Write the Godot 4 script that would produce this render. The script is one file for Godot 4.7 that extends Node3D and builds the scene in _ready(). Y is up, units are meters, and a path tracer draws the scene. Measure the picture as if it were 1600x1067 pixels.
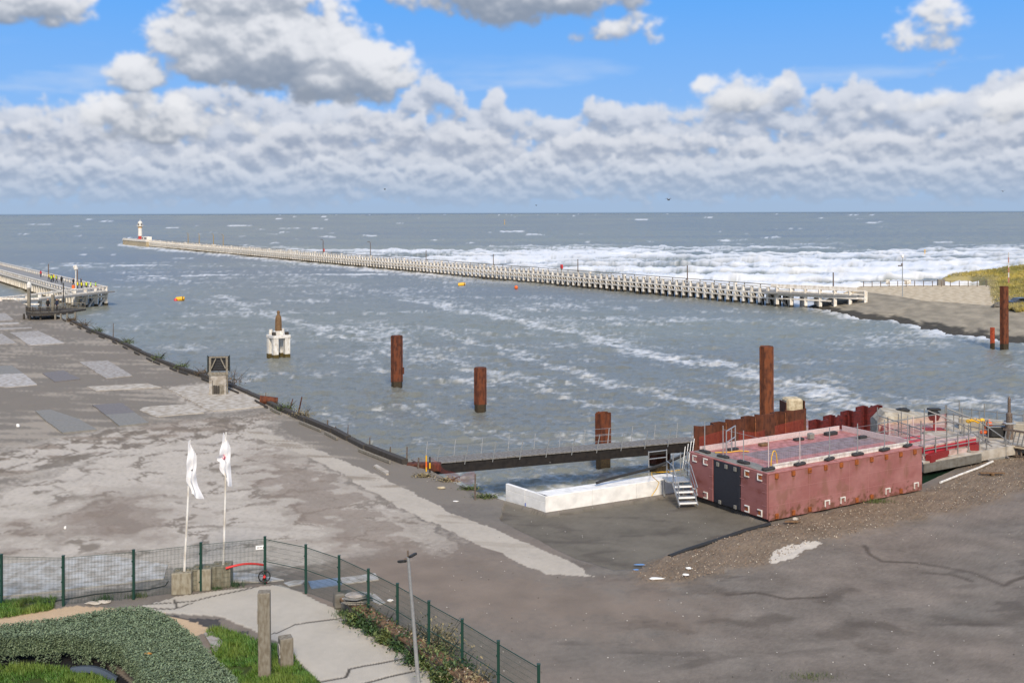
extends Node3D
# A harbour mouth seen from a balcony 16 m above the quay. y is up, metres; land lies at y = 0, the water at WY.
const WY := -3.5
const EXPOSURE := 2.75
var mats := {}
var taken := {}
var rng := RandomNumberGenerator.new()
var n_fine := FastNoiseLite.new()
var n_mid := FastNoiseLite.new()
var n_cell := FastNoiseLite.new()
var n_ridge := FastNoiseLite.new()

func _ready():
	rng.seed = 77
	for a in [[n_fine, 11, 4], [n_mid, 23, 5]]:
		a[0].noise_type = FastNoiseLite.TYPE_SIMPLEX_SMOOTH
		a[0].seed = a[1]
		a[0].frequency = 1.0
		a[0].fractal_type = FastNoiseLite.FRACTAL_FBM
		a[0].fractal_octaves = a[2]
	n_ridge.noise_type = FastNoiseLite.TYPE_SIMPLEX_SMOOTH
	n_ridge.seed = 5
	n_ridge.frequency = 1.0
	n_ridge.fractal_type = FastNoiseLite.FRACTAL_RIDGED
	n_ridge.fractal_octaves = 4
	n_cell.noise_type = FastNoiseLite.TYPE_CELLULAR
	n_cell.seed = 9
	n_cell.frequency = 1.0
	n_cell.fractal_type = FastNoiseLite.FRACTAL_NONE
	n_cell.cellular_return_type = FastNoiseLite.RETURN_DISTANCE2_SUB
	build_camera()
	build_sky()
	make_materials()
	build_water()
	build_land()
	build_coast()
	build_piers()
	build_yard()
	build_quay()
	build_barge()
	build_platform()
	build_front()
	build_small()

func build_camera():
	var cam := Camera3D.new()
	cam.name = "camera"
	cam.position = Vector3(0, 16, 0)
	cam.rotation.z = -0.00314
	cam.projection = Camera3D.PROJECTION_FRUSTUM
	cam.near = 0.5
	cam.far = 80000.0
	cam.size = 0.62765 * 0.5
	cam.frustum_offset = Vector2(0, -0.11765 * 0.5)
	cam.current = true
	add_child(cam)
	var sun := DirectionalLight3D.new()
	sun.name = "sun"
	sun.light_color = Color(1.0, 0.94, 0.85)
	sun.light_energy = 0.5
	sun.light_angular_distance = 14.0
	sun.shadow_enabled = true
	sun.directional_shadow_max_distance = 600.0
	var el := deg_to_rad(38.0)
	var az := deg_to_rad(9.0)
	sun.look_at_from_position(Vector3(sin(az) * cos(el), sin(el), cos(az) * cos(el)) * 100.0, Vector3.ZERO)
	add_child(sun)

# ---------------------------------------------------------------- sky
var cloud_n := FastNoiseLite.new()
var blobs := []
var blob_dy := 0.0
func cn(az: float, el: float, s: float, off: float) -> float:
	return cloud_n.get_noise_3d(sin(deg_to_rad(az)) * 57.3 / s + off, el * 1.3 / s, cos(deg_to_rad(az)) * 57.3 / s)
func cover_near(az: float, el: float) -> float:
	var e := -0.8
	blob_dy = 0.0
	if absf(az) > 36.0 or el > 15.0:
		e = 0.2 + 0.5 * cn(az, el, 20.0, 40.0)
		e -= 0.5 * clampf((7.0 - el) / 3.0, 0.0, 1.0)
		if absf(az) < 40.0 and el < 19.0: e -= 0.7 * minf(clampf((40.0 - absf(az)) / 4.0, 0.0, 1.0), clampf((19.0 - el) / 4.0, 0.0, 1.0))
	for b in blobs:
		var dx: float = (az - b[0]) / b[2]
		if dx > -1.6 and dx < 1.6:
			var dy: float = (el - b[1]) / (b[3] if el > b[1] else b[4])
			var v: float = b[5] * (1.0 - dx * dx - dy * dy)
			if v > e:
				e = v
				blob_dy = clampf(dy + 0.2, -1.0, 1.0)
	return e + 0.6 * cn(az, el, 4.0, 3.0) + 0.4 * cn(az, el, 1.6, 33.0)
func cover_band(az: float, el: float, k: int) -> float:
	var top: float = [2.7, 4.3, 6.1][k] + [1.1, 1.9, 2.7][k] * cn(az, 0.0, [4.0, 6.0, 8.0][k], 7.0 * k)
	var d: float = (top - el) / [0.7, 1.1, 1.6][k]
	var low: float = (el - [1.1, 1.7, 2.6][k]) / [0.9, 1.0, 1.3][k]
	return clampf(d, -1.2, [0.45, 0.36, 0.34][k]) + minf(low, 0.0) * 0.7 + 0.62 * cn(az, el * 1.15, [1.1, 1.7, 2.3][k], 20.0 + 9.0 * k) + 0.45 * cn(az, el * 0.9, [3.4, 4.8, 6.2][k], 60.0 + 9.0 * k)
func lit_of(f0: float, f1: float, f2: float, gain: float, f3: float) -> float:
	var v := -0.03 + (f0 - f3) * gain * 0.7 + (f0 - f1) * gain + (f0 - f2) * gain * 0.5 - maxf(f0 - 0.45, 0.0) * 0.3
	return 0.5 + 0.72 * v / (0.45 + absf(v))
func sky_at(az: float, el: float) -> Color:
	var t := clampf(el / 11.5, 0.0, 1.0)
	var c := Color(0.4, 0.6, 0.88).lerp(Color(0.125, 0.41, 0.95), pow(t, 0.85))
	c = c.lerp(Color(0.09, 0.28, 0.75), clampf((el - 12.0) / 60.0, 0.0, 1.0))
	var ci := clampf(cn(az * 0.35, el * 1.6, 4.6, 90.0) * 1.6 - 0.1, 0.0, 1.0) * clampf(1.0 - absf(el - 6.2) / 2.4, 0.0, 1.0)
	c = c.lerp(Color(0.72, 0.78, 0.86), ci * 0.6)
	if el < 11.0:
		for k in [2, 1, 0]:
			var f0 := cover_band(az, el, k)
			var a := smoothstep(-0.08, 0.24, f0)
			if a > 0.0:
				var s: float = [0.2, 0.29, 0.42][k]
				var l := lit_of(f0, cover_band(az + s * 0.5, el + s, k), cover_band(az - s * 0.3, el + s * 2.2, k), [0.95, 0.85, 0.8][k], cover_band(az + s * 0.1, el + s * 0.3, k))
				l = clampf(l, 0.0, 1.0)
				var cc := Color(0.27, 0.335, 0.46).lerp(Color(0.75, 0.775, 0.84), l)
				c = c.lerp(cc, a * 0.94)
		var hz := pow(clampf(1.0 - (el - 0.4) / 3.4, 0.0, 1.0), 1.5)
		c = c.lerp(Color(0.37, 0.49, 0.67), hz * 0.88)
	if el > 3.5:
		var f0 := cover_near(az, el)
		var rise := blob_dy
		var a := smoothstep(-0.02, 0.36, f0)
		if a > 0.0:
			var l := lit_of(f0, cover_near(az + 0.4, el + 0.75), cover_near(az - 0.3, el + 1.9), 0.72, cover_near(az + 0.06, el + 0.2)) + rise * 0.2
			l = clampf(l, 0.0, 1.0)
			l = clampf(l, 0.0, 1.0)
			var cc := Color(0.27, 0.32, 0.405).lerp(Color(0.84, 0.85, 0.885), l)
			c = c.lerp(cc, a * 0.97)
	return c
func build_sky():
	cloud_n.noise_type = FastNoiseLite.TYPE_SIMPLEX_SMOOTH
	cloud_n.seed = 4
	cloud_n.frequency = 1.0
	cloud_n.fractal_type = FastNoiseLite.FRACTAL_FBM
	cloud_n.fractal_octaves = 7
	cloud_n.fractal_gain = 0.55
	# azimuth, elevation, half width, half height above and below, weight: the big cumulus clouds
	blobs = [[-12.8, 8.5, 6.4, 3.4, 2.6, 0.95], [-9.2, 7.4, 4.6, 2.4, 2.0, 0.8], [-13.6, 10.9, 4.2, 3.2, 2.6, 0.85], [-25.8, 10.3, 5.2, 2.4, 1.5, 0.85], [-19.1, 7.2, 1.7, 1.2, 1.2, 0.62], [-18.0, 5.0, 5.0, 1.2, 1.5, 0.45],
		[0.4, 12.0, 7.6, 2.3, 2.2, 0.9], [6.4, 9.5, 2.6, 0.8, 0.8, 0.26], [21.2, 8.4, 1.5, 3.2, 1.8, 0.16], [25.6, 11.2, 3.2, 1.5, 1.0, 0.75], [11.2, 6.3, 3.4, 1.0, 1.0, 0.45], [20.0, 5.4, 3.0, 1.0, 0.9, 0.42], [25.0, 5.2, 2.6, 1.0, 0.9, 0.45]]
	var w := 4096
	var h := 2048
	var low := Image.create_empty(512, 256, false, Image.FORMAT_RGBF)
	var below := Color(0.1, 0.14, 0.17)
	for y in 256:
		var el := 90.0 - (y + 0.5) / 256.0 * 180.0
		for x in 512:
			low.set_pixel(x, y, sky_at(wrapf((x + 0.5) / 512.0 * 360.0, -180.0, 180.0), el) if el > 0.0 else below)
	low.resize(w, h, Image.INTERPOLATE_CUBIC)
	for y in range(h / 2 - 200, h / 2):
		var el := 90.0 - (y + 0.5) / h * 180.0
		for k in range(-400, 400):
			low.set_pixel(posmod(k, w), y, sky_at((k + 0.5) / w * 360.0, el))
	for y in range(h / 2, h / 2 + 4):
		for x in w:
			low.set_pixel(x, y, below)
	var m := PanoramaSkyMaterial.new()
	m.panorama = ImageTexture.create_from_image(low)
	m.energy_multiplier = 1.0
	var sky := Sky.new()
	sky.sky_material = m
	var env := Environment.new()
	env.background_mode = Environment.BG_SKY
	env.sky = sky
	env.background_energy_multiplier = 1.0 / EXPOSURE
	env.tonemap_mode = Environment.TONE_MAPPER_LINEAR
	env.tonemap_exposure = EXPOSURE
	env.sdfgi_enabled = true
	env.ssao_enabled = true
	env.ssil_enabled = true
	var we := WorldEnvironment.new()
	we.name = "world_environment"
	we.environment = env
	add_child(we)

# ---------------------------------------------------------------- helpers
func numbered(called: String) -> String:
	taken[called] = taken.get(called, 0) + 1
	return called if taken[called] == 1 else "%s_%03d" % [called, taken[called] - 1]
func tag(o: Node, label: String, category := "", group := "", kind := ""):
	if label: o.set_meta("label", label)
	if category: o.set_meta("category", category)
	if group: o.set_meta("group", group)
	if kind: o.set_meta("kind", kind)
	return o
func thing(called: String, label: String, category: String, at := Vector3.ZERO, turn := 0.0, group := "") -> Node3D:
	var o := Node3D.new()
	o.name = numbered(called)
	add_child(o)
	o.position = at
	o.rotation.y = turn
	tag(o, label, category, group)
	return o
func dup(o: Node3D, base: String, at: Vector3, turn := 0.0, label := "", group := "") -> Node3D:
	var c: Node3D = o.duplicate()
	c.name = numbered(base)
	add_child(c)
	c.position = at
	c.rotation.y = turn
	if label: c.set_meta("label", label)
	if group: c.set_meta("group", group)
	return c
func mi(called: String, mesh: Mesh, m: Material, parent: Node = null) -> MeshInstance3D:
	var o := MeshInstance3D.new()
	o.mesh = mesh
	if m: o.material_override = m
	if parent:
		o.name = called
		parent.add_child(o, true)
	else:
		o.name = numbered(called)
		add_child(o)
	return o
func ob(called: String, st: SurfaceTool, m: Material, parent: Node = null) -> MeshInstance3D:
	return mi(called, st.commit(), m, parent)
func struct(called: String, st, m: Material, parent: Node = null):
	var o := mi(called, st if st is Mesh else st.commit(), m, parent)
	if parent == null: o.set_meta("kind", "structure")
	return o
func mb() -> SurfaceTool:
	var st := SurfaceTool.new()
	st.begin(Mesh.PRIMITIVE_TRIANGLES)
	return st
func tri(st: SurfaceTool, a: Vector3, b: Vector3, c: Vector3):
	# seen from the front the corners run clockwise
	var n := (c - a).cross(b - a).normalized()
	for v in [a, b, c]:
		st.set_normal(n)
		st.set_uv(Vector2(v.x + v.y * 0.37, v.z + v.y))
		st.add_vertex(v)
func quad(st: SurfaceTool, a: Vector3, b: Vector3, c: Vector3, d: Vector3):
	tri(st, a, b, c)
	tri(st, a, c, d)
# a box between two corners, with small chamfers on its edges
func hull(st: SurfaceTool, t: Transform3D, s: Vector3, ch := 0.0):
	var h := s * 0.5
	var k := minf(ch, minf(h.x, minf(h.y, h.z)) * 0.9)
	var faces := [[Vector3.RIGHT, Vector3.UP, Vector3.BACK], [Vector3.LEFT, Vector3.UP, Vector3.FORWARD], [Vector3.UP, Vector3.BACK, Vector3.RIGHT], [Vector3.DOWN, Vector3.FORWARD, Vector3.RIGHT], [Vector3.BACK, Vector3.UP, Vector3.LEFT], [Vector3.FORWARD, Vector3.UP, Vector3.RIGHT]]
	for f in faces:
		var n: Vector3 = f[0]
		var u: Vector3 = f[1]
		var v: Vector3 = n.cross(u)
		var c := n * absf(n.dot(h))
		var hu := absf(u.dot(h)) - k
		var hv := absf(v.dot(h)) - k
		var p := [c - u * hu - v * hv, c + u * hu - v * hv, c + u * hu + v * hv, c - u * hu + v * hv]
		quad(st, t * p[0], t * p[3], t * p[2], t * p[1])
	if k > 0.0:
		for ax in 3:
			var a := Vector3.ZERO; a[ax] = 1.0
			var i := (ax + 1) % 3
			var j := (ax + 2) % 3
			for si in [-1.0, 1.0]:
				for sj in [-1.0, 1.0]:
					var e := Vector3.ZERO; e[i] = si * h[i]; e[j] = sj * (h[j] - k)
					var g := Vector3.ZERO; g[i] = si * (h[i] - k); g[j] = sj * h[j]
					var l := a * (h[ax] - k)
					if si * sj > 0: quad(st, t * (e - l), t * (e + l), t * (g + l), t * (g - l))
					else: quad(st, t * (g - l), t * (g + l), t * (e + l), t * (e - l))
		for sx in [-1.0, 1.0]:
			for sy in [-1.0, 1.0]:
				for sz in [-1.0, 1.0]:
					var a := Vector3(sx * h.x, sy * (h.y - k), sz * (h.z - k))
					var b := Vector3(sx * (h.x - k), sy * h.y, sz * (h.z - k))
					var c := Vector3(sx * (h.x - k), sy * (h.y - k), sz * h.z)
					if sx * sy * sz > 0: tri(st, t * a, t * c, t * b)
					else: tri(st, t * a, t * b, t * c)
func box(st: SurfaceTool, c: Vector3, s: Vector3, ch := 0.0, turn := 0.0):
	hull(st, Transform3D(Basis(Vector3.UP, turn), c), s, ch)
# a beam of rectangular section from a to b (wide across, high along its own up)
func beam(st: SurfaceTool, a: Vector3, b: Vector3, wide: float, high: float, ch := 0.0, up := Vector3.UP):
	var d := b - a
	var z := d.normalized()
	if absf(z.dot(up)) > 0.99: up = Vector3.BACK
	var x := up.cross(z).normalized()
	var y := z.cross(x)
	hull(st, Transform3D(Basis(x, y, z), (a + b) * 0.5), Vector3(wide, high, d.length()), ch)
func frames(pts: Array) -> Array:
	var out := []
	var last := Vector3.ZERO
	for i in pts.size():
		var d: Vector3 = (pts[mini(i + 1, pts.size() - 1)] - pts[maxi(i - 1, 0)]).normalized()
		var x: Vector3
		if i == 0:
			x = d.cross(Vector3.UP if absf(d.y) < 0.9 else Vector3.RIGHT).normalized()
		else:
			x = (last - d * last.dot(d)).normalized()
		last = x
		out.append([x, d.cross(x)])
	return out
func tube(st: SurfaceTool, pts: Array, r, sides := 8, caps := true):
	var fr := frames(pts)
	var rad := func(i): return r[i] if r is Array else r
	for i in pts.size() - 1:
		for k in sides:
			var a0 := TAU * k / sides
			var a1 := TAU * (k + 1) / sides
			var q := []
			for e in [[i, a0], [i, a1], [i + 1, a1], [i + 1, a0]]:
				var f = fr[e[0]]
				var n: Vector3 = f[0] * cos(e[1]) + f[1] * sin(e[1])
				q.append([pts[e[0]] + n * rad.call(e[0]), n])
			for e in [0, 2, 1, 0, 3, 2]:
				st.set_normal(q[e][1])
				st.set_uv(Vector2(q[e][0].x + q[e][0].z, q[e][0].y))
				st.add_vertex(q[e][0])
	if caps:
		for e in [[0, 1], [pts.size() - 1, -1]]:
			var f = fr[e[0]]
			var rr: float = rad.call(e[0])
			for k in sides:
				var a0 := TAU * k / sides
				var a1 := TAU * (k + 1) / sides
				var p: Vector3 = pts[e[0]]
				var u: Vector3 = p + (f[0] * cos(a0) + f[1] * sin(a0)) * rr
				var v: Vector3 = p + (f[0] * cos(a1) + f[1] * sin(a1)) * rr
				if e[1] > 0: tri(st, p, u, v)
				else: tri(st, p, v, u)
func rod(st: SurfaceTool, a: Vector3, b: Vector3, r: float, sides := 8):
	tube(st, [a, b], r, sides)
# profile: [radius, height] pairs, from the bottom up; flat facets when smooth is off
func lathe(st: SurfaceTool, at: Vector3, prof: Array, sides := 16, smooth := true):
	for i in prof.size() - 1:
		var r0: float = prof[i][0]
		var r1: float = prof[i + 1][0]
		var slope := Vector2(prof[i + 1][1] - prof[i][1], r0 - r1).normalized()
		for k in sides:
			var a := [TAU * k / sides, TAU * (k + 1) / sides]
			var p := []
			for e in [[0, 0], [1, 0], [1, 1], [0, 1]]:
				var d := Vector3(cos(a[e[0]]), 0, sin(a[e[0]]))
				p.append([at + d * prof[i + e[1]][0] + Vector3.UP * prof[i + e[1]][1], d * slope.x + Vector3.UP * slope.y])
			if smooth:
				for e in [0, 1, 2, 0, 2, 3]:
					st.set_normal(p[e][1])
					st.set_uv(Vector2(k + (1 if e in [1, 2] else 0), p[e][0].y) / 4.0)
					st.add_vertex(p[e][0])
			else:
				quad(st, p[0][0], p[1][0], p[2][0], p[3][0])
func area2(poly: Array) -> float:
	var s := 0.0
	for i in poly.size():
		s += poly[i].cross(poly[(i + 1) % poly.size()])
	return s
# an upright prism over a polygon of (x, z) points
func prism(st: SurfaceTool, poly: Array, y0: float, y1: float, floor_too := false):
	var p := poly.duplicate()
	if area2(p) < 0: p.reverse()
	var t := Geometry2D.triangulate_polygon(PackedVector2Array(p))
	for i in range(0, t.size(), 3):
		var a: Vector2 = p[t[i]]
		var b: Vector2 = p[t[i + 1]]
		var c: Vector2 = p[t[i + 2]]
		if (b - a).cross(c - a) < 0:
			var s := b; b = c; c = s
		tri(st, Vector3(a.x, y1, a.y), Vector3(b.x, y1, b.y), Vector3(c.x, y1, c.y))
		if floor_too: tri(st, Vector3(a.x, y0, a.y), Vector3(c.x, y0, c.y), Vector3(b.x, y0, b.y))
	for i in p.size():
		var a: Vector2 = p[i]
		var b: Vector2 = p[(i + 1) % p.size()]
		quad(st, Vector3(a.x, y0, a.y), Vector3(b.x, y0, b.y), Vector3(b.x, y1, b.y), Vector3(a.x, y1, a.y))
# a polygon with more points along its sides, pushed in and out so that the outline is ragged
func ragged(poly: Array, step: float, amp: float, freq := 1.5) -> Array:
	var out := []
	for i in poly.size():
		var a: Vector2 = poly[i]
		var b: Vector2 = poly[(i + 1) % poly.size()]
		var n := maxi(1, int(a.distance_to(b) / step))
		var side := (b - a).orthogonal().normalized()
		for k in n:
			var p := a.lerp(b, float(k) / n)
			out.append(p + side * n_fine.get_noise_2d(p.x * freq, p.y * freq) * amp * 2.0)
	return out
func inside(p: Vector2, poly: PackedVector2Array) -> bool:
	return Geometry2D.is_point_in_polygon(p, poly)
func line_gap(p: Vector2, pts: Array) -> float:
	var d := 1e9
	for i in pts.size() - 1:
		d = minf(d, p.distance_squared_to(Geometry2D.get_closest_point_to_segment(p, pts[i], pts[i + 1])))
	return sqrt(d)
func grid_mesh(cols: int, rows: int, pos: PackedVector3Array, col: PackedColorArray) -> ArrayMesh:
	var idx := PackedInt32Array()
	idx.resize((cols - 1) * (rows - 1) * 6)
	var nrm := PackedVector3Array()
	nrm.resize(pos.size())
	var w := 0
	var flip := (pos[1] - pos[0]).cross(pos[cols] - pos[0]).y < 0.0
	for r in rows:
		var r0 := maxi(r - 1, 0) * cols
		var r1 := mini(r + 1, rows - 1) * cols
		for c in cols:
			var dx := pos[r * cols + mini(c + 1, cols - 1)] - pos[r * cols + maxi(c - 1, 0)]
			var dz := pos[r1 + c] - pos[r0 + c]
			var n := dx.cross(dz).normalized()
			nrm[r * cols + c] = n if n.y > 0 else -n
			if r < rows - 1 and c < cols - 1:
				var a := r * cols + c
				var i1 := a + 1 if not flip else a + cols + 1
				var i2 := a + cols + 1 if not flip else a + 1
				var i3 := a + cols if not flip else a + cols + 1
				var i4 := a + cols + 1 if not flip else a + cols
				idx[w] = a; idx[w + 1] = i2; idx[w + 2] = i1
				idx[w + 3] = a; idx[w + 4] = i3; idx[w + 5] = i4
				w += 6
	var arr := []
	arr.resize(Mesh.ARRAY_MAX)
	arr[Mesh.ARRAY_VERTEX] = pos
	arr[Mesh.ARRAY_NORMAL] = nrm
	arr[Mesh.ARRAY_COLOR] = col
	arr[Mesh.ARRAY_INDEX] = idx
	var m := ArrayMesh.new()
	m.add_surface_from_arrays(Mesh.PRIMITIVE_TRIANGLES, arr)
	return m
func scatter(called: String, mesh: Mesh, m: Material, where: Array, tints: Array, parent: Node = null):
	var mm := MultiMesh.new()
	mm.transform_format = MultiMesh.TRANSFORM_3D
	mm.use_colors = tints.size() > 0
	mm.mesh = mesh
	mm.instance_count = where.size()
	for i in where.size():
		mm.set_instance_transform(i, where[i])
		if tints.size(): mm.set_instance_color(i, tints[i])
	var o := MultiMeshInstance3D.new()
	o.multimesh = mm
	o.material_override = m
	if parent:
		o.name = called
		parent.add_child(o, true)
	else:
		o.name = numbered(called)
		add_child(o)
	o.set_meta("kind", "stuff")
	return o
func lin(r: float, g: float, b: float) -> Color:
	return Color(r, g, b)

# ---------------------------------------------------------------- materials
func noise_tex(seed_: int, freq: float, octaves: int, size: int, ramp: Array, normal := 0.0, type := FastNoiseLite.TYPE_SIMPLEX_SMOOTH) -> NoiseTexture2D:
	var n := FastNoiseLite.new()
	n.seed = seed_
	n.frequency = freq
	n.noise_type = type
	n.fractal_octaves = octaves
	var t := NoiseTexture2D.new()
	t.width = size
	t.height = size
	t.seamless = true
	t.noise = n
	if normal > 0.0:
		t.as_normal_map = true
		t.bump_strength = normal
	elif ramp.size():
		var g := Gradient.new()
		var off := PackedFloat32Array()
		var cs := PackedColorArray()
		for r in ramp:
			off.append(r[0])
			cs.append(r[1])
		g.offsets = off
		g.colors = cs
		t.color_ramp = g
	return t
# base colour in linear values, a mottling texture laid over it in world or object space
func mat(called: String, c: Color, rough: float, tex: Texture2D = null, scale := 1.0, bump: Texture2D = null, bump_k := 0.5, metal := 0.0) -> StandardMaterial3D:
	var m := StandardMaterial3D.new()
	m.resource_name = called
	m.albedo_color = c.linear_to_srgb()
	m.roughness = rough
	m.metallic = metal
	if tex:
		m.albedo_texture = tex
	if bump:
		m.normal_enabled = true
		m.normal_texture = bump
		m.normal_scale = bump_k
	if tex or bump:
		m.uv1_triplanar = true
		m.uv1_world_triplanar = true
		m.uv1_scale = Vector3.ONE * scale
	mats[called] = m
	return m
func grey(v: float) -> Color:
	return Color(v, v, v)
func make_materials():
	var mottle := noise_tex(1, 0.02, 6, 512, [[0.2, grey(0.9)], [0.5, grey(0.96)], [0.8, grey(1.0)]])
	var grime := noise_tex(2, 0.012, 7, 512, [[0.2, Color(0.82, 0.79, 0.75)], [0.5, Color(0.94, 0.925, 0.905)], [0.75, Color(1, 1, 1)]])
	var rusty := noise_tex(3, 0.015, 7, 512, [[0.15, Color(0.6, 0.5, 0.46)], [0.42, Color(0.86, 0.78, 0.73)], [0.6, Color(1, 0.93, 0.87)], [0.85, Color(1.0, 0.86, 0.7)]])
	var grain := noise_tex(4, 0.08, 4, 512, [[0.3, grey(0.9)], [0.7, grey(1.0)]])
	var rust_wash := noise_tex(8, 0.01, 7, 512, [[0.12, Color(0.8, 0.66, 0.58)], [0.3, Color(0.95, 0.93, 0.93)], [0.6, Color(1, 1, 1)]])
	var rough_n := noise_tex(5, 0.03, 5, 512, [], 3.0)
	var fine_n := noise_tex(6, 0.09, 4, 512, [], 4.0)
	var m := mat("water", Color(1, 1, 1), 0.34, null, 0.14, noise_tex(7, 0.022, 5, 1024, [], 7.0), 0.55)
	m.vertex_color_use_as_albedo = true
	m.metallic_specular = 0.4
	m = mat("sea", Color(1, 1, 1), 0.34, null, 0.14, noise_tex(7, 0.022, 5, 512, [], 7.0), 0.55)
	m.vertex_color_use_as_albedo = true
	m.metallic_specular = 0.4
	m = mat("land", Color(1, 1, 1), 0.85, grain, 0.7, fine_n, 0.35)
	m.vertex_color_use_as_albedo = true
	m.metallic_specular = 0.3
	mat("concrete", Color(0.42, 0.40, 0.37), 0.85, grime, 0.25, fine_n, 0.4)
	mat("dark_concrete", Color(0.17, 0.165, 0.15), 0.9, grime, 0.3, fine_n, 0.5)
	mat("pale_concrete", Color(0.5, 0.47, 0.42), 0.85, grime, 0.2, fine_n, 0.4)
	mat("slab_grey", Color(0.235, 0.225, 0.2), 0.7, mottle, 0.3, fine_n, 0.25)
	mat("slab_light", Color(0.39, 0.375, 0.36), 0.75, grime, 0.3, fine_n, 0.25)
	mat("slab_dark", Color(0.185, 0.17, 0.165), 0.75, mottle, 0.3, fine_n, 0.25)
	mat("white_paint", Color(0.8, 0.8, 0.78), 0.5, grime, 0.5, fine_n, 0.15)
	mat("white_block", Color(0.86, 0.85, 0.82), 0.6, mottle, 0.15)
	mat("pier_white", Color(0.87, 0.845, 0.79), 0.7, grime, 0.22)
	mat("pier_weed", Color(0.06, 0.05, 0.03), 0.8, grime, 0.4)
	mat("pier_deck", Color(0.27, 0.27, 0.265), 0.85, mottle, 0.2)
	mat("rust", Color(0.14, 0.047, 0.02), 0.85, rusty, 0.35, rough_n, 0.5)
	mat("rust_dark", Color(0.1, 0.035, 0.018), 0.85, rusty, 0.5, rough_n, 0.6)
	mat("rust_orange", Color(0.4, 0.085, 0.035), 0.8, rusty, 0.5, rough_n, 0.5)
	mat("black_steel", Color(0.02, 0.02, 0.022), 0.6, rusty, 0.3)
	mat("dark_timber", Color(0.06, 0.055, 0.05), 0.9, grime, 0.6, rough_n, 0.6)
	mat("grey_timber", Color(0.25, 0.235, 0.2), 0.9, grime, 0.9, rough_n, 0.5)
	mat("brown_timber", Color(0.2, 0.12, 0.06), 0.85, grime, 0.9, rough_n, 0.5)
	mat("galvanised", Color(0.5, 0.51, 0.51), 0.4, mottle, 0.7, null, 0.0, 0.6)
	mat("dull_steel", Color(0.2, 0.19, 0.18), 0.6, rusty, 1.0, null, 0.0, 0.3)
	mat("green_post", Color(0.005, 0.04, 0.028), 0.5)
	mat("green_wire", Color(0.015, 0.05, 0.036), 0.5)
	mat("black_plastic", Color(0.02, 0.02, 0.02), 0.55)
	mat("yellow", Color(0.75, 0.42, 0.02), 0.5)
	mat("orange", Color(0.8, 0.14, 0.02), 0.5)
	mat("red", Color(0.6, 0.03, 0.03), 0.45)
	mat("dark_glass", Color(0.01, 0.012, 0.015), 0.08)
	mat("white", Color(0.82, 0.82, 0.82), 0.6)
	mat("stained_concrete", Color(0.5, 0.43, 0.3), 0.85, grime, 0.12)
	mat("faded_red", Color(0.5, 0.2, 0.14), 0.7)
	mat("lighthouse_red", Color(0.4, 0.04, 0.035), 0.6)
	mat("ochre", Color(0.6, 0.33, 0.08), 0.6)
	mat("yellow_pole", Color(0.35, 0.24, 0.08), 0.6)
	mat("slab_pale", Color(0.47, 0.46, 0.45), 0.75, grime, 0.25, fine_n, 0.25)
	mat("slab_white", Color(0.52, 0.515, 0.5), 0.8, grime, 0.2, fine_n, 0.25)
	mat("slab_blue", Color(0.2, 0.26, 0.36), 0.6, mottle, 0.4)
	mat("weedy_rust", Color(0.045, 0.038, 0.02), 0.8, rusty, 0.8, rough_n, 0.6)
	mat("weed_green", Color(0.1, 0.09, 0.025), 0.85, rusty, 0.7, rough_n, 0.6)
	mat("rust_bright", Color(0.17, 0.058, 0.02), 0.8, rusty, 0.3, rough_n, 0.4)
	mat("rust_sheet", Color(0.125, 0.046, 0.024), 0.85, rusty, 0.4, rough_n, 0.5)
	mat("rust_pale", Color(0.25, 0.11, 0.05), 0.8, rusty, 0.5)
	mat("rust_orange_deep", Color(0.33, 0.11, 0.02), 0.8, rusty, 0.6)
	mat("red_sheet", Color(0.13, 0.015, 0.015), 0.8, rusty, 0.4, rough_n, 0.4)
	mat("gangway_deck", Color(0.22, 0.215, 0.21), 0.8, grime, 0.6, fine_n, 0.4)
	mat("black_board", Color(0.012, 0.012, 0.014), 0.7, mottle, 0.6)
	mat("green_black", Color(0.01, 0.025, 0.025), 0.6)
	mat("blue", Color(0.1, 0.16, 0.5), 0.6)
	mat("blue_scrap", Color(0.12, 0.25, 0.5), 0.5)
	mat("blue_grey", Color(0.07, 0.09, 0.12), 0.35)
	mat("red_steel", Color(0.27, 0.105, 0.098), 0.6, rust_wash, 0.16, fine_n, 0.1)
	mat("red_pale", Color(0.36, 0.165, 0.155), 0.6)
	mat("navy_steel", Color(0.014, 0.017, 0.028), 0.5, mottle, 0.4)
	mat("deck_red", Color(0.46, 0.2, 0.2), 0.7, grime, 0.3, fine_n, 0.2)
	mat("deck_violet", Color(0.26, 0.2, 0.22), 0.7, grime, 0.3, fine_n, 0.2)
	mat("pink_white", Color(0.62, 0.5, 0.49), 0.6, mottle, 0.5)
	mat("pink_concrete", Color(0.55, 0.42, 0.4), 0.8, grime, 0.3)
	mat("mesh_pink", Color(0.5, 0.36, 0.38), 0.6)
	mat("rubber", Color(0.035, 0.035, 0.037), 0.85, mottle, 0.8)
	mat("cream_concrete", Color(0.6, 0.53, 0.38), 0.85, grime, 0.4)
	mat("cream_wall", Color(0.47, 0.44, 0.37), 0.85, grime, 0.22, fine_n, 0.3)
	mat("red_paint", Color(0.5, 0.03, 0.05), 0.5, mottle, 0.4)
	mat("red_tarp", Color(0.55, 0.05, 0.06), 0.5, mottle, 0.6)
	mat("red_tarp_deep", Color(0.24, 0.018, 0.018), 0.6, mottle, 0.6)
	mat("dull_galv", Color(0.3, 0.3, 0.29), 0.5, mottle, 0.8, null, 0.0, 0.4)
	mat("green_sheet", Color(0.012, 0.035, 0.02), 0.15, mottle, 0.4)
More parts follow.
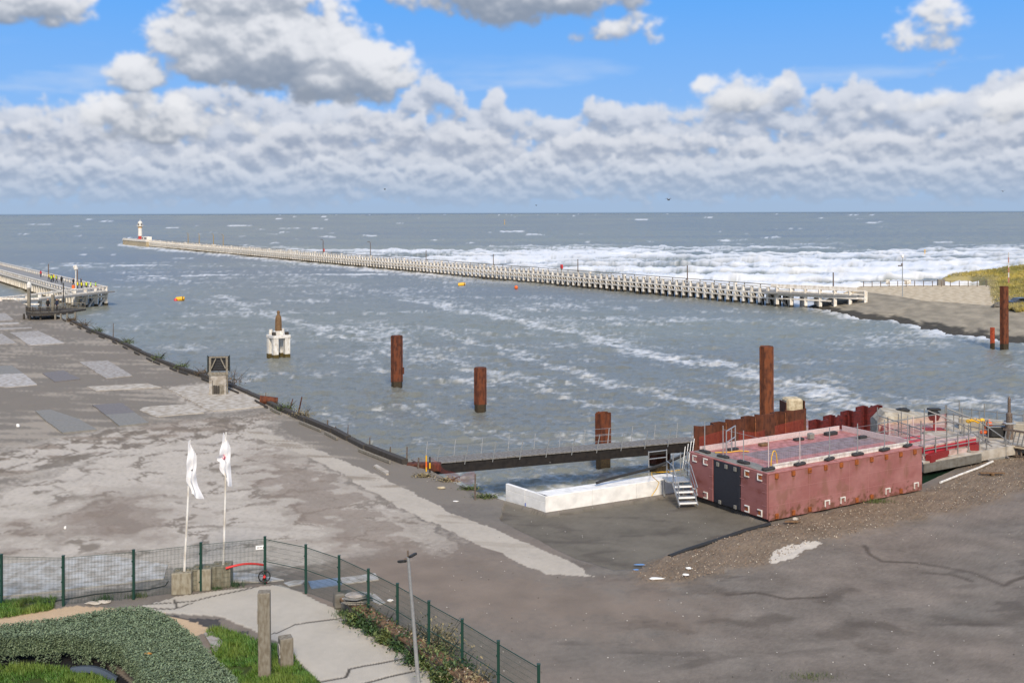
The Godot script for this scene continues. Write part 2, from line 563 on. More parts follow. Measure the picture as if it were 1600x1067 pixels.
	mat("post_timber", Color(0.24, 0.22, 0.18), 0.9, grime, 1.1, rough_n, 0.5)
	mat("hedge_core", Color(0.11, 0.15, 0.08), 1.0)
	mat("ledge_brown", Color(0.2, 0.15, 0.1), 0.9, rusty, 0.5, rough_n, 0.5)
	mat("block_concrete", Color(0.3, 0.28, 0.22), 0.9, grime, 0.8, rough_n, 0.4)
	mat("flag_cloth", Color(0.8, 0.8, 0.82), 0.8)
	mats.flag_cloth.cull_mode = BaseMaterial3D.CULL_DISABLED
	mats.flag_cloth.backlight_enabled = true
	mats.flag_cloth.backlight = Color(0.4, 0.4, 0.4)
	mat("red_print", Color(0.6, 0.08, 0.15), 0.8)
	mat("black_print", Color(0.03, 0.03, 0.03), 0.8)
	mat("orange_dull", Color(0.45, 0.22, 0.05), 0.8)
	mat("gull", Color(0.06, 0.06, 0.065), 0.7)
	m = mat("painted_plate", Color(1, 1, 1), 0.6)
	m.vertex_color_use_as_albedo = true
	m = mat("red_net", Color(0.55, 0.06, 0.05), 0.8)
	m.transparency = BaseMaterial3D.TRANSPARENCY_ALPHA
	m.albedo_color.a = 0.2
	m.cull_mode = BaseMaterial3D.CULL_DISABLED
	m = mat("leaf_gloss", Color(1, 1, 1), 0.7)
	m.vertex_color_use_as_albedo = true
	m.cull_mode = BaseMaterial3D.CULL_DISABLED
	m = mat("body", Color(1, 1, 1), 0.85)
	m.vertex_color_use_as_albedo = true
	m = mat("leaf", Color(1, 1, 1), 0.6)
	m.vertex_color_use_as_albedo = true
	m.backlight_enabled = true
	m.backlight = Color(0.25, 0.3, 0.12)
	m.cull_mode = BaseMaterial3D.CULL_DISABLED
	for k in ["rust", "rust_dark", "rust_bright", "rust_sheet", "post_timber", "block_concrete", "pier_white", "white_paint", "grey_timber", "brown_timber", "dark_timber"]:
		mats[k].uv1_scale *= Vector3(1.0, 0.35, 1.0)

# ---------------------------------------------------------------- land
const QUAY := [Vector2(-442.28, -341.72), Vector2(-279.19, -431.4), Vector2(-142.11, -262.51), Vector2(-99.28, -210.87), Vector2(-92.54, -202.88), Vector2(-79.95, -183.56), Vector2(-67.72, -165.53), Vector2(-57.76, -149.09), Vector2(-49.69, -136.98), Vector2(-38.34, -118.12), Vector2(-33.3, -110.61), Vector2(-29.62, -105.83), Vector2(-25.46, -99.76), Vector2(-21.5, -93.38), Vector2(-19.29, -89.37), Vector2(-15.88, -83.82), Vector2(-13.12, -79.62), Vector2(-10.01, -73.96), Vector2(-6.83, -69.39), Vector2(-5.12, -67.81), Vector2(-4.29, -66.15), Vector2(-2.93, -63.66), Vector2(-0.48, -60.65), Vector2(0.92, -59.18), Vector2(9.48, -62.77), Vector2(11.26, -64.08), Vector2(19.8, -67.48), Vector2(24.01, -63.92), Vector2(28.04, -68.22), Vector2(32.56, -72.94), Vector2(37.17, -75.32), Vector2(56.73, -87.75), Vector2(124, -117.16)]
func edge_depth(u: float) -> float:
	for i in QUAY.size() - 1:
		var a: Vector2 = QUAY[i]
		var b: Vector2 = QUAY[i + 1]
		var ua: float = a.x / -a.y
		var ub: float = b.x / -b.y
		if u >= ua and u <= ub:
			# where the ray x = u d meets the edge
			var n := (b - a).orthogonal()
			return clampf(n.dot(a) / n.dot(Vector2(u, -1.0)), 5.0, 400.0)
	return 60.0
var yard_light := []
func poly_list(a: Array) -> Array:
	var out := []
	for p in a:
		var q := PackedVector2Array(p)
		var r := Rect2(q[0], Vector2.ZERO)
		for v in q: r = r.expand(v)
		out.append([q, r.grow(0.6)])
	return out
func share(p: Vector2, list: Array, s: float) -> float:
	var n := 0.0
	for o in [Vector2(-0.4, -0.9), Vector2(0.9, -0.3), Vector2(0.4, 0.9), Vector2(-0.9, 0.35), Vector2(0.05, 0.0)]:
		if in_any(p + o * s, list): n += 0.2
	return n
func in_any(p: Vector2, list: Array) -> bool:
	for e in list:
		if e[1].has_point(p) and Geometry2D.is_point_in_polygon(p, e[0]): return true
	return false
const GRAVEL := [Vector2(5.23, -48.56), Vector2(7.42, -50.81), Vector2(10.16, -53.38), Vector2(13.02, -55.54), Vector2(17.04, -58.11), Vector2(23.59, -62.31), Vector2(25.63, -64.67), Vector2(30.56, -70.32), Vector2(33.2, -70.65), Vector2(38.94, -73.65), Vector2(39.38, -69.83), Vector2(28.74, -61.96), Vector2(26.39, -59.93), Vector2(21.26, -56.61), Vector2(16.77, -53.95), Vector2(14.17, -52.31), Vector2(11.74, -49.47), Vector2(8.03, -47.35), Vector2(5.72, -46.72)]
const PATH := [Vector2(-15.49, -44.11), Vector2(-14.12, -45.57), Vector2(-11.04, -46.72), Vector2(-9.99, -46.95), Vector2(-8.96, -45.91), Vector2(-7.33, -44.18), Vector2(-6.03, -42.38), Vector2(-3.81, -40), Vector2(-1.79, -36.99), Vector2(-0.46, -34.59), Vector2(-5.94, -33.35), Vector2(-6.45, -36.24), Vector2(-6.72, -37.28), Vector2(-8.63, -40.51), Vector2(-11.62, -43.24), Vector2(-14.18, -43.68)]
const SAND := [[Vector2(-21.26, -41.92), Vector2(-20.43, -43.31), Vector2(-19.86, -43.45), Vector2(-17.88, -44.56), Vector2(-15.49, -44.11), Vector2(-13.92, -43.67), Vector2(-16.55, -43.14), Vector2(-18.29, -41.9), Vector2(-19.33, -40.96)], [Vector2(-14.44, -43.68), Vector2(-11.86, -42.7), Vector2(-11.5, -41.84), Vector2(-12.56, -40.91)]]
const LAWN := [[Vector2(-11.76, -41.65), Vector2(-11.42, -42.04), Vector2(-10.47, -41.39), Vector2(-8.51, -40.15), Vector2(-6.67, -37.13), Vector2(-5.83, -35.07), Vector2(-9.55, -35.09), Vector2(-10.53, -38.58)], [Vector2(-22.16, -44.75), Vector2(-21.21, -44.96), Vector2(-19.03, -45.31), Vector2(-18.68, -44), Vector2(-19.92, -43.31), Vector2(-21.19, -42.78)], [Vector2(-18.98, -38.32), Vector2(-16.82, -38.52), Vector2(-15.06, -38.07), Vector2(-13.71, -37.33), Vector2(-12.49, -34.67), Vector2(-17.2, -34.7)]]
const GEOTEXTILE := [Vector2(-20.17, -39.78), Vector2(-17.46, -39.99), Vector2(-14.69, -38.89), Vector2(-13.06, -37.18), Vector2(-12.18, -34.67), Vector2(-17.61, -34.7)]
const TAR := [Vector2(-14.05, -43.67), Vector2(-12.81, -43.39), Vector2(-11.68, -42.97), Vector2(-10.47, -41.39), Vector2(-11.57, -41.65), Vector2(-12.07, -42.57)]
const CRACKS := [[Vector2(-19.27, -44.14), Vector2(-15.14, -44.61), Vector2(-13.27, -44.96), Vector2(-11.94, -45.94), Vector2(-10.8, -46.87)], [Vector2(-14.99, -44.18), Vector2(-13.75, -44.1), Vector2(-13.21, -44.74)], [Vector2(-14.06, -45.12), Vector2(-13.69, -44.24)], [Vector2(-9.85, -41.14), Vector2(-9.08, -41.51), Vector2(-8.52, -42.34), Vector2(-6.4, -43.19), Vector2(-5.67, -42.45)], [Vector2(-6.61, -37.18), Vector2(-5.8, -37.59), Vector2(-5.77, -38.27), Vector2(-4.61, -38.75), Vector2(-3.47, -39.3)], [Vector2(-5.27, -36.97), Vector2(-4.04, -37.68), Vector2(-2.54, -38.52)]]
const LIGHT_YARD := [
	[Vector2(-38.42, -70.9), Vector2(-34.74, -73.71), Vector2(-31.64, -78.99), Vector2(-27.15, -83.75), Vector2(-23.77, -85.8), Vector2(-20.48, -86.83), Vector2(-19.44, -89.08), Vector2(-18.03, -84.9), Vector2(-19.5, -80.66), Vector2(-22.85, -77.51), Vector2(-26.89, -73.6), Vector2(-29.71, -68.14), Vector2(-34, -62.73)],
	[Vector2(-31.8, -58.67), Vector2(-28.99, -66.47), Vector2(-26.38, -74.6), Vector2(-21.85, -78.83), Vector2(-19.19, -82.36), Vector2(-15.81, -76.53), Vector2(-11.1, -67.06), Vector2(-7.62, -61.28), Vector2(-4.74, -56.9), Vector2(-2.99, -52.69), Vector2(-3.66, -51.12), Vector2(-6.16, -51.92), Vector2(-7.24, -50.96), Vector2(-8.85, -49.86), Vector2(-14.09, -47.72), Vector2(-18.9, -45.77), Vector2(-24.04, -44.33)],
	[Vector2(-31.84, -100.44), Vector2(-28.64, -103.41), Vector2(-22.9, -98.1), Vector2(-19.96, -91.48), Vector2(-24.07, -86.89), Vector2(-26.55, -89.2)],
]
const BROWN_BANDS := [[Vector2(-23.45, -61.2), Vector2(-22.66, -64.06), Vector2(-17.21, -56.1), Vector2(-17.63, -53.36), Vector2(-21.84, -54.47), Vector2(-24.02, -52.91)], [Vector2(-18.07, -76.57), Vector2(-13, -68.77), Vector2(-5.86, -54.85), Vector2(-2.98, -49.8), Vector2(2.75, -47.57), Vector2(8.12, -46.3), Vector2(6.9, -40.75), Vector2(2.42, -42.05), Vector2(-2.61, -43.44), Vector2(-8.46, -47.67), Vector2(-7.35, -51.74), Vector2(-14.35, -63.95)]]
const PALE_STRIP := [Vector2(-20.32, -81.64), Vector2(-17.76, -79.23), Vector2(-13, -73.4), Vector2(-8.29, -66.69), Vector2(-5.53, -62.1), Vector2(-3.48, -58.35), Vector2(-0.05, -53.91), Vector2(2.04, -50.87), Vector2(3.56, -47.98), Vector2(1.65, -48.25), Vector2(-0.35, -50.89), Vector2(-3.27, -54.82), Vector2(-5.54, -58.37), Vector2(-9.18, -64.65), Vector2(-13.61, -72.05), Vector2(-18.32, -77.66)]
const SLIPWAY := [Vector2(-0.41, -60.38), Vector2(1.75, -57.79), Vector2(9.22, -61.78), Vector2(11.03, -60.79), Vector2(13.04, -55.65), Vector2(10.16, -53.38), Vector2(7.42, -50.81), Vector2(5.71, -49), Vector2(4.55, -48.83), Vector2(2.92, -50.48), Vector2(1.21, -53.48), Vector2(-0.72, -56.85)]
const WET := [[Vector2(-16.76, -47.75), Vector2(-15.91, -49.03), Vector2(-14.41, -48.84), Vector2(-13.52, -47.72), Vector2(-15.23, -46.91), Vector2(-16.34, -46.92)]]
# cracks, then smears, seen on the dark paving and the slipway
const ROAD_MARKS := [[Vector2(16.87, -52.28), Vector2(16.72, -50.72), Vector2(16.91, -49.88), Vector2(18.36, -49.68), Vector2(19.42, -49.04), Vector2(20.31, -48.42), Vector2(21.05, -46.58), Vector2(22.85, -48.05)], [Vector2(-0.72, -56.85), Vector2(1.51, -53.16), Vector2(3.06, -50.39), Vector2(4.56, -49.01)], [Vector2(2.19, -52.84), Vector2(4.12, -54.52), Vector2(6.13, -56.78), Vector2(8.12, -57.84)], [Vector2(8.79, -45.52), Vector2(10.19, -45.81), Vector2(11.34, -45.04), Vector2(13.02, -45.33)], [Vector2(18.15, -48.35), Vector2(19.4, -47.92), Vector2(19.89, -47.08)], [Vector2(12.7, -44.88), Vector2(13.5, -45.63), Vector2(14.32, -45.93)], [Vector2(11.74, -41.34), Vector2(12.63, -41.45), Vector2(13.86, -42.22), Vector2(14.81, -41.76)], [Vector2(4.89, -42.43), Vector2(5.51, -42.03), Vector2(6.39, -41.76)], [Vector2(16.91, -42.73), Vector2(17.87, -42.32), Vector2(18.92, -42.44), Vector2(20.55, -43.24)], [Vector2(13.25, -40.22), Vector2(13.78, -39.86)], [Vector2(7.73, -42.67), Vector2(9.02, -42.26), Vector2(10.39, -42.78)], [Vector2(7.22, -47.53), Vector2(8.15, -46.46), Vector2(8.59, -45.91)]]
func build_land():
	var cols := 980
	var rows := 430
	var pos := PackedVector3Array()
	var col := PackedColorArray()
	pos.resize(cols * rows)
	col.resize(cols * rows)
	var gravel := poly_list([GRAVEL])
	var path := poly_list([PATH])
	var sand := poly_list(SAND)
	var lawn := poly_list(LAWN)
	var geo := poly_list([GEOTEXTILE])
	var tar := poly_list([TAR])
	var yard := poly_list(LIGHT_YARD)
	var spill := poly_list([[Vector2(11.85, -50.21), Vector2(12.33, -51.34), Vector2(13.19, -52.12), Vector2(14.13, -52.62), Vector2(14.92, -52.81), Vector2(14.51, -52.01), Vector2(13.77, -51.52), Vector2(13.24, -50.76), Vector2(12.52, -49.92), Vector2(11.77, -49.47)]])
	var crazy := poly_list([LIGHT_YARD[0]])
	var strip := poly_list([PALE_STRIP])
	var slip := poly_list([SLIPWAY])
	var wet := poly_list(WET)
	var brown := poly_list(BROWN_BANDS)
	for c in cols:
		var s := float(c) / (cols - 1) * 2.0 - 1.0
		var u := s * 0.54 + s * s * s * 0.5
		var far := edge_depth(u)
		for r in rows:
			var d := 1.0 / lerpf(1.0 / 25.0, 1.0 / maxf(far, 30.0), float(r) / (rows - 1))
			var x := u * d
			var z := -d
			var p := Vector2(x, z)
			var w1 := n_mid.get_noise_2d(x * 0.35, z * 0.35)
			var w2 := n_mid.get_noise_2d(x * 0.35 + 31.0, z * 0.35)
			var fine := n_fine.get_noise_2d(x * 2.3, z * 2.3)
			var q := p + Vector2(w1, w2) * 0.9
			var wide := n_fine.get_noise_2d(x * 0.06, z * 0.06)
			var streak := n_mid.get_noise_2d(x * 0.10 + z * 0.05, z * 0.5 - x * 0.12)
			var h := 0.0
			# dusty dark paving, browner and greyer in patches
			var k := lin(0.21, 0.186, 0.166).lerp(lin(0.185, 0.178, 0.166), clampf(0.5 + wide * 1.2, 0.0, 1.0))
			k = k * (1.0 + 0.16 * w1 + 0.12 * fine)
			if x > 0.0 and d < 64.0:
				var right := smoothstep(0.0, 7.0, x + w2 * 5.0)
				var k0 := k
				k = k * (0.97 + 0.12 * w1 + 0.14 * n_mid.get_noise_2d(x * 0.16 + z * 0.02, z * 0.5) + 0.2 * n_fine.get_noise_2d(x * 6.0, z * 6.0))
				var t := n_ridge.get_noise_2d(x * 0.12 + 3.0, z * 0.42 + x * 0.05)
				k = k.lerp(lin(0.07, 0.062, 0.057), clampf((t - 0.36) * 6.0, 0.0, 1.0) * clampf(0.1 + wide * 1.8 + 0.4 * w2, 0.0, 0.5))
				k = k0.lerp(k, right)
				var n := 0
				for l in ROAD_MARKS:
					var wd: float = 0.09 if n < 5 else 0.38
					var g := line_gap(p + Vector2(w1, w2) * (0.12 if n < 5 else 0.7), l)
					if g < wd * 2.0: k = k.lerp(lin(0.075, 0.064, 0.055), smoothstep(wd * 2.0, wd * 0.4, g + 0.5 * wd * n_fine.get_noise_2d(x * 3.0, z * 5.0)) * (0.75 if n < 5 else 0.48))
					n += 1
			if x < 0.0 and d > 60.0:
				k = k.lerp(lin(0.215, 0.205, 0.185), 0.75)
				# worn screed left in flakes
				k = k.lerp(lin(0.42, 0.39, 0.345), clampf((0.7 * streak + 0.5 * n_mid.get_noise_2d(x * 0.05, z * 0.09) + 0.12 * fine - 0.06 + 0.4 * wide) * 2.4, 0.0, 0.62))
			var ys := share(q, yard, 1.1)
			if ys > 0.0:
				var under := k
				var crazed := in_any(q, crazy)
				var cf := 0.42 if crazed else 0.24
				var crack := 1.0 + n_cell.get_noise_2d(x * cf + w1 * 0.45 + 0.08 * fine, z * cf * 0.85 + w2 * 0.45)
				k = lin(0.5, 0.48, 0.445).lerp(lin(0.4, 0.38, 0.345), clampf(0.25 + streak * 0.8 + wide * 0.8, 0.0, 1.0)) * (1.0 + 0.08 * w2 + 0.06 * fine)
				if crazed: k = k.lerp(lin(0.24, 0.205, 0.17), clampf((streak + 0.6 * w2 - 0.05) * 4.0, 0.0, 0.8))
				k = k.lerp(lin(0.17, 0.15, 0.125), (1.0 - smoothstep(0.05, 0.2 if crazed else 0.14, crack)) * (0.9 if crazed else clampf(0.45 + w1 * 1.6, 0.0, 0.8)))
				k = k.lerp(lin(0.25, 0.215, 0.185), clampf((wide + 0.3 * w1 - 0.26) * 2.4, 0.0, 0.55))
				k = under.lerp(k, clampf(ys + 0.35 * fine, 0.0, 1.0))
			var bs := share(p + Vector2(w1, w2) * 2.2, brown, 1.6)
			if bs > 0.0:
				k = k.lerp(lin(0.225, 0.192, 0.165) * (1.0 + 0.2 * w1), 0.85 * clampf(bs + 0.3 * fine, 0.0, 1.0))
			if in_any(p + Vector2(w1, w2) * 0.35, strip):
				k = lin(0.46, 0.44, 0.40) * (1.0 + 0.1 * fine + 0.1 * w1)
				k = k.lerp(lin(0.24, 0.21, 0.17), clampf((streak - 0.22) * 4.0, 0.0, 0.7) * clampf((d - 46.0) / 16.0, 0.1, 1.0))
				h = 0.01
			if in_any(q, wet): k = k * 0.6
			if in_any(p + Vector2(w1, w2) * 0.1, slip):
				h = -0.12
				k = lin(0.155, 0.148, 0.13) * (1.0 + 0.22 * w1 + 0.15 * streak + 0.1 * fine)
				k = k.lerp(lin(0.1, 0.092, 0.083), clampf((n_ridge.get_noise_2d(x * 0.12, z * 0.3) - 0.45) * 2.5, 0.0, 0.7))
			var gs := share(p + Vector2(w1, w2) * 0.8, gravel, 0.55)
			if gs > 0.0:
				var pebble := n_fine.get_noise_2d(x * 9.0, z * 9.0)
				k = k.lerp(lin(0.2, 0.162, 0.125) * (1.0 + 0.5 * pebble + 0.2 * w1), clampf(gs + 0.5 * pebble, 0.0, 1.0))
				h = lerpf(h, 0.07 + 0.08 * w2 + 0.04 * pebble, gs)
				if in_any(p + Vector2(w1, w2) * 0.3 + Vector2(fine, pebble) * 0.1, spill): k = lin(0.58, 0.56, 0.52) * (1.0 + 0.15 * fine)
			if d < 50.0 and x < 3.0:
				if in_any(p + Vector2(w1, w2) * 0.08, path):
					k = lin(0.47, 0.46, 0.425) * (1.0 + 0.09 * w1 + 0.06 * fine + 0.06 * wide)
					h = 0.03
					for l in CRACKS:
						var g := line_gap(p + Vector2(w2, w1) * 0.06, l)
						if g < 0.08:
							k = k.lerp(lin(0.08, 0.075, 0.07), smoothstep(0.08, 0.03, g))
							h = 0.01
				elif in_any(q, tar): k = lin(0.075, 0.075, 0.08) * (1.0 + 0.3 * fine)
				elif in_any(p + Vector2(w1, w2) * 0.15, sand): k = lin(0.52, 0.41, 0.29) * (1.0 + 0.1 * fine + 0.1 * w1)
				if in_any(p + Vector2(w1, w2) * 0.2, geo): k = lin(0.02, 0.022, 0.026) * (1.0 + 0.3 * fine)
				if in_any(p + Vector2(w1, w2) * 0.25, lawn):
					k = lin(0.05, 0.075, 0.02) * (1.0 + 0.4 * fine)
					h = 0.03 + 0.03 * fine
			var i := r * cols + c
			pos[i] = Vector3(x, h + 0.012 * w1, z)
			col[i] = Color(k.r * 1.06, k.g * 1.0, k.b * 0.93)
	struct("ground", grid_mesh(cols, rows, pos, col), mats.land)
	# the quay wall below the land's edge
	var st := mb()
	for i in QUAY.size() - 1:
		var a: Vector2 = QUAY[i]
		var b: Vector2 = QUAY[i + 1]
		quad(st, Vector3(b.x, 0.0, b.y), Vector3(a.x, 0.0, a.y), Vector3(a.x, -7, a.y), Vector3(b.x, -7, b.y))
	struct("quay_wall", st, mats.dark_concrete)

# ---------------------------------------------------------------- water
const FOAM_LINES := [
	[Vector2(-23.34, -247.38), Vector2(3.35, -193.18), Vector2(18.32, -156.27), Vector2(29.97, -127.62), Vector2(38.51, -105.76), Vector2(44.07, -89.32)],
	[Vector2(-10.42, -176.15), Vector2(6.39, -137.12), Vector2(16.62, -113.42), Vector2(21.75, -97.59), Vector2(28.01, -90.04)],
	[Vector2(-69.11, -260.84), Vector2(-47.17, -210.73), Vector2(-29.48, -178.59), Vector2(-14.85, -157.11)],
	[Vector2(-28.3, -200), Vector2(-8.68, -146.56), Vector2(4.17, -119.81), Vector2(11.37, -107.96)],
	[Vector2(-79.92, -366.94), Vector2(-39.81, -281.53), Vector2(-15.81, -243.47), Vector2(6.96, -198.87), Vector2(22.24, -145.83)],
]
func breaker(x: float, d: float) -> float:
	var ph := (d + 26.0 * n_fine.get_noise_2d(x * 0.006, d * 0.004)) / 34.0
	var saw := ph - floorf(ph)
	return smoothstep(0.0, 0.12, saw) * (1.0 - saw) * 1.25
func foam_at(x: float, z: float, d: float) -> float:
	var p := Vector2(x, z)
	var lace := 1.0 - absf(n_mid.get_noise_2d(x * 0.3, z * 0.62)) * 2.6
	var lane := 1.0 - absf(n_mid.get_noise_2d((x * 0.917 - z * 0.4) * 0.16 + 4.0, (x * 0.4 + z * 0.917) * 0.03)) * 3.2
	var big := n_fine.get_noise_2d(x * 0.022 + 7.0, z * 0.05)
	var foam := 0.0
	if d < 450.0:
		var q := p + Vector2(n_mid.get_noise_2d(x * 0.05, z * 0.05), n_mid.get_noise_2d(x * 0.05 + 50.0, z * 0.05)) * 5.0
		var k := 0
		for l in FOAM_LINES:
			var w: float = [2.2, 2.0, 1.9, 1.8, 3.6][k] * (0.75 + d / 330.0)
			var g := line_gap(q, l) / w
			if g < 3.0: foam = maxf(foam, exp(-g * g) * [0.82, 0.66, 0.68, 0.58, 0.5][k])
			k += 1
		foam = maxf(foam, 0.1 + big * 0.6 + maxf(lane, 0.0) * 0.3)
		foam = clampf((foam + lace * 0.5 - 0.68) * 1.2, 0.0, 0.7)
	# the surf right of the long pier
	var along := (x - 55.0) * -0.536 + (d - 226.0) * 0.844
	var off := (x - 55.0) * 0.844 + (d - 226.0) * 0.536
	if off > 3.0:
		var surf := smoothstep(-10.0, 30.0, off) * smoothstep(690.0, 450.0, d + n_mid.get_noise_2d(x * 0.006, z * 0.008) * 150.0) * smoothstep(-330.0, -120.0, x + (d - 270.0) * 0.2)
		if surf > 0.0:
			# rows of breakers: a white front that rolls shorewards and thins out behind
			var roll := n_mid.get_noise_2d(x * 0.006, z * 0.02)
			var row := breaker(x, d)
			foam = maxf(foam, clampf((row * 0.95 + roll * 1.3 + surf * 0.75 + lace * 0.24 - 1.06) * 2.6, 0.0, 1.0) * minf(1.0, surf * 2.0))
	elif off > -14.0 and along > 60.0 and along < 570.0:
		foam = maxf(foam, clampf(lace * 0.6 + big * 0.8 + 0.3 - absf(off + 5.0) / 14.0, 0.0, 0.8) * smoothstep(60.0, 160.0, along))
	# the wash along the sea wall
	if x > 40.0 and d < 240.0:
		var g := line_gap(p, SHORE_FOOT)
		foam = maxf(foam, clampf(0.7 - g / 4.0 + lace * 0.5 + big * 0.8, 0.0, 0.75))
	# whitecaps at sea
	if d > 330.0:
		var cap := n_fine.get_noise_2d(x * 0.013, z * 0.03) if d < 1300.0 else n_fine.get_noise_2d(x * 0.005, z * 0.007)
		foam = maxf(foam, clampf((cap - 0.56 + 0.1 * lace + 0.16 * n_mid.get_noise_2d(x * 0.001, z * 0.002)) * 9.0, 0.0, 0.9))
	return foam
func build_water():
	var cols := 940
	var rows := 470
	var pos := PackedVector3Array()
	var col := PackedColorArray()
	pos.resize(cols * rows)
	col.resize(cols * rows)
	var i := 0
	for r in rows:
		var t := float(r) / (rows - 1)
		var d := 1.0 / lerpf(1.0 / 46.0, 1.0 / 32000.0, t)
		for c in cols:
			var s := float(c) / (cols - 1) * 2.0 - 1.0
			var u := s * 0.54 + s * s * s * 0.6
			var x := u * d
			var z := -d
			var f := foam_at(x, z, d) if absf(u) < 0.75 else 0.0
			var off := (x - 55.0) * 0.844 + (d - 226.0) * 0.536
			var sea := smoothstep(0.0, 60.0, off) if x > -260.0 else smoothstep(650.0, 840.0, d)
			var h := n_mid.get_noise_2d(x * 0.11, z * 0.3) * lerpf(0.34, 1.0, sea)
			if d < 420.0: h += n_fine.get_noise_2d(x * 0.5, z * 1.0) * 0.2
			if d < 190.0: h += n_fine.get_noise_2d(x * 1.1 + 9.0, z * 2.3) * 0.085
			h += n_ridge.get_noise_2d(x * 0.03, z * 0.085) * lerpf(0.16, 0.9, sea)
			h += f * lerpf(0.05, 0.4, sea)
			if off > 6.0 and d < 720.0 and d > 200.0: h += breaker(x, d) * 1.3 * smoothstep(720.0, 480.0, d) * smoothstep(6.0, 30.0, off)
			if d > 1200.0: h *= 1200.0 / d
			pos[i] = Vector3(x, WY + h, z)
			# broad sand laden drifts, with bands of cloud shade painted into the water colour
			var silt_shade := n_fine.get_noise_2d(x * 0.003, z * 0.008) + 0.7 * n_fine.get_noise_2d(x * 0.0003 + 5.0, z * 0.0012)
			var w := lin(0.16, 0.168, 0.155).lerp(lin(0.22, 0.225, 0.165), clampf(0.25 + 0.4 * sea + silt_shade * 0.75, 0.0, 1.0))
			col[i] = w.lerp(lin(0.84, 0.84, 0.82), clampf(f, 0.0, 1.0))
			i += 1
	var cut := 425
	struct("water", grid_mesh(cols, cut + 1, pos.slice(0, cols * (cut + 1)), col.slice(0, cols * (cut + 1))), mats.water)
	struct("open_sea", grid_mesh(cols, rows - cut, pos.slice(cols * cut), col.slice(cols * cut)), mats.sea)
const SHORE_FOOT := [Vector2(60.06, -240.5), Vector2(62.78, -218.03), Vector2(63.1, -200.69), Vector2(69.42, -196.87), Vector2(70.23, -175.73), Vector2(74.08, -165.84), Vector2(78.26, -158.51), Vector2(84.85, -144.35)]

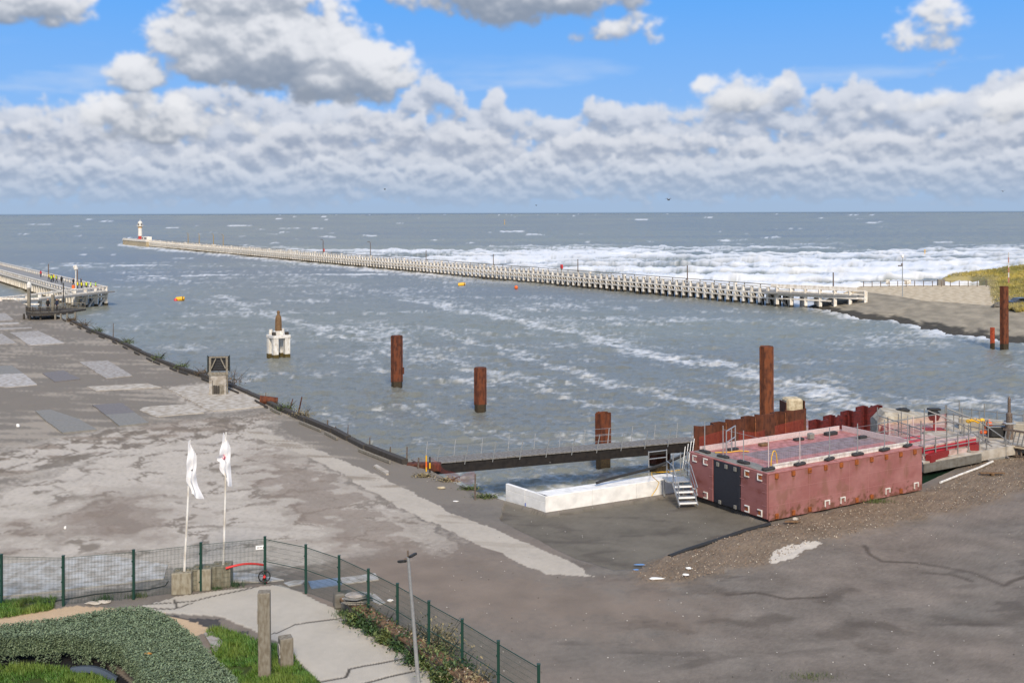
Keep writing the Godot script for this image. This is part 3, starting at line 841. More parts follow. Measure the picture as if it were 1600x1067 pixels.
# ---------------------------------------------------------------- sea wall, promenade and dune
const WALL_FOOT := [Vector2(60.83, -224.05), Vector2(61.97, -215.2), Vector2(63.1, -200.69), Vector2(68.21, -193.42), Vector2(69.49, -173.89), Vector2(72.98, -163.39), Vector2(76.43, -154.8), Vector2(82.69, -140.68)]
const WALL_TOP := [Vector2(68.1, -222.8), Vector2(72.49, -226.27), Vector2(75.62, -210.54), Vector2(76, -202.01), Vector2(80.68, -196.06), Vector2(84.25, -189.82), Vector2(88.18, -178.56), Vector2(96.62, -164.34)]
func build_coast():
	# the sloping revetment, a sheet with worn bands
	var n := 160
	var rows := 30
	var pos := PackedVector3Array()
	var col := PackedColorArray()
	for r in rows:
		var t := float(r) / (rows - 1)
		for c in n:
			var s := float(c) / (n - 1) * (WALL_FOOT.size() - 1)
			var k := mini(int(s), WALL_FOOT.size() - 2)
			var a: Vector2 = WALL_FOOT[k].lerp(WALL_FOOT[k + 1], s - k)
			var b: Vector2 = WALL_TOP[k].lerp(WALL_TOP[k + 1], s - k)
			var p := a.lerp(b, t * 1.05 - 0.05)
			var y := lerpf(WY, -0.4, t * 1.05 - 0.05)
			var w := n_mid.get_noise_2d(p.x * 0.2, p.y * 0.2)
			var f := n_fine.get_noise_2d(p.x * 1.3, p.y * 1.3)
			var streak := n_mid.get_noise_2d(s * 2.2, t * 7.0)
			var kol := lin(0.37, 0.325, 0.25).lerp(lin(0.27, 0.24, 0.185), clampf(0.5 + streak * 1.2, 0.0, 1.0)) * (1.0 + 0.2 * w + 0.12 * f)
			# weed and wet stone up to the tide mark, with a ragged edge
			kol = kol.lerp(lin(0.075, 0.068, 0.055) * (1.0 + 0.4 * f), smoothstep(0.06, -0.03, t - 0.24 - 0.16 * streak - 0.08 * w))
			pos.append(Vector3(p.x, y + 0.05 * w, p.y))
			col.append(kol)
	struct("sea_wall", grid_mesh(n, rows, pos, col), mats.land)
	# the sanded promenade behind it
	var flat := mb()
	prism(flat, [Vector2(68.1, -222.8), Vector2(72.49, -226.27), Vector2(75.62, -210.54), Vector2(76, -202.01), Vector2(80.68, -196.06), Vector2(84.25, -189.82), Vector2(88.18, -178.56), Vector2(96.62, -164.34), Vector2(131.52, -223.68), Vector2(108.43, -242.67), Vector2(100.47, -244.13), Vector2(88.79, -243.6), Vector2(77.53, -241.98)], -1.4, -0.39)
	mat("sand_paving", Color(0.6, 0.52, 0.38), 0.9, mats.concrete.albedo_texture, 0.1, mats.concrete.normal_texture, 0.3)
	struct("promenade", flat, mats.sand_paving)
	var beach := mb()
	mat("wet_sand", Color(0.3, 0.26, 0.2), 0.45, mats.concrete.albedo_texture, 0.05)
	prism(beach, [Vector2(84.85, -267.3), Vector2(98.87, -271.25), Vector2(118.76, -265.78), Vector2(135.29, -230.08), Vector2(172.32, -293.04), Vector2(142.56, -303.07), Vector2(121.65, -295.58), Vector2(102.33, -280.73)], -6.0, -2.9)
	struct("beach", beach, mats.wet_sand)
	# railing along the back of the promenade
	var r := thing("railing", "thin dark railing along the seaward edge of the sandy promenade", "railing", Vector3(76.86, -0.4, -239.9))
	var ends: Array[Vector3] = [Vector3(77.22, -0.4, -238.84), Vector3(88.95, -0.4, -240.17), Vector3(106.03, -0.4, -238.54)]
	var sp := mb()
	box(sp, Vector3.UP * 0.65, Vector3(0.14, 1.3, 0.14), 0.02)
	var post_mesh := sp.commit()
	for i in 2:
		var a := ends[i] - r.position
		var b := ends[i + 1] - r.position
		var cnt: int = [6, 9][i]
		for k in cnt:
			var o := mi("post", post_mesh, mats.dull_steel, r)
			o.position = a.lerp(b, float(k) / cnt)
		var st := mb()
		for h in [1.25, 0.7]:
			beam(st, a + Vector3.UP * h, b + Vector3.UP * h, 0.06, 0.06)
		ob("rail", st, mats.dull_steel, r)
	for e in [[Vector3(83.05, -0.4, -240.66), 0.9, "small white notice board on the promenade railing near the long pier"], [Vector3(87.36, -0.4, -240.46), 1.5, "white slanted notice board beside the tall lighting mast"]]:
		var st := mb()
		box(st, Vector3(0, 1.0, 0), Vector3(e[1], 1.0, 0.12), 0.03)
		box(st, Vector3(0, 0.25, 0), Vector3(0.12, 0.5, 0.08))
		var o := ob("notice_board", st, mats.white_paint)
		o.position = e[0] + Vector3(0, 0, 0.4)
		tag(o, e[2], "sign")
	var cab := thing("utility_box", "small grey cabinet on the beach side of the railing", "cabinet", Vector3(95.96, -0.4, -243.26))
	var cs := mb()
	box(cs, Vector3(0, 0.7, 0), Vector3(1.5, 1.4, 0.8), 0.04)
	ob("housing", cs, mats.slab_grey, cab)
	cs = mb()
	box(cs, Vector3(0.55, 0.7, 0.05), Vector3(0.5, 1.42, 0.8), 0.04)
	ob("door", cs, mats.slab_dark, cab)
	build_dune()
	# lighting mast and striped pole
	var m := thing("lighting_mast", "tall thin grey lighting mast standing at the edge of the promenade", "lamp", Vector3(75.91, -0.4, -211.34))
	var st := mb()
	tube(st, [Vector3.ZERO, Vector3(0, 4.4, 0), Vector3(0, 7.6, 0)], [0.11, 0.09, 0.06], 8)
	ob("pole", st, mats.galvanised, m)
	st = mb()
	box(st, Vector3(-0.45, 6.0, 0), Vector3(0.8, 0.25, 0.3), 0.04)
	box(st, Vector3(-0.1, 6.25, 0), Vector3(0.3, 0.5, 0.3), 0.04)
	ob("camera_bracket", st, mats.slab_dark, m)
	st = mb()
	lathe(st, Vector3(0, 7.5, 0), [[0.05, 0], [0.28, 0.15], [0.3, 0.5], [0.12, 0.75], [0.0, 0.78]], 10)
	ob("lamp_head", st, mats.white, m)
	m = thing("striped_pole", "slim pole with faded red and white bands standing on the grassy dune", "pole", Vector3(98.23, 2.6, -215))
	for k in 6:
		st = mb()
		tube(st, [Vector3(0, k * 1.0 - 0.6, 0), Vector3(0, k * 1.0 + 0.4, 0)], 0.13 - k * 0.008, 8)
		ob("band", st, mats.white_paint if k % 2 else mats.faded_red, m)
	# a car parked under the dune, most of it behind the tallest pile
	car()

func car():
	var c := thing("parked_car", "dark blue grey car parked below the dune behind the tall rusty pile", "car", Vector3(88.53, -0.4, -189.66) + Vector3(0, 0.02, 0), 0.25)
	var body := mb()
	var prof := [Vector2(-2.1, 0.35), Vector2(-2.1, 0.8), Vector2(-1.3, 0.92), Vector2(-0.6, 1.42), Vector2(0.9, 1.45), Vector2(1.7, 1.0), Vector2(2.1, 0.9), Vector2(2.15, 0.4)]
	for i in prof.size():
		var a: Vector2 = prof[i]
		var b: Vector2 = prof[(i + 1) % prof.size()]
		quad(body, Vector3(b.x, b.y, -0.85), Vector3(a.x, a.y, -0.85), Vector3(a.x, a.y, 0.85), Vector3(b.x, b.y, 0.85))
	for z in [0.85, -0.85]:
		for i in range(1, prof.size() - 1):
			var q := [Vector3(prof[0].x, prof[0].y, z), Vector3(prof[i].x, prof[i].y, z), Vector3(prof[i + 1].x, prof[i + 1].y, z)]
			if z > 0: tri(body, q[0], q[1], q[2])
			else: tri(body, q[0], q[2], q[1])
	mat("car_paint", Color(0.05, 0.06, 0.08), 0.25)

	ob("body", body, mats.car_paint, c)
	var g := mb()
	beam(g, Vector3(-0.7, 1.14, 0.86), Vector3(1.1, 1.14, 0.86), 0.03, 0.36)
	ob("window", g, mats.dark_glass, c)
	g = mb()
	beam(g, Vector3(-0.7, 1.14, -0.86), Vector3(1.1, 1.14, -0.86), 0.03, 0.36)
	ob("window", g, mats.dark_glass, c)
	for x in [-1.35, 1.35]:
		for z in [-0.78, 0.78]:
			var w := mb()
			tube(w, [Vector3(x, 0.32, z - 0.11), Vector3(x, 0.32, z + 0.11)], 0.32, 14)
			ob("wheel", w, mats.black_plastic, c)

func build_dune():
	var edge := PackedVector2Array([Vector2(109.93, -275.77), Vector2(117.78, -278.22), Vector2(117.15, -267.07), Vector2(99.76, -225.03), Vector2(87.5, -195.84), Vector2(84.26, -182.59), Vector2(109.98, -170.04), Vector2(237.07, -268.74), Vector2(214.69, -331.87), Vector2(147.05, -312.58), Vector2(124.13, -293.21)])
	var box_ := Rect2(edge[0], Vector2.ZERO)
	for v in edge: box_ = box_.expand(v)
	var ring := Array(edge)
	ring.append(edge[0])
	var cols := 190
	var rows := 150
	var pos := PackedVector3Array()
	var col := PackedColorArray()
	var tufts := []
	var tints := []
	for r in rows:
		for c in cols:
			var p := box_.position + box_.size * Vector2(pow(float(c) / (cols - 1), 1.6), float(r) / (rows - 1))
			var g := line_gap(p, ring) * (1.0 if inside(p, edge) else -1.0)
			var w := n_mid.get_noise_2d(p.x * 0.06, p.y * 0.06)
			var f := n_fine.get_noise_2d(p.x * 0.6, p.y * 0.6)
			var h := -7.0 + smoothstep(-6.0, 0.5, g) * 6.8 + smoothstep(0.0, 26.0, g + w * 4.0) * (3.6 + 1.6 * w) + f * 0.25
			pos.append(Vector3(p.x, h, p.y))
			var k := lin(0.46, 0.36, 0.08).lerp(lin(0.27, 0.235, 0.055), clampf(0.5 + w * 2.2, 0.0, 1.0)).lerp(lin(0.34, 0.3, 0.17), clampf(f * 1.4 - 0.1 + smoothstep(3.0, -1.0, g), 0.0, 0.8))
			col.append(k)
			if g > -0.5 and p.x < 190.0 and rng.randf() < 0.7:
				for e in 2:
					var q := Vector3(p.x + rng.randf_range(-0.5, 0.5), h, p.y + rng.randf_range(-0.6, 0.6))
					tufts.append(Transform3D(Basis(Vector3.UP, rng.randf() * TAU).scaled(Vector3.ONE * rng.randf_range(0.6, 1.3)), q))
					tints.append(k * rng.randf_range(0.7, 1.5))
	struct("dune", grid_mesh(cols, rows, pos, col), mats.land)
	var t := mb()
	for k in 9:
		var a := k * 2.4
		var d := Vector3(cos(a), 0, sin(a))
		var s := d.cross(Vector3.UP) * 0.05
		tri(t, d * 0.12 - s, d * (0.3 + 0.04 * k) + Vector3.UP * (0.7 - 0.04 * k), d * 0.12 + s)
	var o = scatter("dune_grass", t.commit(), mats.leaf, tufts, tints)
	tag(o, "yellow green marram grass covering the dune behind the promenade", "grass")
	# stones at the dune's foot
	for k in 7:
		var p: Vector3 = [Vector3(88.56, -0.3, -196.65), Vector3(91.85, -0.3, -202.37), Vector3(89.4, -0.3, -195.21), Vector3(92.02, -0.3, -199.4), Vector3(84.5, -0.3, -188.64), Vector3(95.35, -0.3, -205.28), Vector3(94.2, -0.3, -200.78)][k]
		var st := mb()
		lump(st, Vector3.ZERO, Vector3(1.1 + 0.2 * (k % 3), 0.7, 0.9), k, 0.35)
		var s := ob("boulder", st, mats.dark_concrete)
		s.position = p
		tag(s, "grey boulder at the dune foot, %s" % ["second from the left", "just left of the tall pile", "directly behind the tall pile", "right of the tall pile near the car", "leftmost of all", "highest on the slope beside the car", "farthest right behind the car"][k], "boulder", "boulders at the foot of the dune")

# an uneven rounded lump
func lump(st: SurfaceTool, at: Vector3, r: Vector3, seed_ := 0, rough := 0.25, sides := 12):
	var rows := sides / 2
	var q := func(i, k):
		var a: float = TAU * (k % sides) / sides
		var b: float = PI * i / rows - PI / 2
		var d := Vector3(cos(a) * cos(b), sin(b), sin(a) * cos(b))
		return at + d * r * (1.0 + rough * n_mid.get_noise_3d(d.x * 1.1 + seed_ * 7.0, d.y * 1.1, d.z * 1.1) * 2.0)
	for i in rows:
		for k in sides:
			quad(st, q.call(i, k), q.call(i + 1, k), q.call(i + 1, k + 1), q.call(i, k + 1))

# ---------------------------------------------------------------- the two piers, the lighthouse
func two(parts: Array) -> ArrayMesh:
	var m: ArrayMesh = null
	for e in parts:
		e[0].set_material(e[1])
		m = e[0].commit(m) if m else e[0].commit()
	return m
func pier_post(h: float, w: float) -> ArrayMesh:
	var a := mb()
	box(a, Vector3(0, (h + 0.5) / 2, 0), Vector3(w, h - 0.5, w), 0.03)
	var b := mb()
	box(b, Vector3(0, -0.9, 0), Vector3(w * 1.04, 2.8, w * 1.04), 0.03)
	return two([[a, mats.pier_white], [b, mats.pier_weed]])
func build_piers():
	long_pier()
	short_pier()
	lighthouse()
func along_boxes(st: SurfaceTool, a: Vector3, b: Vector3, w: float, h: float, step := 40.0):
	var n := maxi(1, int(a.distance_to(b) / step))
	for i in n:
		beam(st, a.lerp(b, float(i) / n), a.lerp(b, float(i + 1) / n), w, h)
func long_pier():
	var base := Vector3(55, WY, -226)
	var end := Vector3(-226, WY, -670)
	var p := thing("long_pier", "long white timber pier reaching far out to sea towards the lighthouse", "pier", base)
	var e := end - base
	var d := e.normalized()
	var side := Vector3(-0.844, 0, 0.536)
	var turn := atan2(-d.z, d.x)
	var pm := pier_post(3.95, 0.55)
	var n := int(e.length() / 2.42)
	var bs := mb()
	beam(bs, Vector3(0, 2.5, 0), Vector3(0.75, 0.2, -2.0), 0.24, 0.3)
	beam(bs, Vector3(0.1, 1.4, -0.1), Vector3(-0.5, -0.6, -1.6), 0.2, 0.24)
	box(bs, Vector3(0, 2.15, 0.28), Vector3(0.5, 0.42, 0.3), 0.03)
	var brace := bs.commit()
	var ip := mb()
	for k in 3:
		box(ip, Vector3(0.5 * k - 0.4, 0.6, -1.4 - k * 1.3), Vector3(0.34, 4.8, 0.34))
	var inner := ip.commit()
	for i in n:
		var t := d * 2.42 * i
		for part in [["post", pm, null], ["brace", brace, mats.pier_white], ["inner_pile", inner, mats.pier_weed]]:
			var o := mi(part[0], part[1], part[2], p)
			o.position = t
			o.rotation.y = turn + PI
			o.rotation.y += PI if (Basis(Vector3.UP, turn + PI) * Vector3.BACK).dot(side) < 0 else 0.0
			if part[0] == "post":
				o.scale = Vector3(1.15, 1.1, 1.15) if i % 11 == 5 else Vector3(1, rng.randf_range(0.96, 1.03), 1) * rng.randf_range(0.93, 1.07)
				o.rotation.z = rng.randf_range(-0.02, 0.02)
	var deck := mb()
	along_boxes(deck, Vector3(0, 2.95, 0) - side * 2.7, e + Vector3(0, 2.95, 0) - side * 2.7, 5.0, 0.24)
	ob("deck", deck, mats.pier_deck, p)
	for b in [["top_rail", 3.98, 0.0, 0.42, 0.14], ["middle_rail", 3.42, -0.1, 0.14, 0.26], ["waler", 2.62, 0.24, 0.26, 0.34], ["lower_waler", 1.62, 0.18, 0.2, 0.3], ["seaward_rail", 4.0, -5.1, 0.16, 0.16], ["seaward_lower_rail", 3.45, -5.1, 0.12, 0.14]]:
		var st := mb()
		along_boxes(st, side * b[2] + Vector3.UP * b[1], e + side * b[2] + Vector3.UP * b[1], b[3], b[4])
		ob(b[0], st, mats.pier_white if b[2] > -4 else mats.grey_timber, p)
	var sp := mb()
	box(sp, Vector3(0, 3.45, 0), Vector3(0.16, 1.1, 0.16))
	var spm := sp.commit()
	for i in n:
		if i % 2 == 0:
			var o := mi("seaward_post", spm, mats.grey_timber, p)
			o.position = d * 2.42 * i - side * 5.1
			o.rotation.y = turn
	# the landward end, turned along the shore
	var bend: Array[Vector3] = [Vector3.ZERO, Vector3(61.97, -3.13, -222) - base, Vector3(65.51, -2.82, -219) - base, Vector3(69.43, -2.41, -214) - base]
	for k in bend.size(): bend[k].y = 0.0
	var pm2 := pier_post(4.0, 0.62)
	var total := bend[0].distance_to(bend[3])
	for i in 7:
		var t := float(i) / 6.0
		var o := mi("shore_post", pm2, null, p)
		o.position = bend[0].lerp(bend[3], t) + Vector3(0, 0.0, 0.4)
		if i < 5:
			for zz in [-2.0, -4.0]:
				var s := mi("shore_pile", pm2, null, p)
				s.position = o.position + Vector3(0.2, -0.8, zz)
				s.scale = Vector3(0.9, 0.8, 0.9)
	for b in [["shore_rail", 4.0, 0.5, 0.5, 0.26], ["shore_rail", 3.3, 0.55, 0.3, 0.3], ["shore_waler", 2.55, 0.75, 0.3, 0.4], ["shore_waler", 1.75, 0.7, 0.26, 0.3], ["shore_back_rail", 4.1, -5.0, 0.3, 0.6]]:
		var st := mb()
		var o := Vector3(0, b[1], b[2])
		beam(st, bend[0] + o, (bend[0].lerp(bend[3], 0.62) if b[1] < 2.0 else bend[3]) + o, b[3], b[4], 0.03)
		ob(b[0], st, mats.pier_white, p)
	deck = mb()
	beam(deck, bend[0] + Vector3(-1.5, 2.95, -2.3), bend[3] + Vector3(0, 2.95, -2.3), 5.2, 0.3)
	ob("shore_deck", deck, mats.pier_deck, p)
	# solid head at the seaward end
	var hd := thing("stone_head", "pale concrete head of the long pier carrying the lighthouse", "pier", end)
	var st := mb()
	hull(st, Transform3D(Basis(Vector3.UP, turn), d * 22 + Vector3.UP * 0.6 - side * 2.5), Vector3(62, 4.6, 8.5), 0.2)
	ob("wall", st, mats.stained_concrete, hd)
	st = mb()
	hull(st, Transform3D(Basis(Vector3.UP, turn), d * 22 + Vector3.UP * 3.2 - side * 2.5), Vector3(62.6, 0.7, 9.1), 0.1)
	ob("coping", st, mats.pier_white, hd)
	st = mb()
	hull(st, Transform3D(Basis(Vector3.UP, turn), d * 22 + Vector3.UP * 3.85 + side * 1.6), Vector3(60, 0.7, 0.5), 0.1)
	ob("parapet", st, mats.pier_white, hd)
	var hut := thing("shelter", "low white shelter with dark openings on the pier head", "shelter", end + d * 8 - side * 2.6 + Vector3.UP * 3.55, turn)
	st = mb()
	box(st, Vector3(0, 1.1, 0), Vector3(13, 2.2, 3), 0.1)
	ob("wall", st, mats.pier_white, hut)
	for x in [-4.5, -1.5, 4.5]:
		st = mb()
		box(st, Vector3(x, 1.2, 0), Vector3(2.2, 1.0, 3.06))
		ob("opening", st, mats.black_plastic, hut)
	# lamps and poles along it, at measured places
	var px := [1313.0, 1050.0, 880.0, 749.0, 645.0, 559.0, 486.0, 332.0, 317.0, 295.0, 278.0]
	for k in px.size():
		var u: float = (px[k] - 800.0) / 1700.0
		var t: float = (55.0 - u * 226.0) / (0.536 + u * 0.844)
		var at := base + d * t - side * 4.7 + Vector3.UP * 3.05
		if k == 0: at = base + bend[2] + Vector3(0.5, 3.1, -4.4)
		var word: String = ["first", "second", "third", "fourth", "fifth", "sixth", "seventh", "eighth", "ninth", "tenth", "eleventh"][k]
		var l := thing("pier_lamp", "%s lamp pole from the landward end of the long pier" % word, "lamp", at, turn, "lamp poles on the long pier")
		var s := mb()
		var hgt: float = 3.9 if k < 5 else 5.5
		tube(s, [Vector3.ZERO, Vector3(0, hgt, 0)], [0.16, 0.12] if k < 6 else [0.2, 0.16], 6)
		ob("pole", s, mats.dull_steel if k < 7 else mats.yellow_pole, l)
		s = mb()
		if k < 5: lathe(s, Vector3(0, hgt, 0), [[0.13, 0.0], [0.18, 0.1], [0.0, 0.2]], 6)
		else:
			tube(s, [Vector3(0, hgt, 0), Vector3(0.5, hgt + 0.5, 0), Vector3(1.7, hgt + 0.6, 0)], 0.12, 6)
			box(s, Vector3(1.9, hgt + 0.55, 0), Vector3(0.9, 0.2, 0.4), 0.04)
		ob("lamp_head", s, mats.dull_steel if k < 7 else mats.yellow_pole, l)
	for k in 2:
		var pxx: float = [853.5, 486.0][k]
		var u: float = (pxx - 800.0) / 1700.0
		var t: float = (55.0 - u * 226.0) / (0.536 + u * 0.844)
		var l := thing("lifebuoy_stand", ["red lifebuoy cabinet on the seaward rail of the long pier, nearer the land", "red lifebuoy cabinet on the long pier, far out where surf breaks behind it"][k], "lifebuoy stand", base + d * t - side * 4.9 + Vector3.UP * 3.05, turn, "lifebuoy stands on the long pier")
		var s := mb()
		box(s, Vector3(0, 0.9, 0), Vector3(0.3, 1.8, 0.2))
		ob("post", s, mats.grey_timber, l)
		s = mb()
		box(s, Vector3(0, 1.7, 0.1), Vector3(1.0, 1.2, 0.4), 0.12)
		ob("cabinet", s, mats.red, l)
func lighthouse():
	var l := thing("lighthouse", "small white lighthouse with a red foot at the tip of the long pier", "lighthouse", Vector3(-226, WY, -670) + Vector3(-0.536, 0, -0.844) * 26.0 + Vector3(0.844, 0, -0.536) * 3.0 + Vector3.UP * 3.6)
	var parts := [["foot", [[1.9, 0], [1.9, 0.5], [1.15, 0.6], [1.1, 2.3]], mats.lighthouse_red], ["tower", [[1.35, 2.3], [1.22, 7.4]], mats.white_paint], ["collar", [[1.22, 7.4], [1.3, 7.5], [1.2, 8.2]], mats.ochre], ["gallery", [[1.2, 8.2], [2.1, 8.5], [2.1, 8.8], [1.3, 8.8]], mats.white_paint], ["lantern", [[1.25, 8.8], [1.25, 10.5]], mats.white_paint], ["dome", [[1.5, 10.5], [1.3, 11.1], [0.7, 11.7], [0.15, 11.9], [0.1, 12.9], [0.0, 13.0]], mats.white_paint]]
	for e in parts:
		var s := mb()
		lathe(s, Vector3.ZERO, e[1], 20)
		ob(e[0], s, e[2], l)
	var st := mb()
	for k in 12:
		var a := TAU * k / 12
		rod(st, Vector3(cos(a) * 2.0, 8.8, sin(a) * 2.0), Vector3(cos(a) * 2.0, 9.8, sin(a) * 2.0), 0.06, 5)
		var b := TAU * (k + 1) / 12
		rod(st, Vector3(cos(a) * 2.0, 9.8, sin(a) * 2.0), Vector3(cos(b) * 2.0, 9.8, sin(b) * 2.0), 0.06, 5)
	ob("railing", st, mats.white_paint, l)
	for k in 4:
		var a := k * PI / 2 + 0.5
		var s := mb()
		box(s, Vector3(cos(a) * 1.2, 9.6, sin(a) * 1.2), Vector3(0.5, 1.0, 0.5), 0.0, -a)
		ob("window", s, mats.dark_glass, l)

func short_pier():
	var corner: Vector3 = Vector3(-91.62, -3.5, -228.05)
	var tip: Vector3 = Vector3(-87.42, -3.5, -234.25)
	var p := thing("short_pier", "white timber pier at the left with people walking on its deck", "pier", corner)
	var far: Vector3 = Vector3(-147.24, -3.5, -312.76) - corner
	var d := far.normalized()
	var run := d * 190.0
	var across := tip - corner
	var cross_n := across.normalized()
	var turn := atan2(-d.z, d.x)
	var left := d.cross(Vector3.UP)
	if left.dot(across) > 0: left = -left
	var pm := pier_post(3.7, 0.42)
	var bs := mb()
	beam(bs, Vector3(0, 2.5, 0), Vector3(0.8, 0.2, -1.6), 0.22, 0.3)
	var brace := bs.commit()
	var n := 60
	for i in range(1, n):
		var o := mi("post", pm, null, p)
		o.position = run * i / n
		o.rotation.y = turn
		if i < 40:
			var q := mi("brace", brace, mats.pier_white, p)
			q.position = o.position
			q.rotation.y = turn + (0.0 if (Basis(Vector3.UP, turn) * Vector3.FORWARD).dot(left) < 0 else PI)
		o = mi("far_post", pm, null, p)
		o.position = across + run * i / n
		o.rotation.y = turn
	var fill := mb()
	along_boxes(fill, -left * 0.8 + Vector3.UP * 1.1, run - left * 0.8 + Vector3.UP * 1.1, 0.2, 2.6)
	ob("planking", fill, mats.stained_concrete, p)
	var deck := mb()
	along_boxes(deck, across * 0.5 + Vector3.UP * 2.9, run + across * 0.5 + Vector3.UP * 2.9, across.length(), 0.3)
	ob("deck", deck, mats.pier_deck, p)
	for b in [["near_rail", Vector3.ZERO, 3.75, 0.4, 0.16], ["near_waler", left * 0.25, 2.75, 0.3, 0.36], ["far_rail", across, 3.95, 0.3, 0.22], ["far_lower_rail", across, 3.35, 0.16, 0.28]]:
		var st := mb()
		along_boxes(st, b[1] + Vector3.UP * b[2], run + b[1] + Vector3.UP * b[2], b[3], b[4])
		ob(b[0], st, mats.pier_white, p)
	# the end frame facing the harbour, and the footbridge that comes from the quay
	var pe := pier_post(4.1, 0.62)
	for i in 4:
		var o := mi("end_post", pe, null, p)
		o.position = across * i / 3.0 + Vector3(0, 0, 0.3)
		if i < 3:
			var st := mb()
			beam(st, across * (i + 0.9) / 3.0 + Vector3.UP * 2.1, across * (i + 0.15) / 3.0 + Vector3.UP * -0.2, 0.3, 0.36)
			ob("end_brace", st, mats.pier_white, p)
	var land: Vector3 = Vector3(-95.58, -0.4, -203.51) - corner
	land.y = 0.0
	for b in [["end_rail", 4.05, 0.36, 0.34], ["end_rail", 3.2, 0.3, 0.28], ["end_waler", 2.0, 0.3, 0.4]]:
		var st := mb()
		var z := Vector3(0, b[1], 0.55)
		beam(st, across + z, (land if b[1] > 3 else Vector3.ZERO) + z, b[2], b[3], 0.03)
		ob(b[0], st, mats.pier_white, p)
	for i in 6:
		var o := mi("bridge_post", pe, null, p)
		o.position = land * (i + 1) / 6.0 + Vector3(0, 0.05, 0.4)
	deck = mb()
	beam(deck, across + Vector3(0, 2.9, -1.2), land + Vector3(0, 2.9, -1.2), 3.2, 0.3)
	ob("bridge_deck", deck, mats.pier_deck, p)
	# bent white rail end at the quay
	var st := mb()
	for h in [3.9, 2.9]:
		beam(st, land + Vector3(0.3, h, 0.8), land + Vector3(7.5, h, 1.2), 0.3, 0.3, 0.03)
	box(st, land + Vector3(0.3, 3.4, 0.8), Vector3(0.36, 1.5, 0.36), 0.03)
	ob("end_frame", st, mats.pier_white, p)
	# lamps
	var w := thing("floodlight_mast", "white mast with a broad white lamp head at the end of the short pier", "lamp", Vector3(-93.19, 0.12, -232))
	w.position.y = -0.45
	st = mb()
	tube(st, [Vector3.ZERO, Vector3(0, 5.0, 0)], [0.14, 0.12], 8)
	ob("pole", st, mats.white_paint, w)
	st = mb()
	hull(st, Transform3D(Basis(Vector3.BACK, 0.3), Vector3(0, 5.2, 0)), Vector3(0.8, 1.0, 0.6), 0.1)
	ob("lamp_head", st, mats.white_paint, w)
	st = mb()
	box(st, Vector3(-0.3, 0.75, 0.5), Vector3(0.55, 1.5, 0.4), 0.05)
	var fx := ob("fire_box", st, mats.orange)
	fx.position = w.position
	tag(fx, "orange red cabinet at the foot of the white mast on the short pier", "cabinet")
	for e in [[22.5, 0.62, "thin dark lamp post with a curved arm at the far left of the short pier"], [77.0, 0.27, "brown lamp post with a curved arm halfway along the short pier"]]:
		var at: Vector3 = corner + across * 0.93 + d * (far.length() * e[1]) + Vector3.UP * 3.0
		var l := thing("pier_lamp", e[2], "lamp", at, 0.0, "lamp posts on the short pier")
		var s := mb()
		tube(s, [Vector3.ZERO, Vector3(0, 3.6, 0)], [0.13, 0.09], 6)
		ob("pole", s, mats.brown_timber, l)
		s = mb()
		tube(s, [Vector3(0, 3.6, 0), Vector3(0.25, 3.95, 0), Vector3(0.9, 4.05, 0)], 0.07, 6)
		box(s, Vector3(1.05, 4.05, 0), Vector3(0.5, 0.14, 0.24), 0.04)
		ob("lamp_head", s, mats.galvanised, l)
	# people on the deck
	var put := func(px: float, s: float, lat: float) -> Vector3:
		return corner + d * s + across * lat + Vector3.UP * 3.06
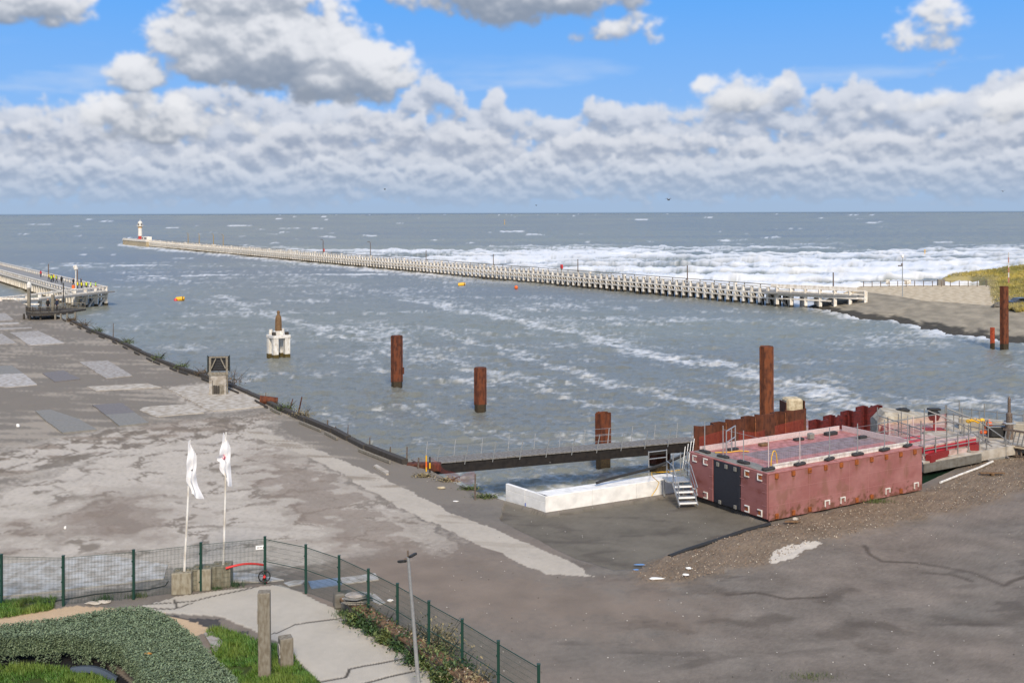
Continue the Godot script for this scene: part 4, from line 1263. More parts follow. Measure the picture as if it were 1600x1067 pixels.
	var crowd := [["person in a red jacket walking alone along the short pier", 66.0, 0.72, Color(0.5, 0.02, 0.03), Color(0.03, 0.03, 0.04), Color(0, 0, 0, 0)],
		["person in a yellow vest, leftmost of the group farther out on the short pier", 47.0, 0.5, Color(0.05, 0.05, 0.06), Color(0.02, 0.03, 0.05), Color(0.75, 0.6, 0.02)],
		["person in a yellow jacket, tallest in the group farther out", 45.0, 0.62, Color(0.65, 0.5, 0.03), Color(0.03, 0.03, 0.04), Color(0, 0, 0, 0)],
		["person in a blue top within the yellow vest group farther out", 43.0, 0.5, Color(0.03, 0.07, 0.25), Color(0.02, 0.02, 0.03), Color(0, 0, 0, 0)],
		["person in a lime vest beside the blue top on the short pier", 41.0, 0.42, Color(0.03, 0.05, 0.05), Color(0.03, 0.04, 0.06), Color(0.45, 0.7, 0.03)],
		["person in a dark coat with a lime vest, rightmost of the farther group", 39.0, 0.55, Color(0.02, 0.02, 0.025), Color(0.02, 0.02, 0.03), Color(0.5, 0.65, 0.05)],
		["person all in black walking between the two vest groups", 33.0, 0.55, Color(0.012, 0.012, 0.014), Color(0.012, 0.012, 0.014), Color(0, 0, 0, 0)],
		["person in dark clothes, left one of the pair by the brown lamp post", 22.0, 0.62, Color(0.015, 0.018, 0.03), Color(0.015, 0.015, 0.02), Color(0, 0, 0, 0)],
		["person in dark clothes, right one of the pair by the brown lamp post", 20.0, 0.82, Color(0.015, 0.018, 0.03), Color(0.015, 0.015, 0.02), Color(0, 0, 0, 0)],
		["person in a yellow vest, leftmost of the group near the white mast", 10.5, 0.4, Color(0.06, 0.06, 0.07), Color(0.02, 0.02, 0.03), Color(0.75, 0.65, 0.03)],
		["person in a dark jumper and yellow vest, second in the nearer group", 9.0, 0.48, Color(0.02, 0.02, 0.03), Color(0.015, 0.015, 0.02), Color(0.7, 0.62, 0.03)],
		["person in dark trousers and lime vest, third in the nearer group", 7.8, 0.6, Color(0.03, 0.03, 0.04), Color(0.015, 0.015, 0.02), Color(0.6, 0.7, 0.05)],
		["person in a lime vest and pale sleeves, fourth in the nearer group", 6.4, 0.7, Color(0.4, 0.42, 0.42), Color(0.03, 0.03, 0.04), Color(0.5, 0.75, 0.05)],
		["person in a lime vest and orange trousers nearest the white mast", 5.2, 0.82, Color(0.2, 0.25, 0.2), Color(0.6, 0.12, 0.03), Color(0.4, 0.75, 0.1)]]
	var i := 0
	for e in crowd:
		var at: Vector3 = put.call(0.0, e[1], e[2])
		person(e[0], at, rng.randf() * TAU, e[3], e[4], e[5], i % 2)
		i += 1

# ---------------------------------------------------------------- people: one continuous skin over a posed skeleton
var bodies := {}
func skeleton(pose: int) -> Array:
	# bones: from, to, radius at each end, kind (0 trousers, 1 jacket, 2 skin, 3 hair, 4 shoe)
	var f := 0.22 if pose == 1 else 0.03
	var b := []
	for s in [-1.0, 1.0]:
		var hip := Vector3(0.09 * s, 0.92, 0)
		var knee := Vector3(0.1 * s, 0.5, f * 0.6 * s + 0.03)
		var ankle := Vector3(0.1 * s, 0.08, f * s)
		b.append([hip, knee, 0.095, 0.068, 0])
		b.append([knee, ankle, 0.066, 0.05, 0])
		b.append([ankle, ankle + Vector3(0, -0.03, 0.16), 0.05, 0.042, 4])
		var sh := Vector3(0.18 * s, 1.42, 0)
		var el := Vector3(0.25 * s, 1.13, -f * 0.4 * s)
		var wr := Vector3(0.23 * s, 0.9, -f * 0.6 * s + 0.08)
		b.append([sh, el, 0.06, 0.048, 1])
		b.append([el, wr, 0.048, 0.036, 1])
		b.append([wr, wr + Vector3(0, -0.12, 0.03), 0.036, 0.03, 2])
	b.append([Vector3(0, 0.95, 0), Vector3(0, 1.15, 0.01), 0.15, 0.145, 1])
	b.append([Vector3(0, 1.15, 0.01), Vector3(0, 1.4, 0), 0.15, 0.15, 1])
	b.append([Vector3(-0.12, 1.42, 0), Vector3(0.12, 1.42, 0), 0.085, 0.085, 1])
	b.append([Vector3(0, 1.45, 0), Vector3(0, 1.56, 0.02), 0.06, 0.055, 2])
	b.append([Vector3(0, 1.6, 0.03), Vector3(0, 1.66, 0.025), 0.082, 0.09, 2])
	b.append([Vector3(0, 1.62, 0.11), Vector3(0, 1.6, 0.125), 0.016, 0.014, 2])
	b.append([Vector3(0, 1.7, -0.01), Vector3(0, 1.62, -0.035), 0.092, 0.085, 3])
	return b
func body_field(p: Vector3, bones: Array) -> Array:
	var sum := 0.0
	var best := 1e9
	var kind := 0
	for b in bones:
		var ab: Vector3 = b[1] - b[0]
		var t := clampf((p - b[0]).dot(ab) / ab.length_squared(), 0.0, 1.0)
		var d: float = p.distance_to(b[0] + ab * t) - lerpf(b[2], b[3], t)
		sum += exp(-d * 45.0)
		if d < best:
			best = d
			kind = b[4]
	return [-log(maxf(sum, 1e-30)) / 45.0, kind]
func body_mesh(pose: int) -> Dictionary:
	if bodies.has(pose): return bodies[pose]
	var bones := skeleton(pose)
	var cell := 0.035
	var lo := Vector3(-0.42, -0.03, -0.36)
	var nx := 24
	var ny := 53
	var nz := 22
	var v := PackedFloat32Array()
	v.resize(nx * ny * nz)
	for y in ny:
		for z in nz:
			for x in nx:
				v[(y * nz + z) * nx + x] = body_field(lo + Vector3(x, y, z) * cell, bones)[0]
	var id := {}
	var pts := PackedVector3Array()
	var kinds := []
	var at := func(x, y, z): return (y * nz + z) * nx + x
	for y in ny - 1:
		for z in nz - 1:
			for x in nx - 1:
				var s := Vector3.ZERO
				var n := 0
				for e in [[0, 0, 0, 1, 0, 0], [0, 1, 0, 1, 1, 0], [0, 0, 1, 1, 0, 1], [0, 1, 1, 1, 1, 1], [0, 0, 0, 0, 1, 0], [1, 0, 0, 1, 1, 0], [0, 0, 1, 0, 1, 1], [1, 0, 1, 1, 1, 1], [0, 0, 0, 0, 0, 1], [1, 0, 0, 1, 0, 1], [0, 1, 0, 0, 1, 1], [1, 1, 0, 1, 1, 1]]:
					var a: float = v[at.call(x + e[0], y + e[1], z + e[2])]
					var b: float = v[at.call(x + e[3], y + e[4], z + e[5])]
					if (a < 0) != (b < 0):
						s += Vector3(x + e[0], y + e[1], z + e[2]).lerp(Vector3(x + e[3], y + e[4], z + e[5]), a / (a - b))
						n += 1
				if n:
					id[at.call(x, y, z)] = pts.size()
					var p := lo + s / n * cell
					pts.append(p)
					kinds.append(body_field(p, bones)[1])
	var idx := PackedInt32Array()
	for y in range(1, ny - 1):
		for z in range(1, nz - 1):
			for x in range(1, nx - 1):
				var a: bool = v[at.call(x, y, z)] < 0
				for ax in 3:
					var o: Array = [[1, 0, 0], [0, 1, 0], [0, 0, 1]][ax]
					var b: bool = v[at.call(x + o[0], y + o[1], z + o[2])] < 0
					if a == b: continue
					var u: Array = [[0, 1, 0], [0, 0, 1], [1, 0, 0]][ax]
					var w: Array = [[0, 0, 1], [1, 0, 0], [0, 1, 0]][ax]
					var q := []
					for k in [[0, 0], [1, 0], [1, 1], [0, 1]]:
						q.append(id[at.call(x - u[0] * k[0] - w[0] * k[1], y - u[1] * k[0] - w[1] * k[1], z - u[2] * k[0] - w[2] * k[1])])
					if a: idx.append_array(PackedInt32Array([q[0], q[2], q[1], q[0], q[3], q[2]]))
					else: idx.append_array(PackedInt32Array([q[0], q[1], q[2], q[0], q[2], q[3]]))
	var nrm := PackedVector3Array()
	for p in pts:
		var g := Vector3(body_field(p + Vector3(0.01, 0, 0), bones)[0] - body_field(p - Vector3(0.01, 0, 0), bones)[0], body_field(p + Vector3(0, 0.01, 0), bones)[0] - body_field(p - Vector3(0, 0.01, 0), bones)[0], body_field(p + Vector3(0, 0, 0.01), bones)[0] - body_field(p - Vector3(0, 0, 0.01), bones)[0])
		nrm.append(g.normalized())
	bodies[pose] = {"v": pts, "n": nrm, "i": idx, "k": kinds}
	return bodies[pose]
func person(label: String, at: Vector3, turn: float, top: Color, legs: Color, vest: Color, pose: int):
	var b := body_mesh(pose)
	var cols := PackedColorArray()
	for i in b.v.size():
		var p: Vector3 = b.v[i]
		var c: Color = [legs, top, Color(0.5, 0.3, 0.22), Color(0.05, 0.035, 0.025), Color(0.02, 0.02, 0.02)][b.k[i]]
		if vest.a > 0.0 and b.k[i] == 1 and absf(p.x) < 0.19 and p.y > 0.85: c = vest
		cols.append(c)
	var arr := []
	arr.resize(Mesh.ARRAY_MAX)
	arr[Mesh.ARRAY_VERTEX] = b.v
	arr[Mesh.ARRAY_NORMAL] = b.n
	arr[Mesh.ARRAY_COLOR] = cols
	arr[Mesh.ARRAY_INDEX] = b.i
	var m := ArrayMesh.new()
	m.add_surface_from_arrays(Mesh.PRIMITIVE_TRIANGLES, arr)
	var o := mi("person", m, mats.body)
	o.position = at
	o.rotation.y = turn
	o.scale = Vector3.ONE * 1.05
	tag(o, label, "person")

# ---------------------------------------------------------------- yard slabs, quay edge, piles
func build_yard():
	var yard := thing("yard_paving", "", "", Vector3.ZERO)
	yard.set_meta("kind", "structure")
	# steel road plates and poured slabs lying on the yard: outline, thickness, material
	var slabs := [
		[[Vector2(-38.86, -88.44), Vector2(-37.92, -89.05), Vector2(-33.99, -85.03), Vector2(-35.95, -83.89)], 0.09, "slab_grey"], [[Vector2(-35.95, -83.89), Vector2(-33.99, -85.03), Vector2(-30.86, -80.7), Vector2(-32.93, -79.51)], 0.09, "slab_grey"],
		[[Vector2(-35.27, -91.14), Vector2(-33.07, -92.02), Vector2(-30.44, -87.56), Vector2(-32.46, -86.62)], 0.09, "slab_dark"], [[Vector2(-32.46, -86.62), Vector2(-30.44, -87.56), Vector2(-27.87, -83.25), Vector2(-29.63, -82.03)], 0.09, "slab_grey"],
		[[Vector2(-47.01, -117.91), Vector2(-44.26, -118.92), Vector2(-41.06, -113.53), Vector2(-43.57, -112.43)], 0.07, "slab_light"], [[Vector2(-43.57, -112.43), Vector2(-41.06, -113.53), Vector2(-37.7, -107.75), Vector2(-39.66, -106.04)], 0.07, "slab_light"],
		[[Vector2(-68.24, -147.56), Vector2(-65.31, -149.72), Vector2(-60.86, -142.98), Vector2(-64.11, -141.24)], 0.07, "slab_light"], [[Vector2(-64.11, -141.24), Vector2(-60.86, -142.98), Vector2(-55.82, -135.39), Vector2(-59.23, -133.25)], 0.07, "slab_pale"],
		[[Vector2(-56.55, -114.35), Vector2(-53.06, -115.23), Vector2(-49.39, -109.63), Vector2(-52.98, -108.41)], 0.07, "slab_grey"], [[Vector2(-52.98, -108.41), Vector2(-49.39, -109.63), Vector2(-44.71, -102.19), Vector2(-46.98, -100.73), Vector2(-49.39, -102.28)], 0.07, "slab_pale"],
		[[Vector2(-47.43, -109.59), Vector2(-46.1, -111.52), Vector2(-42.01, -105.68), Vector2(-43.75, -103.91)], 0.07, "slab_dark"], [[Vector2(-39.62, -101.15), Vector2(-34.57, -102.95), Vector2(-32.43, -100.45), Vector2(-37.81, -98.74)], 0.05, "pale_concrete"],
		[[Vector2(-30.57, -88.98), Vector2(-30.65, -90.01), Vector2(-30.11, -90.6), Vector2(-27.15, -91.61), Vector2(-24.84, -88.17), Vector2(-24.89, -87.6), Vector2(-28.03, -85.87), Vector2(-28.62, -86.42)], 0.05, "pale_concrete"],
		[[Vector2(-31.6, -99.7), Vector2(-31.54, -100.62), Vector2(-28.27, -102.05), Vector2(-25.95, -101.44), Vector2(-21.6, -93.7), Vector2(-20.66, -90.28), Vector2(-24.36, -88.3), Vector2(-25.13, -89.18)], 0.06, "pale_concrete"],
		[[Vector2(-71.59, -144.78), Vector2(-68.7, -146.24), Vector2(-61.72, -135.28), Vector2(-65.65, -132.77)], 0.06, "slab_light"], [[Vector2(-75.61, -152.92), Vector2(-68.55, -154.86), Vector2(-67.88, -153.55), Vector2(-73.95, -149.56)], 0.05, "slab_light"], [[Vector2(-88.55, -179.1), Vector2(-82.33, -176.6), Vector2(-76.02, -165.79), Vector2(-79.64, -161.07)], 0.05, "slab_light"], [[Vector2(-76.53, -160.51), Vector2(-73.64, -161.83), Vector2(-72.58, -159.92), Vector2(-74.94, -158.16)], 0.05, "slab_pale"],
		[[Vector2(-8.92, -47.26), Vector2(-7.63, -47.75), Vector2(-7.39, -46.92), Vector2(-8.62, -46.38)], 0.05, "slab_blue"], [[Vector2(-7.61, -47.75), Vector2(-6.11, -48.33), Vector2(-5.9, -47.57), Vector2(-7.36, -46.92)], 0.05, "slab_pale"],
		[[Vector2(-6.51, -45.97), Vector2(-5.77, -45.65), Vector2(-5.24, -44.6), Vector2(-5.49, -44.46), Vector2(-6.17, -45.2)], 0.06, "slab_pale"],
		[[Vector2(-24.94, -49.2), Vector2(-21.89, -50.17), Vector2(-19.37, -51.08), Vector2(-16.68, -50.02), Vector2(-15.74, -49.56), Vector2(-15.35, -47.74), Vector2(-18.64, -46.47), Vector2(-20.04, -45.93), Vector2(-22.92, -45.2)], 0.05, "slab_white"], [[Vector2(-12.71, -48.48), Vector2(-11.88, -48.47), Vector2(-10.03, -47.52), Vector2(-10.82, -47.2), Vector2(-12.4, -47.3)], 0.05, "slab_white"], [[Vector2(-9.94, -47.11), Vector2(-9.5, -47.52), Vector2(-9.09, -47.43), Vector2(-9.16, -46.94), Vector2(-9.67, -46.7)], 0.04, "slab_white"],
	]
	for s in slabs:
		var st := mb()
		var poly: Array = ragged(s[0], 0.7, 0.05, 1.2)
		prism(st, poly, -0.05, s[1])
		ob("slab" if s[1] < 0.09 else "road_plate", st, mats[s[2]], yard)
	# the timber kerb along the quay edge with its poles and tufts
	var kerb := thing("quay_kerb", "dark weathered timber kerb running along the quay edge beside the water", "kerb", Vector3(-67.72, 0, -165.53))
	var line: Array[Vector3] = [Vector3(-67.72, 0, -165.53), Vector3(-57.76, 0, -149.09), Vector3(-49.69, 0, -136.98), Vector3(-38.34, 0, -118.12), Vector3(-33.3, 0, -110.61), Vector3(-29.62, 0, -105.83), Vector3(-25.46, 0, -99.76), Vector3(-21.5, 0, -93.38), Vector3(-19.29, 0, -89.37), Vector3(-15.88, 0, -83.82), Vector3(-13.12, 0, -79.62), Vector3(-10.01, 0, -73.96), Vector3(-6.83, 0, -69.39)]
	for i in line.size() - 1:
		var a := line[i] - kerb.position
		var b := line[i + 1] - kerb.position
		var n := maxi(1, int(a.distance_to(b) / 3.0))
		for k in n:
			var jog := Vector3(rng.randf_range(-0.06, 0.06), rng.randf_range(-0.06, 0.05), rng.randf_range(-0.05, 0.05))
			var st := mb()
			beam(st, a.lerp(b, (k + 0.02) / n) + jog + Vector3(0, 0.14, 0), a.lerp(b, (k + 0.98) / n) + jog * 0.5 + Vector3(0, 0.14, 0), 0.42, 0.36, 0.03)
			ob("timber", st, mats.dark_timber, kerb)
			if k % 2 == 0:
				st = mb()
				beam(st, a.lerp(b, (k + 0.1) / n) + Vector3(-0.7, 0.12, 0.25), a.lerp(b, (k + 0.9) / n) + Vector3(-0.7, 0.12, 0.25), 0.12, 0.2, 0.02)
				ob("inner_rail", st, mats.grey_timber if i > 7 else mats.dark_timber, kerb)
	var poles := [[175.5, 527.0, 22.0, 0.06, "thin dark pole at the quay edge far left, taller than its neighbours"], [450.5, 643.0, 20.0, 0.05, "leaning thin dark pole beside the reddish pole on the quay edge"], [464.5, 648.0, 28.0, 0.07, "reddish upright pole on the quay edge right of the leaning one"], [510.0, 668.0, 12.0, 0.07, "short dark stump on the quay edge, left of the middle"], [522.5, 676.0, 10.0, 0.06, "short pole on the quay edge between the two stumps"], [542.0, 678.0, 14.0, 0.04, "thin grey rod on the quay edge near its broken timbers"], [576.0, 697.0, 14.0, 0.05, "yellowish short rod on the quay edge, third from the gangway"], [608.0, 708.0, 10.0, 0.06, "low grey rod on the quay edge, second from the gangway"], [634.0, 724.0, 26.0, 0.06, "grey rod at the quay corner just left of the gangway"], [652.0, 732.0, 17.0, 0.07, "dark post at the landward end of the gangway"], [413.5, 627.0, 14.0, 0.05, "thin post beside the rusty drum on the quay edge"]]
	for e in poles:
		var at: Vector3 = Vector3.ZERO
		var d: float = 1700.0 * 16.0 / (e[1] - 333.5 - 0.00314 * (800.0 - e[0]))
		at = Vector3((e[0] - 800.0) / 1700.0 * d, 0.0, -d)
		var st := mb()
		var h: float = e[2] * d / 1700.0
		tube(st, [Vector3.ZERO, Vector3(0.3 if "leaning" in e[4] else 0.03, h, 0)], [e[3], e[3] * 0.7], 6)
		var o := ob("edge_pole", st, mats.rust_dark if "red" in e[4] else mats.dull_steel)
		o.position = at
		tag(o, e[4], "pole")
	var drum := mb()
	tube(drum, [Vector3(-0.7, 0.35, 0.1), Vector3(0.75, 0.22, -0.1)], [0.38, 0.3], 14)
	var dr := ob("rusty_drum", drum, mats.rust)
	dr.position = Vector3(-20.62, 0, -91.8)
	tag(dr, "rusty drum lying on its side at the quay edge", "drum")
	# scrub growing from the kerb
	var plants := [[112, 503, 0.9, 1, "reddish brown scrub on the quay edge close to the round platform"], [131, 511, 1.2, 1, "russet scrub on the quay edge, second from the round platform"], [153, 520, 1.0, 0, "olive scrub on the quay edge left of the tall thin pole"], [198, 538, 0.9, 0, "low green scrub on the quay edge right of the tall thin pole"], [247, 563, 0.9, 0, "green brown scrub on the quay edge halfway to the board"], [283, 577, 0.9, 0, "dark green scrub on the quay edge left of the black board"], [318, 588, 1.1, 1, "brown scrub just left of the black board"], [362, 601, 1.7, 1, "rust coloured bush right of the black board"], [446, 643, 0.9, 0, "green scrub under the leaning pole on the quay edge"], [472, 654, 0.9, 2, "dry straw coloured scrub right of the reddish pole"]]
	for e in plants:
		var d: float = 1700.0 * 16.0 / (e[1] - 333.5 - 0.00314 * (800.0 - e[0]))
		bush("scrub", e[4], Vector3((e[0] - 800.0) / 1700.0 * d, 0.1, -d), Vector3(e[2] * 1.3, e[2] * 0.75, e[2]), e[3], 500)

var leaf_mesh: ArrayMesh
var blade_mesh: ArrayMesh
# a bush: woody twigs and leaves through its volume. kind 0 green, 1 russet, 2 straw, 3 dark green
func bush(called: String, label: String, at: Vector3, r: Vector3, kind: int, n: int, group := "", blades := false):
	var o := thing(called, label, "plant", at, 0.0, group)
	var st := mb()
	for k in 9:
		if blades: break
		var a := rng.randf() * TAU
		tube(st, [Vector3(rng.randf_range(-0.1, 0.1), -0.1, 0), Vector3(cos(a) * r.x * 0.4, r.y * 0.6, sin(a) * r.z * 0.4), Vector3(cos(a) * r.x * 0.75, r.y * 1.2, sin(a) * r.z * 0.75)], [0.025, 0.016, 0.006], 4, false)
	if not blades: ob("stems", st, mats.dark_timber, o)
	var where := []
	var tint := []
	var base: Array = [[Color(0.07, 0.11, 0.03), Color(0.14, 0.16, 0.05)], [Color(0.17, 0.075, 0.02), Color(0.1, 0.09, 0.04)], [Color(0.34, 0.28, 0.16), Color(0.2, 0.16, 0.08)], [Color(0.025, 0.06, 0.02), Color(0.06, 0.11, 0.03)]][kind]
	for i in n:
		var p := Vector3(rng.randfn(0, 0.42), absf(rng.randfn(0.35, 0.4)), rng.randfn(0, 0.42))
		var clump := 0.75 + 0.5 * n_mid.get_noise_3d(p.x * 2.0 + at.x, p.y * 2.0, p.z * 2.0 + at.z)
		p = p * r * clump
		var b := Basis(Vector3.UP, rng.randf() * TAU) * Basis(Vector3.RIGHT, rng.randf_range(-1.1, 1.1)) if not blades else Basis(Vector3.UP, rng.randf() * TAU) * Basis(Vector3.RIGHT, rng.randf_range(-0.5, 0.5))
		where.append(Transform3D(b.scaled(Vector3.ONE * rng.randf_range(0.7, 1.5) * (1.0 if not blades else r.y * 0.75)), p if not blades else Vector3(p.x, 0, p.z)))
		tint.append(base[0].lerp(base[1], rng.randf()) * rng.randf_range(0.6, 1.4))
	scatter("foliage", leaf_shape() if not blades else blade_shape(), mats.leaf, where, tint, o)
	return o
func leaf_shape() -> ArrayMesh:
	if leaf_mesh == null:
		var st := mb()
		var w := [Vector3(0, 0, 0), Vector3(0.032, 0.012, 0.05), Vector3(0, 0.0, 0.12), Vector3(-0.032, 0.012, 0.05)]
		tri(st, w[0], w[1], w[2])
		tri(st, w[0], w[2], w[3])
		leaf_mesh = st.commit()
	return leaf_mesh
func blade_shape() -> ArrayMesh:
	if blade_mesh == null:
		var st := mb()
		tri(st, Vector3(-0.02, 0, 0), Vector3(0.03, 0.5, 0.05), Vector3(0.02, 0, 0))
		tri(st, Vector3(-0.01, 0, 0), Vector3(-0.06, 0.42, 0.16), Vector3(0.01, 0, 0.01))
		blade_mesh = st.commit()
	return blade_mesh

# two sheet piles welded face to face: a six sided box with lock ribs
func box_pile(called: String, label: String, at: Vector3, wide: float, h: float, m: Material, turn := 0.0, ragged_top := false, group := "") -> Node3D:
	var o := thing(called, label, "pile", at, turn, group)
	var r := wide * 0.5
	var pts := [Vector2(r, 0), Vector2(r * 0.62, r * 0.85), Vector2(-r * 0.62, r * 0.85), Vector2(-r, 0), Vector2(-r * 0.62, -r * 0.85), Vector2(r * 0.62, -r * 0.85)]
	var st := mb()
	var low := mb()
	var n := 24
	for i in 6:
		var a: Vector2 = pts[i]
		var b: Vector2 = pts[(i + 1) % 6]
		for k in 6:
			var p := a.lerp(b, k / 6.0)
			var q := a.lerp(b, (k + 1) / 6.0)
			var t0 := h
			var t1 := h
			if ragged_top:
				t0 = h - (0.45 if i == 1 and k > 3 or i == 0 else 0.0) - 0.12 * absf(n_fine.get_noise_2d(p.x * 4.0, p.y * 4.0))
				t1 = t0
			quad(st, Vector3(p.x, 0.75, p.y), Vector3(q.x, 0.75, q.y), Vector3(q.x, t1, q.y), Vector3(p.x, t0, p.y))
			quad(low, Vector3(p.x, -3, p.y), Vector3(q.x, -3, q.y), Vector3(q.x, 0.75, q.y), Vector3(p.x, 0.75, p.y))
	if not ragged_top:
		for i in 6:
			tri(st, Vector3(0, h - 0.05, 0), Vector3(pts[i].x, h - 0.05, pts[i].y) * Vector3(0.98, 1, 0.98), Vector3(pts[(i + 1) % 6].x, h - 0.05, pts[(i + 1) % 6].y) * Vector3(0.98, 1, 0.98))
	ob("shaft", st, m, o)
	ob("tidal_zone", low, mats.weedy_rust, o)
	for s in [-1.0, 1.0]:
		st = mb()
		box(st, Vector3(s * r, h * 0.5 + 0.3, 0), Vector3(0.09, h - 0.7, 0.12), 0.02)
		ob("lock_rib", st, m, o)
	return o
func pile_at(px: float, py: float) -> Vector3:
	var d := 1700.0 * 19.5 / (py - 333.5 - 0.00314 * (800.0 - px))
	return Vector3((px - 800.0) / 1700.0 * d, WY, -d)
func build_quay():
	var p := box_pile("rusty_pile", "rusty steel pile with a small bracket on its side, left of the other piles", pile_at(619, 606), 1.25, 5.86, mats.rust, 0.2, false, "rusty piles in the harbour")
	var st := mb()
	box(st, Vector3(0.7, 1.9, 0), Vector3(0.24, 0.75, 0.3), 0.03)
	ob("bracket", st, mats.rust_dark, p)
	box_pile("rusty_pile", "rusty steel pile between the bracketed pile and the gangway", pile_at(749.5, 643), 1.16, 4.34, mats.rust, 0.2, false, "rusty piles in the harbour")
	box_pile("rusty_pile", "rusty steel pile with a torn jagged top behind the gangway rails", pile_at(941.5, 731), 1.18, 4.25, mats.rust, 0.25, true, "rusty piles in the harbour")
	box_pile("rusty_pile", "tall clean rusty pile rising behind the sheet piling of the red barge", pile_at(1197.5, 687), 1.14, 8.03, mats.rust_bright, 0.1, false, "rusty piles in the harbour")
	box_pile("rusty_pile", "tallest rusty pile, standing before the sea wall at the right", pile_at(1569.5, 545), 1.2, 8.9, mats.rust, 0.1, false, "rusty piles in the harbour")
	box_pile("rusty_pile", "short thin orange red pile beside the tallest pile", pile_at(1551, 544), 0.62, 2.95, mats.rust_orange, 0.3, false, "rusty piles in the harbour")
	box_pile("rusty_pile", "dark squat pile carrying the far end of the gangway", pile_at(1030, 738), 1.6, 1.75, mats.rust_dark, 0.2, false, "rusty piles in the harbour")
	beacon()
	gangway()
	white_wall()
	notice_board()
	round_platform()

func beacon():
	var at := pile_at(434, 560)
	var b := thing("harbour_beacon", "white four legged beacon with a brown timber column standing in the water", "beacon", at, 0.62)
	b.scale = Vector3(0.76, 0.78, 0.76)
	for x in [-1.0, 1.0]:
		for z in [-1.0, 1.0]:
			var leg := two([[box_st(Vector3(x * 1.1, 2.2, z * 1.1), Vector3(0.95, 2.8, 0.95), 0.05), mats.white_paint], [box_st(Vector3(x * 1.1, 0.0, z * 1.1), Vector3(0.99, 1.7, 0.99), 0.05), mats.weed_green]])
			mi("leg", leg, null, b)
	var st := box_st(Vector3(0, 3.85, 0), Vector3(3.3, 0.55, 3.3), 0.06)
	ob("platform", st, mats.white_paint, b)
	st = box_st(Vector3(0, 4.45, 0), Vector3(1.35, 0.7, 1.35), 0.08)
	ob("plinth", st, mats.white_paint, b)
	st = mb()
	lathe(st, Vector3(0, 4.75, 0), [[0.62, 0], [0.64, 0.3], [0.58, 2.2], [0.48, 2.55], [0.27, 2.8], [0.25, 3.1], [0.31, 3.3], [0.2, 3.5], [0.0, 3.55]], 8, false)
	ob("column", st, mats.brown_timber, b)
	for e in [[-1.25, 0.9, 0.55, "lamp_box", mats.dark_timber], [1.15, 1.0, 0.5, "lamp_box", mats.dark_timber], [-0.95, -1.2, 0.9, "panel", mats.white_paint], [1.25, -1.1, 0.9, "panel", mats.white_paint]]:
		st = box_st(Vector3(e[0], 4.12 + e[2] * 0.5, e[1]), Vector3(0.6, e[2], 0.3 if e[3] == "panel" else 0.5), 0.04)
		ob(e[3], st, e[4], b)
func box_st(c: Vector3, s: Vector3, ch := 0.0) -> SurfaceTool:
	var st := mb()
	box(st, c, s, ch)
	return st

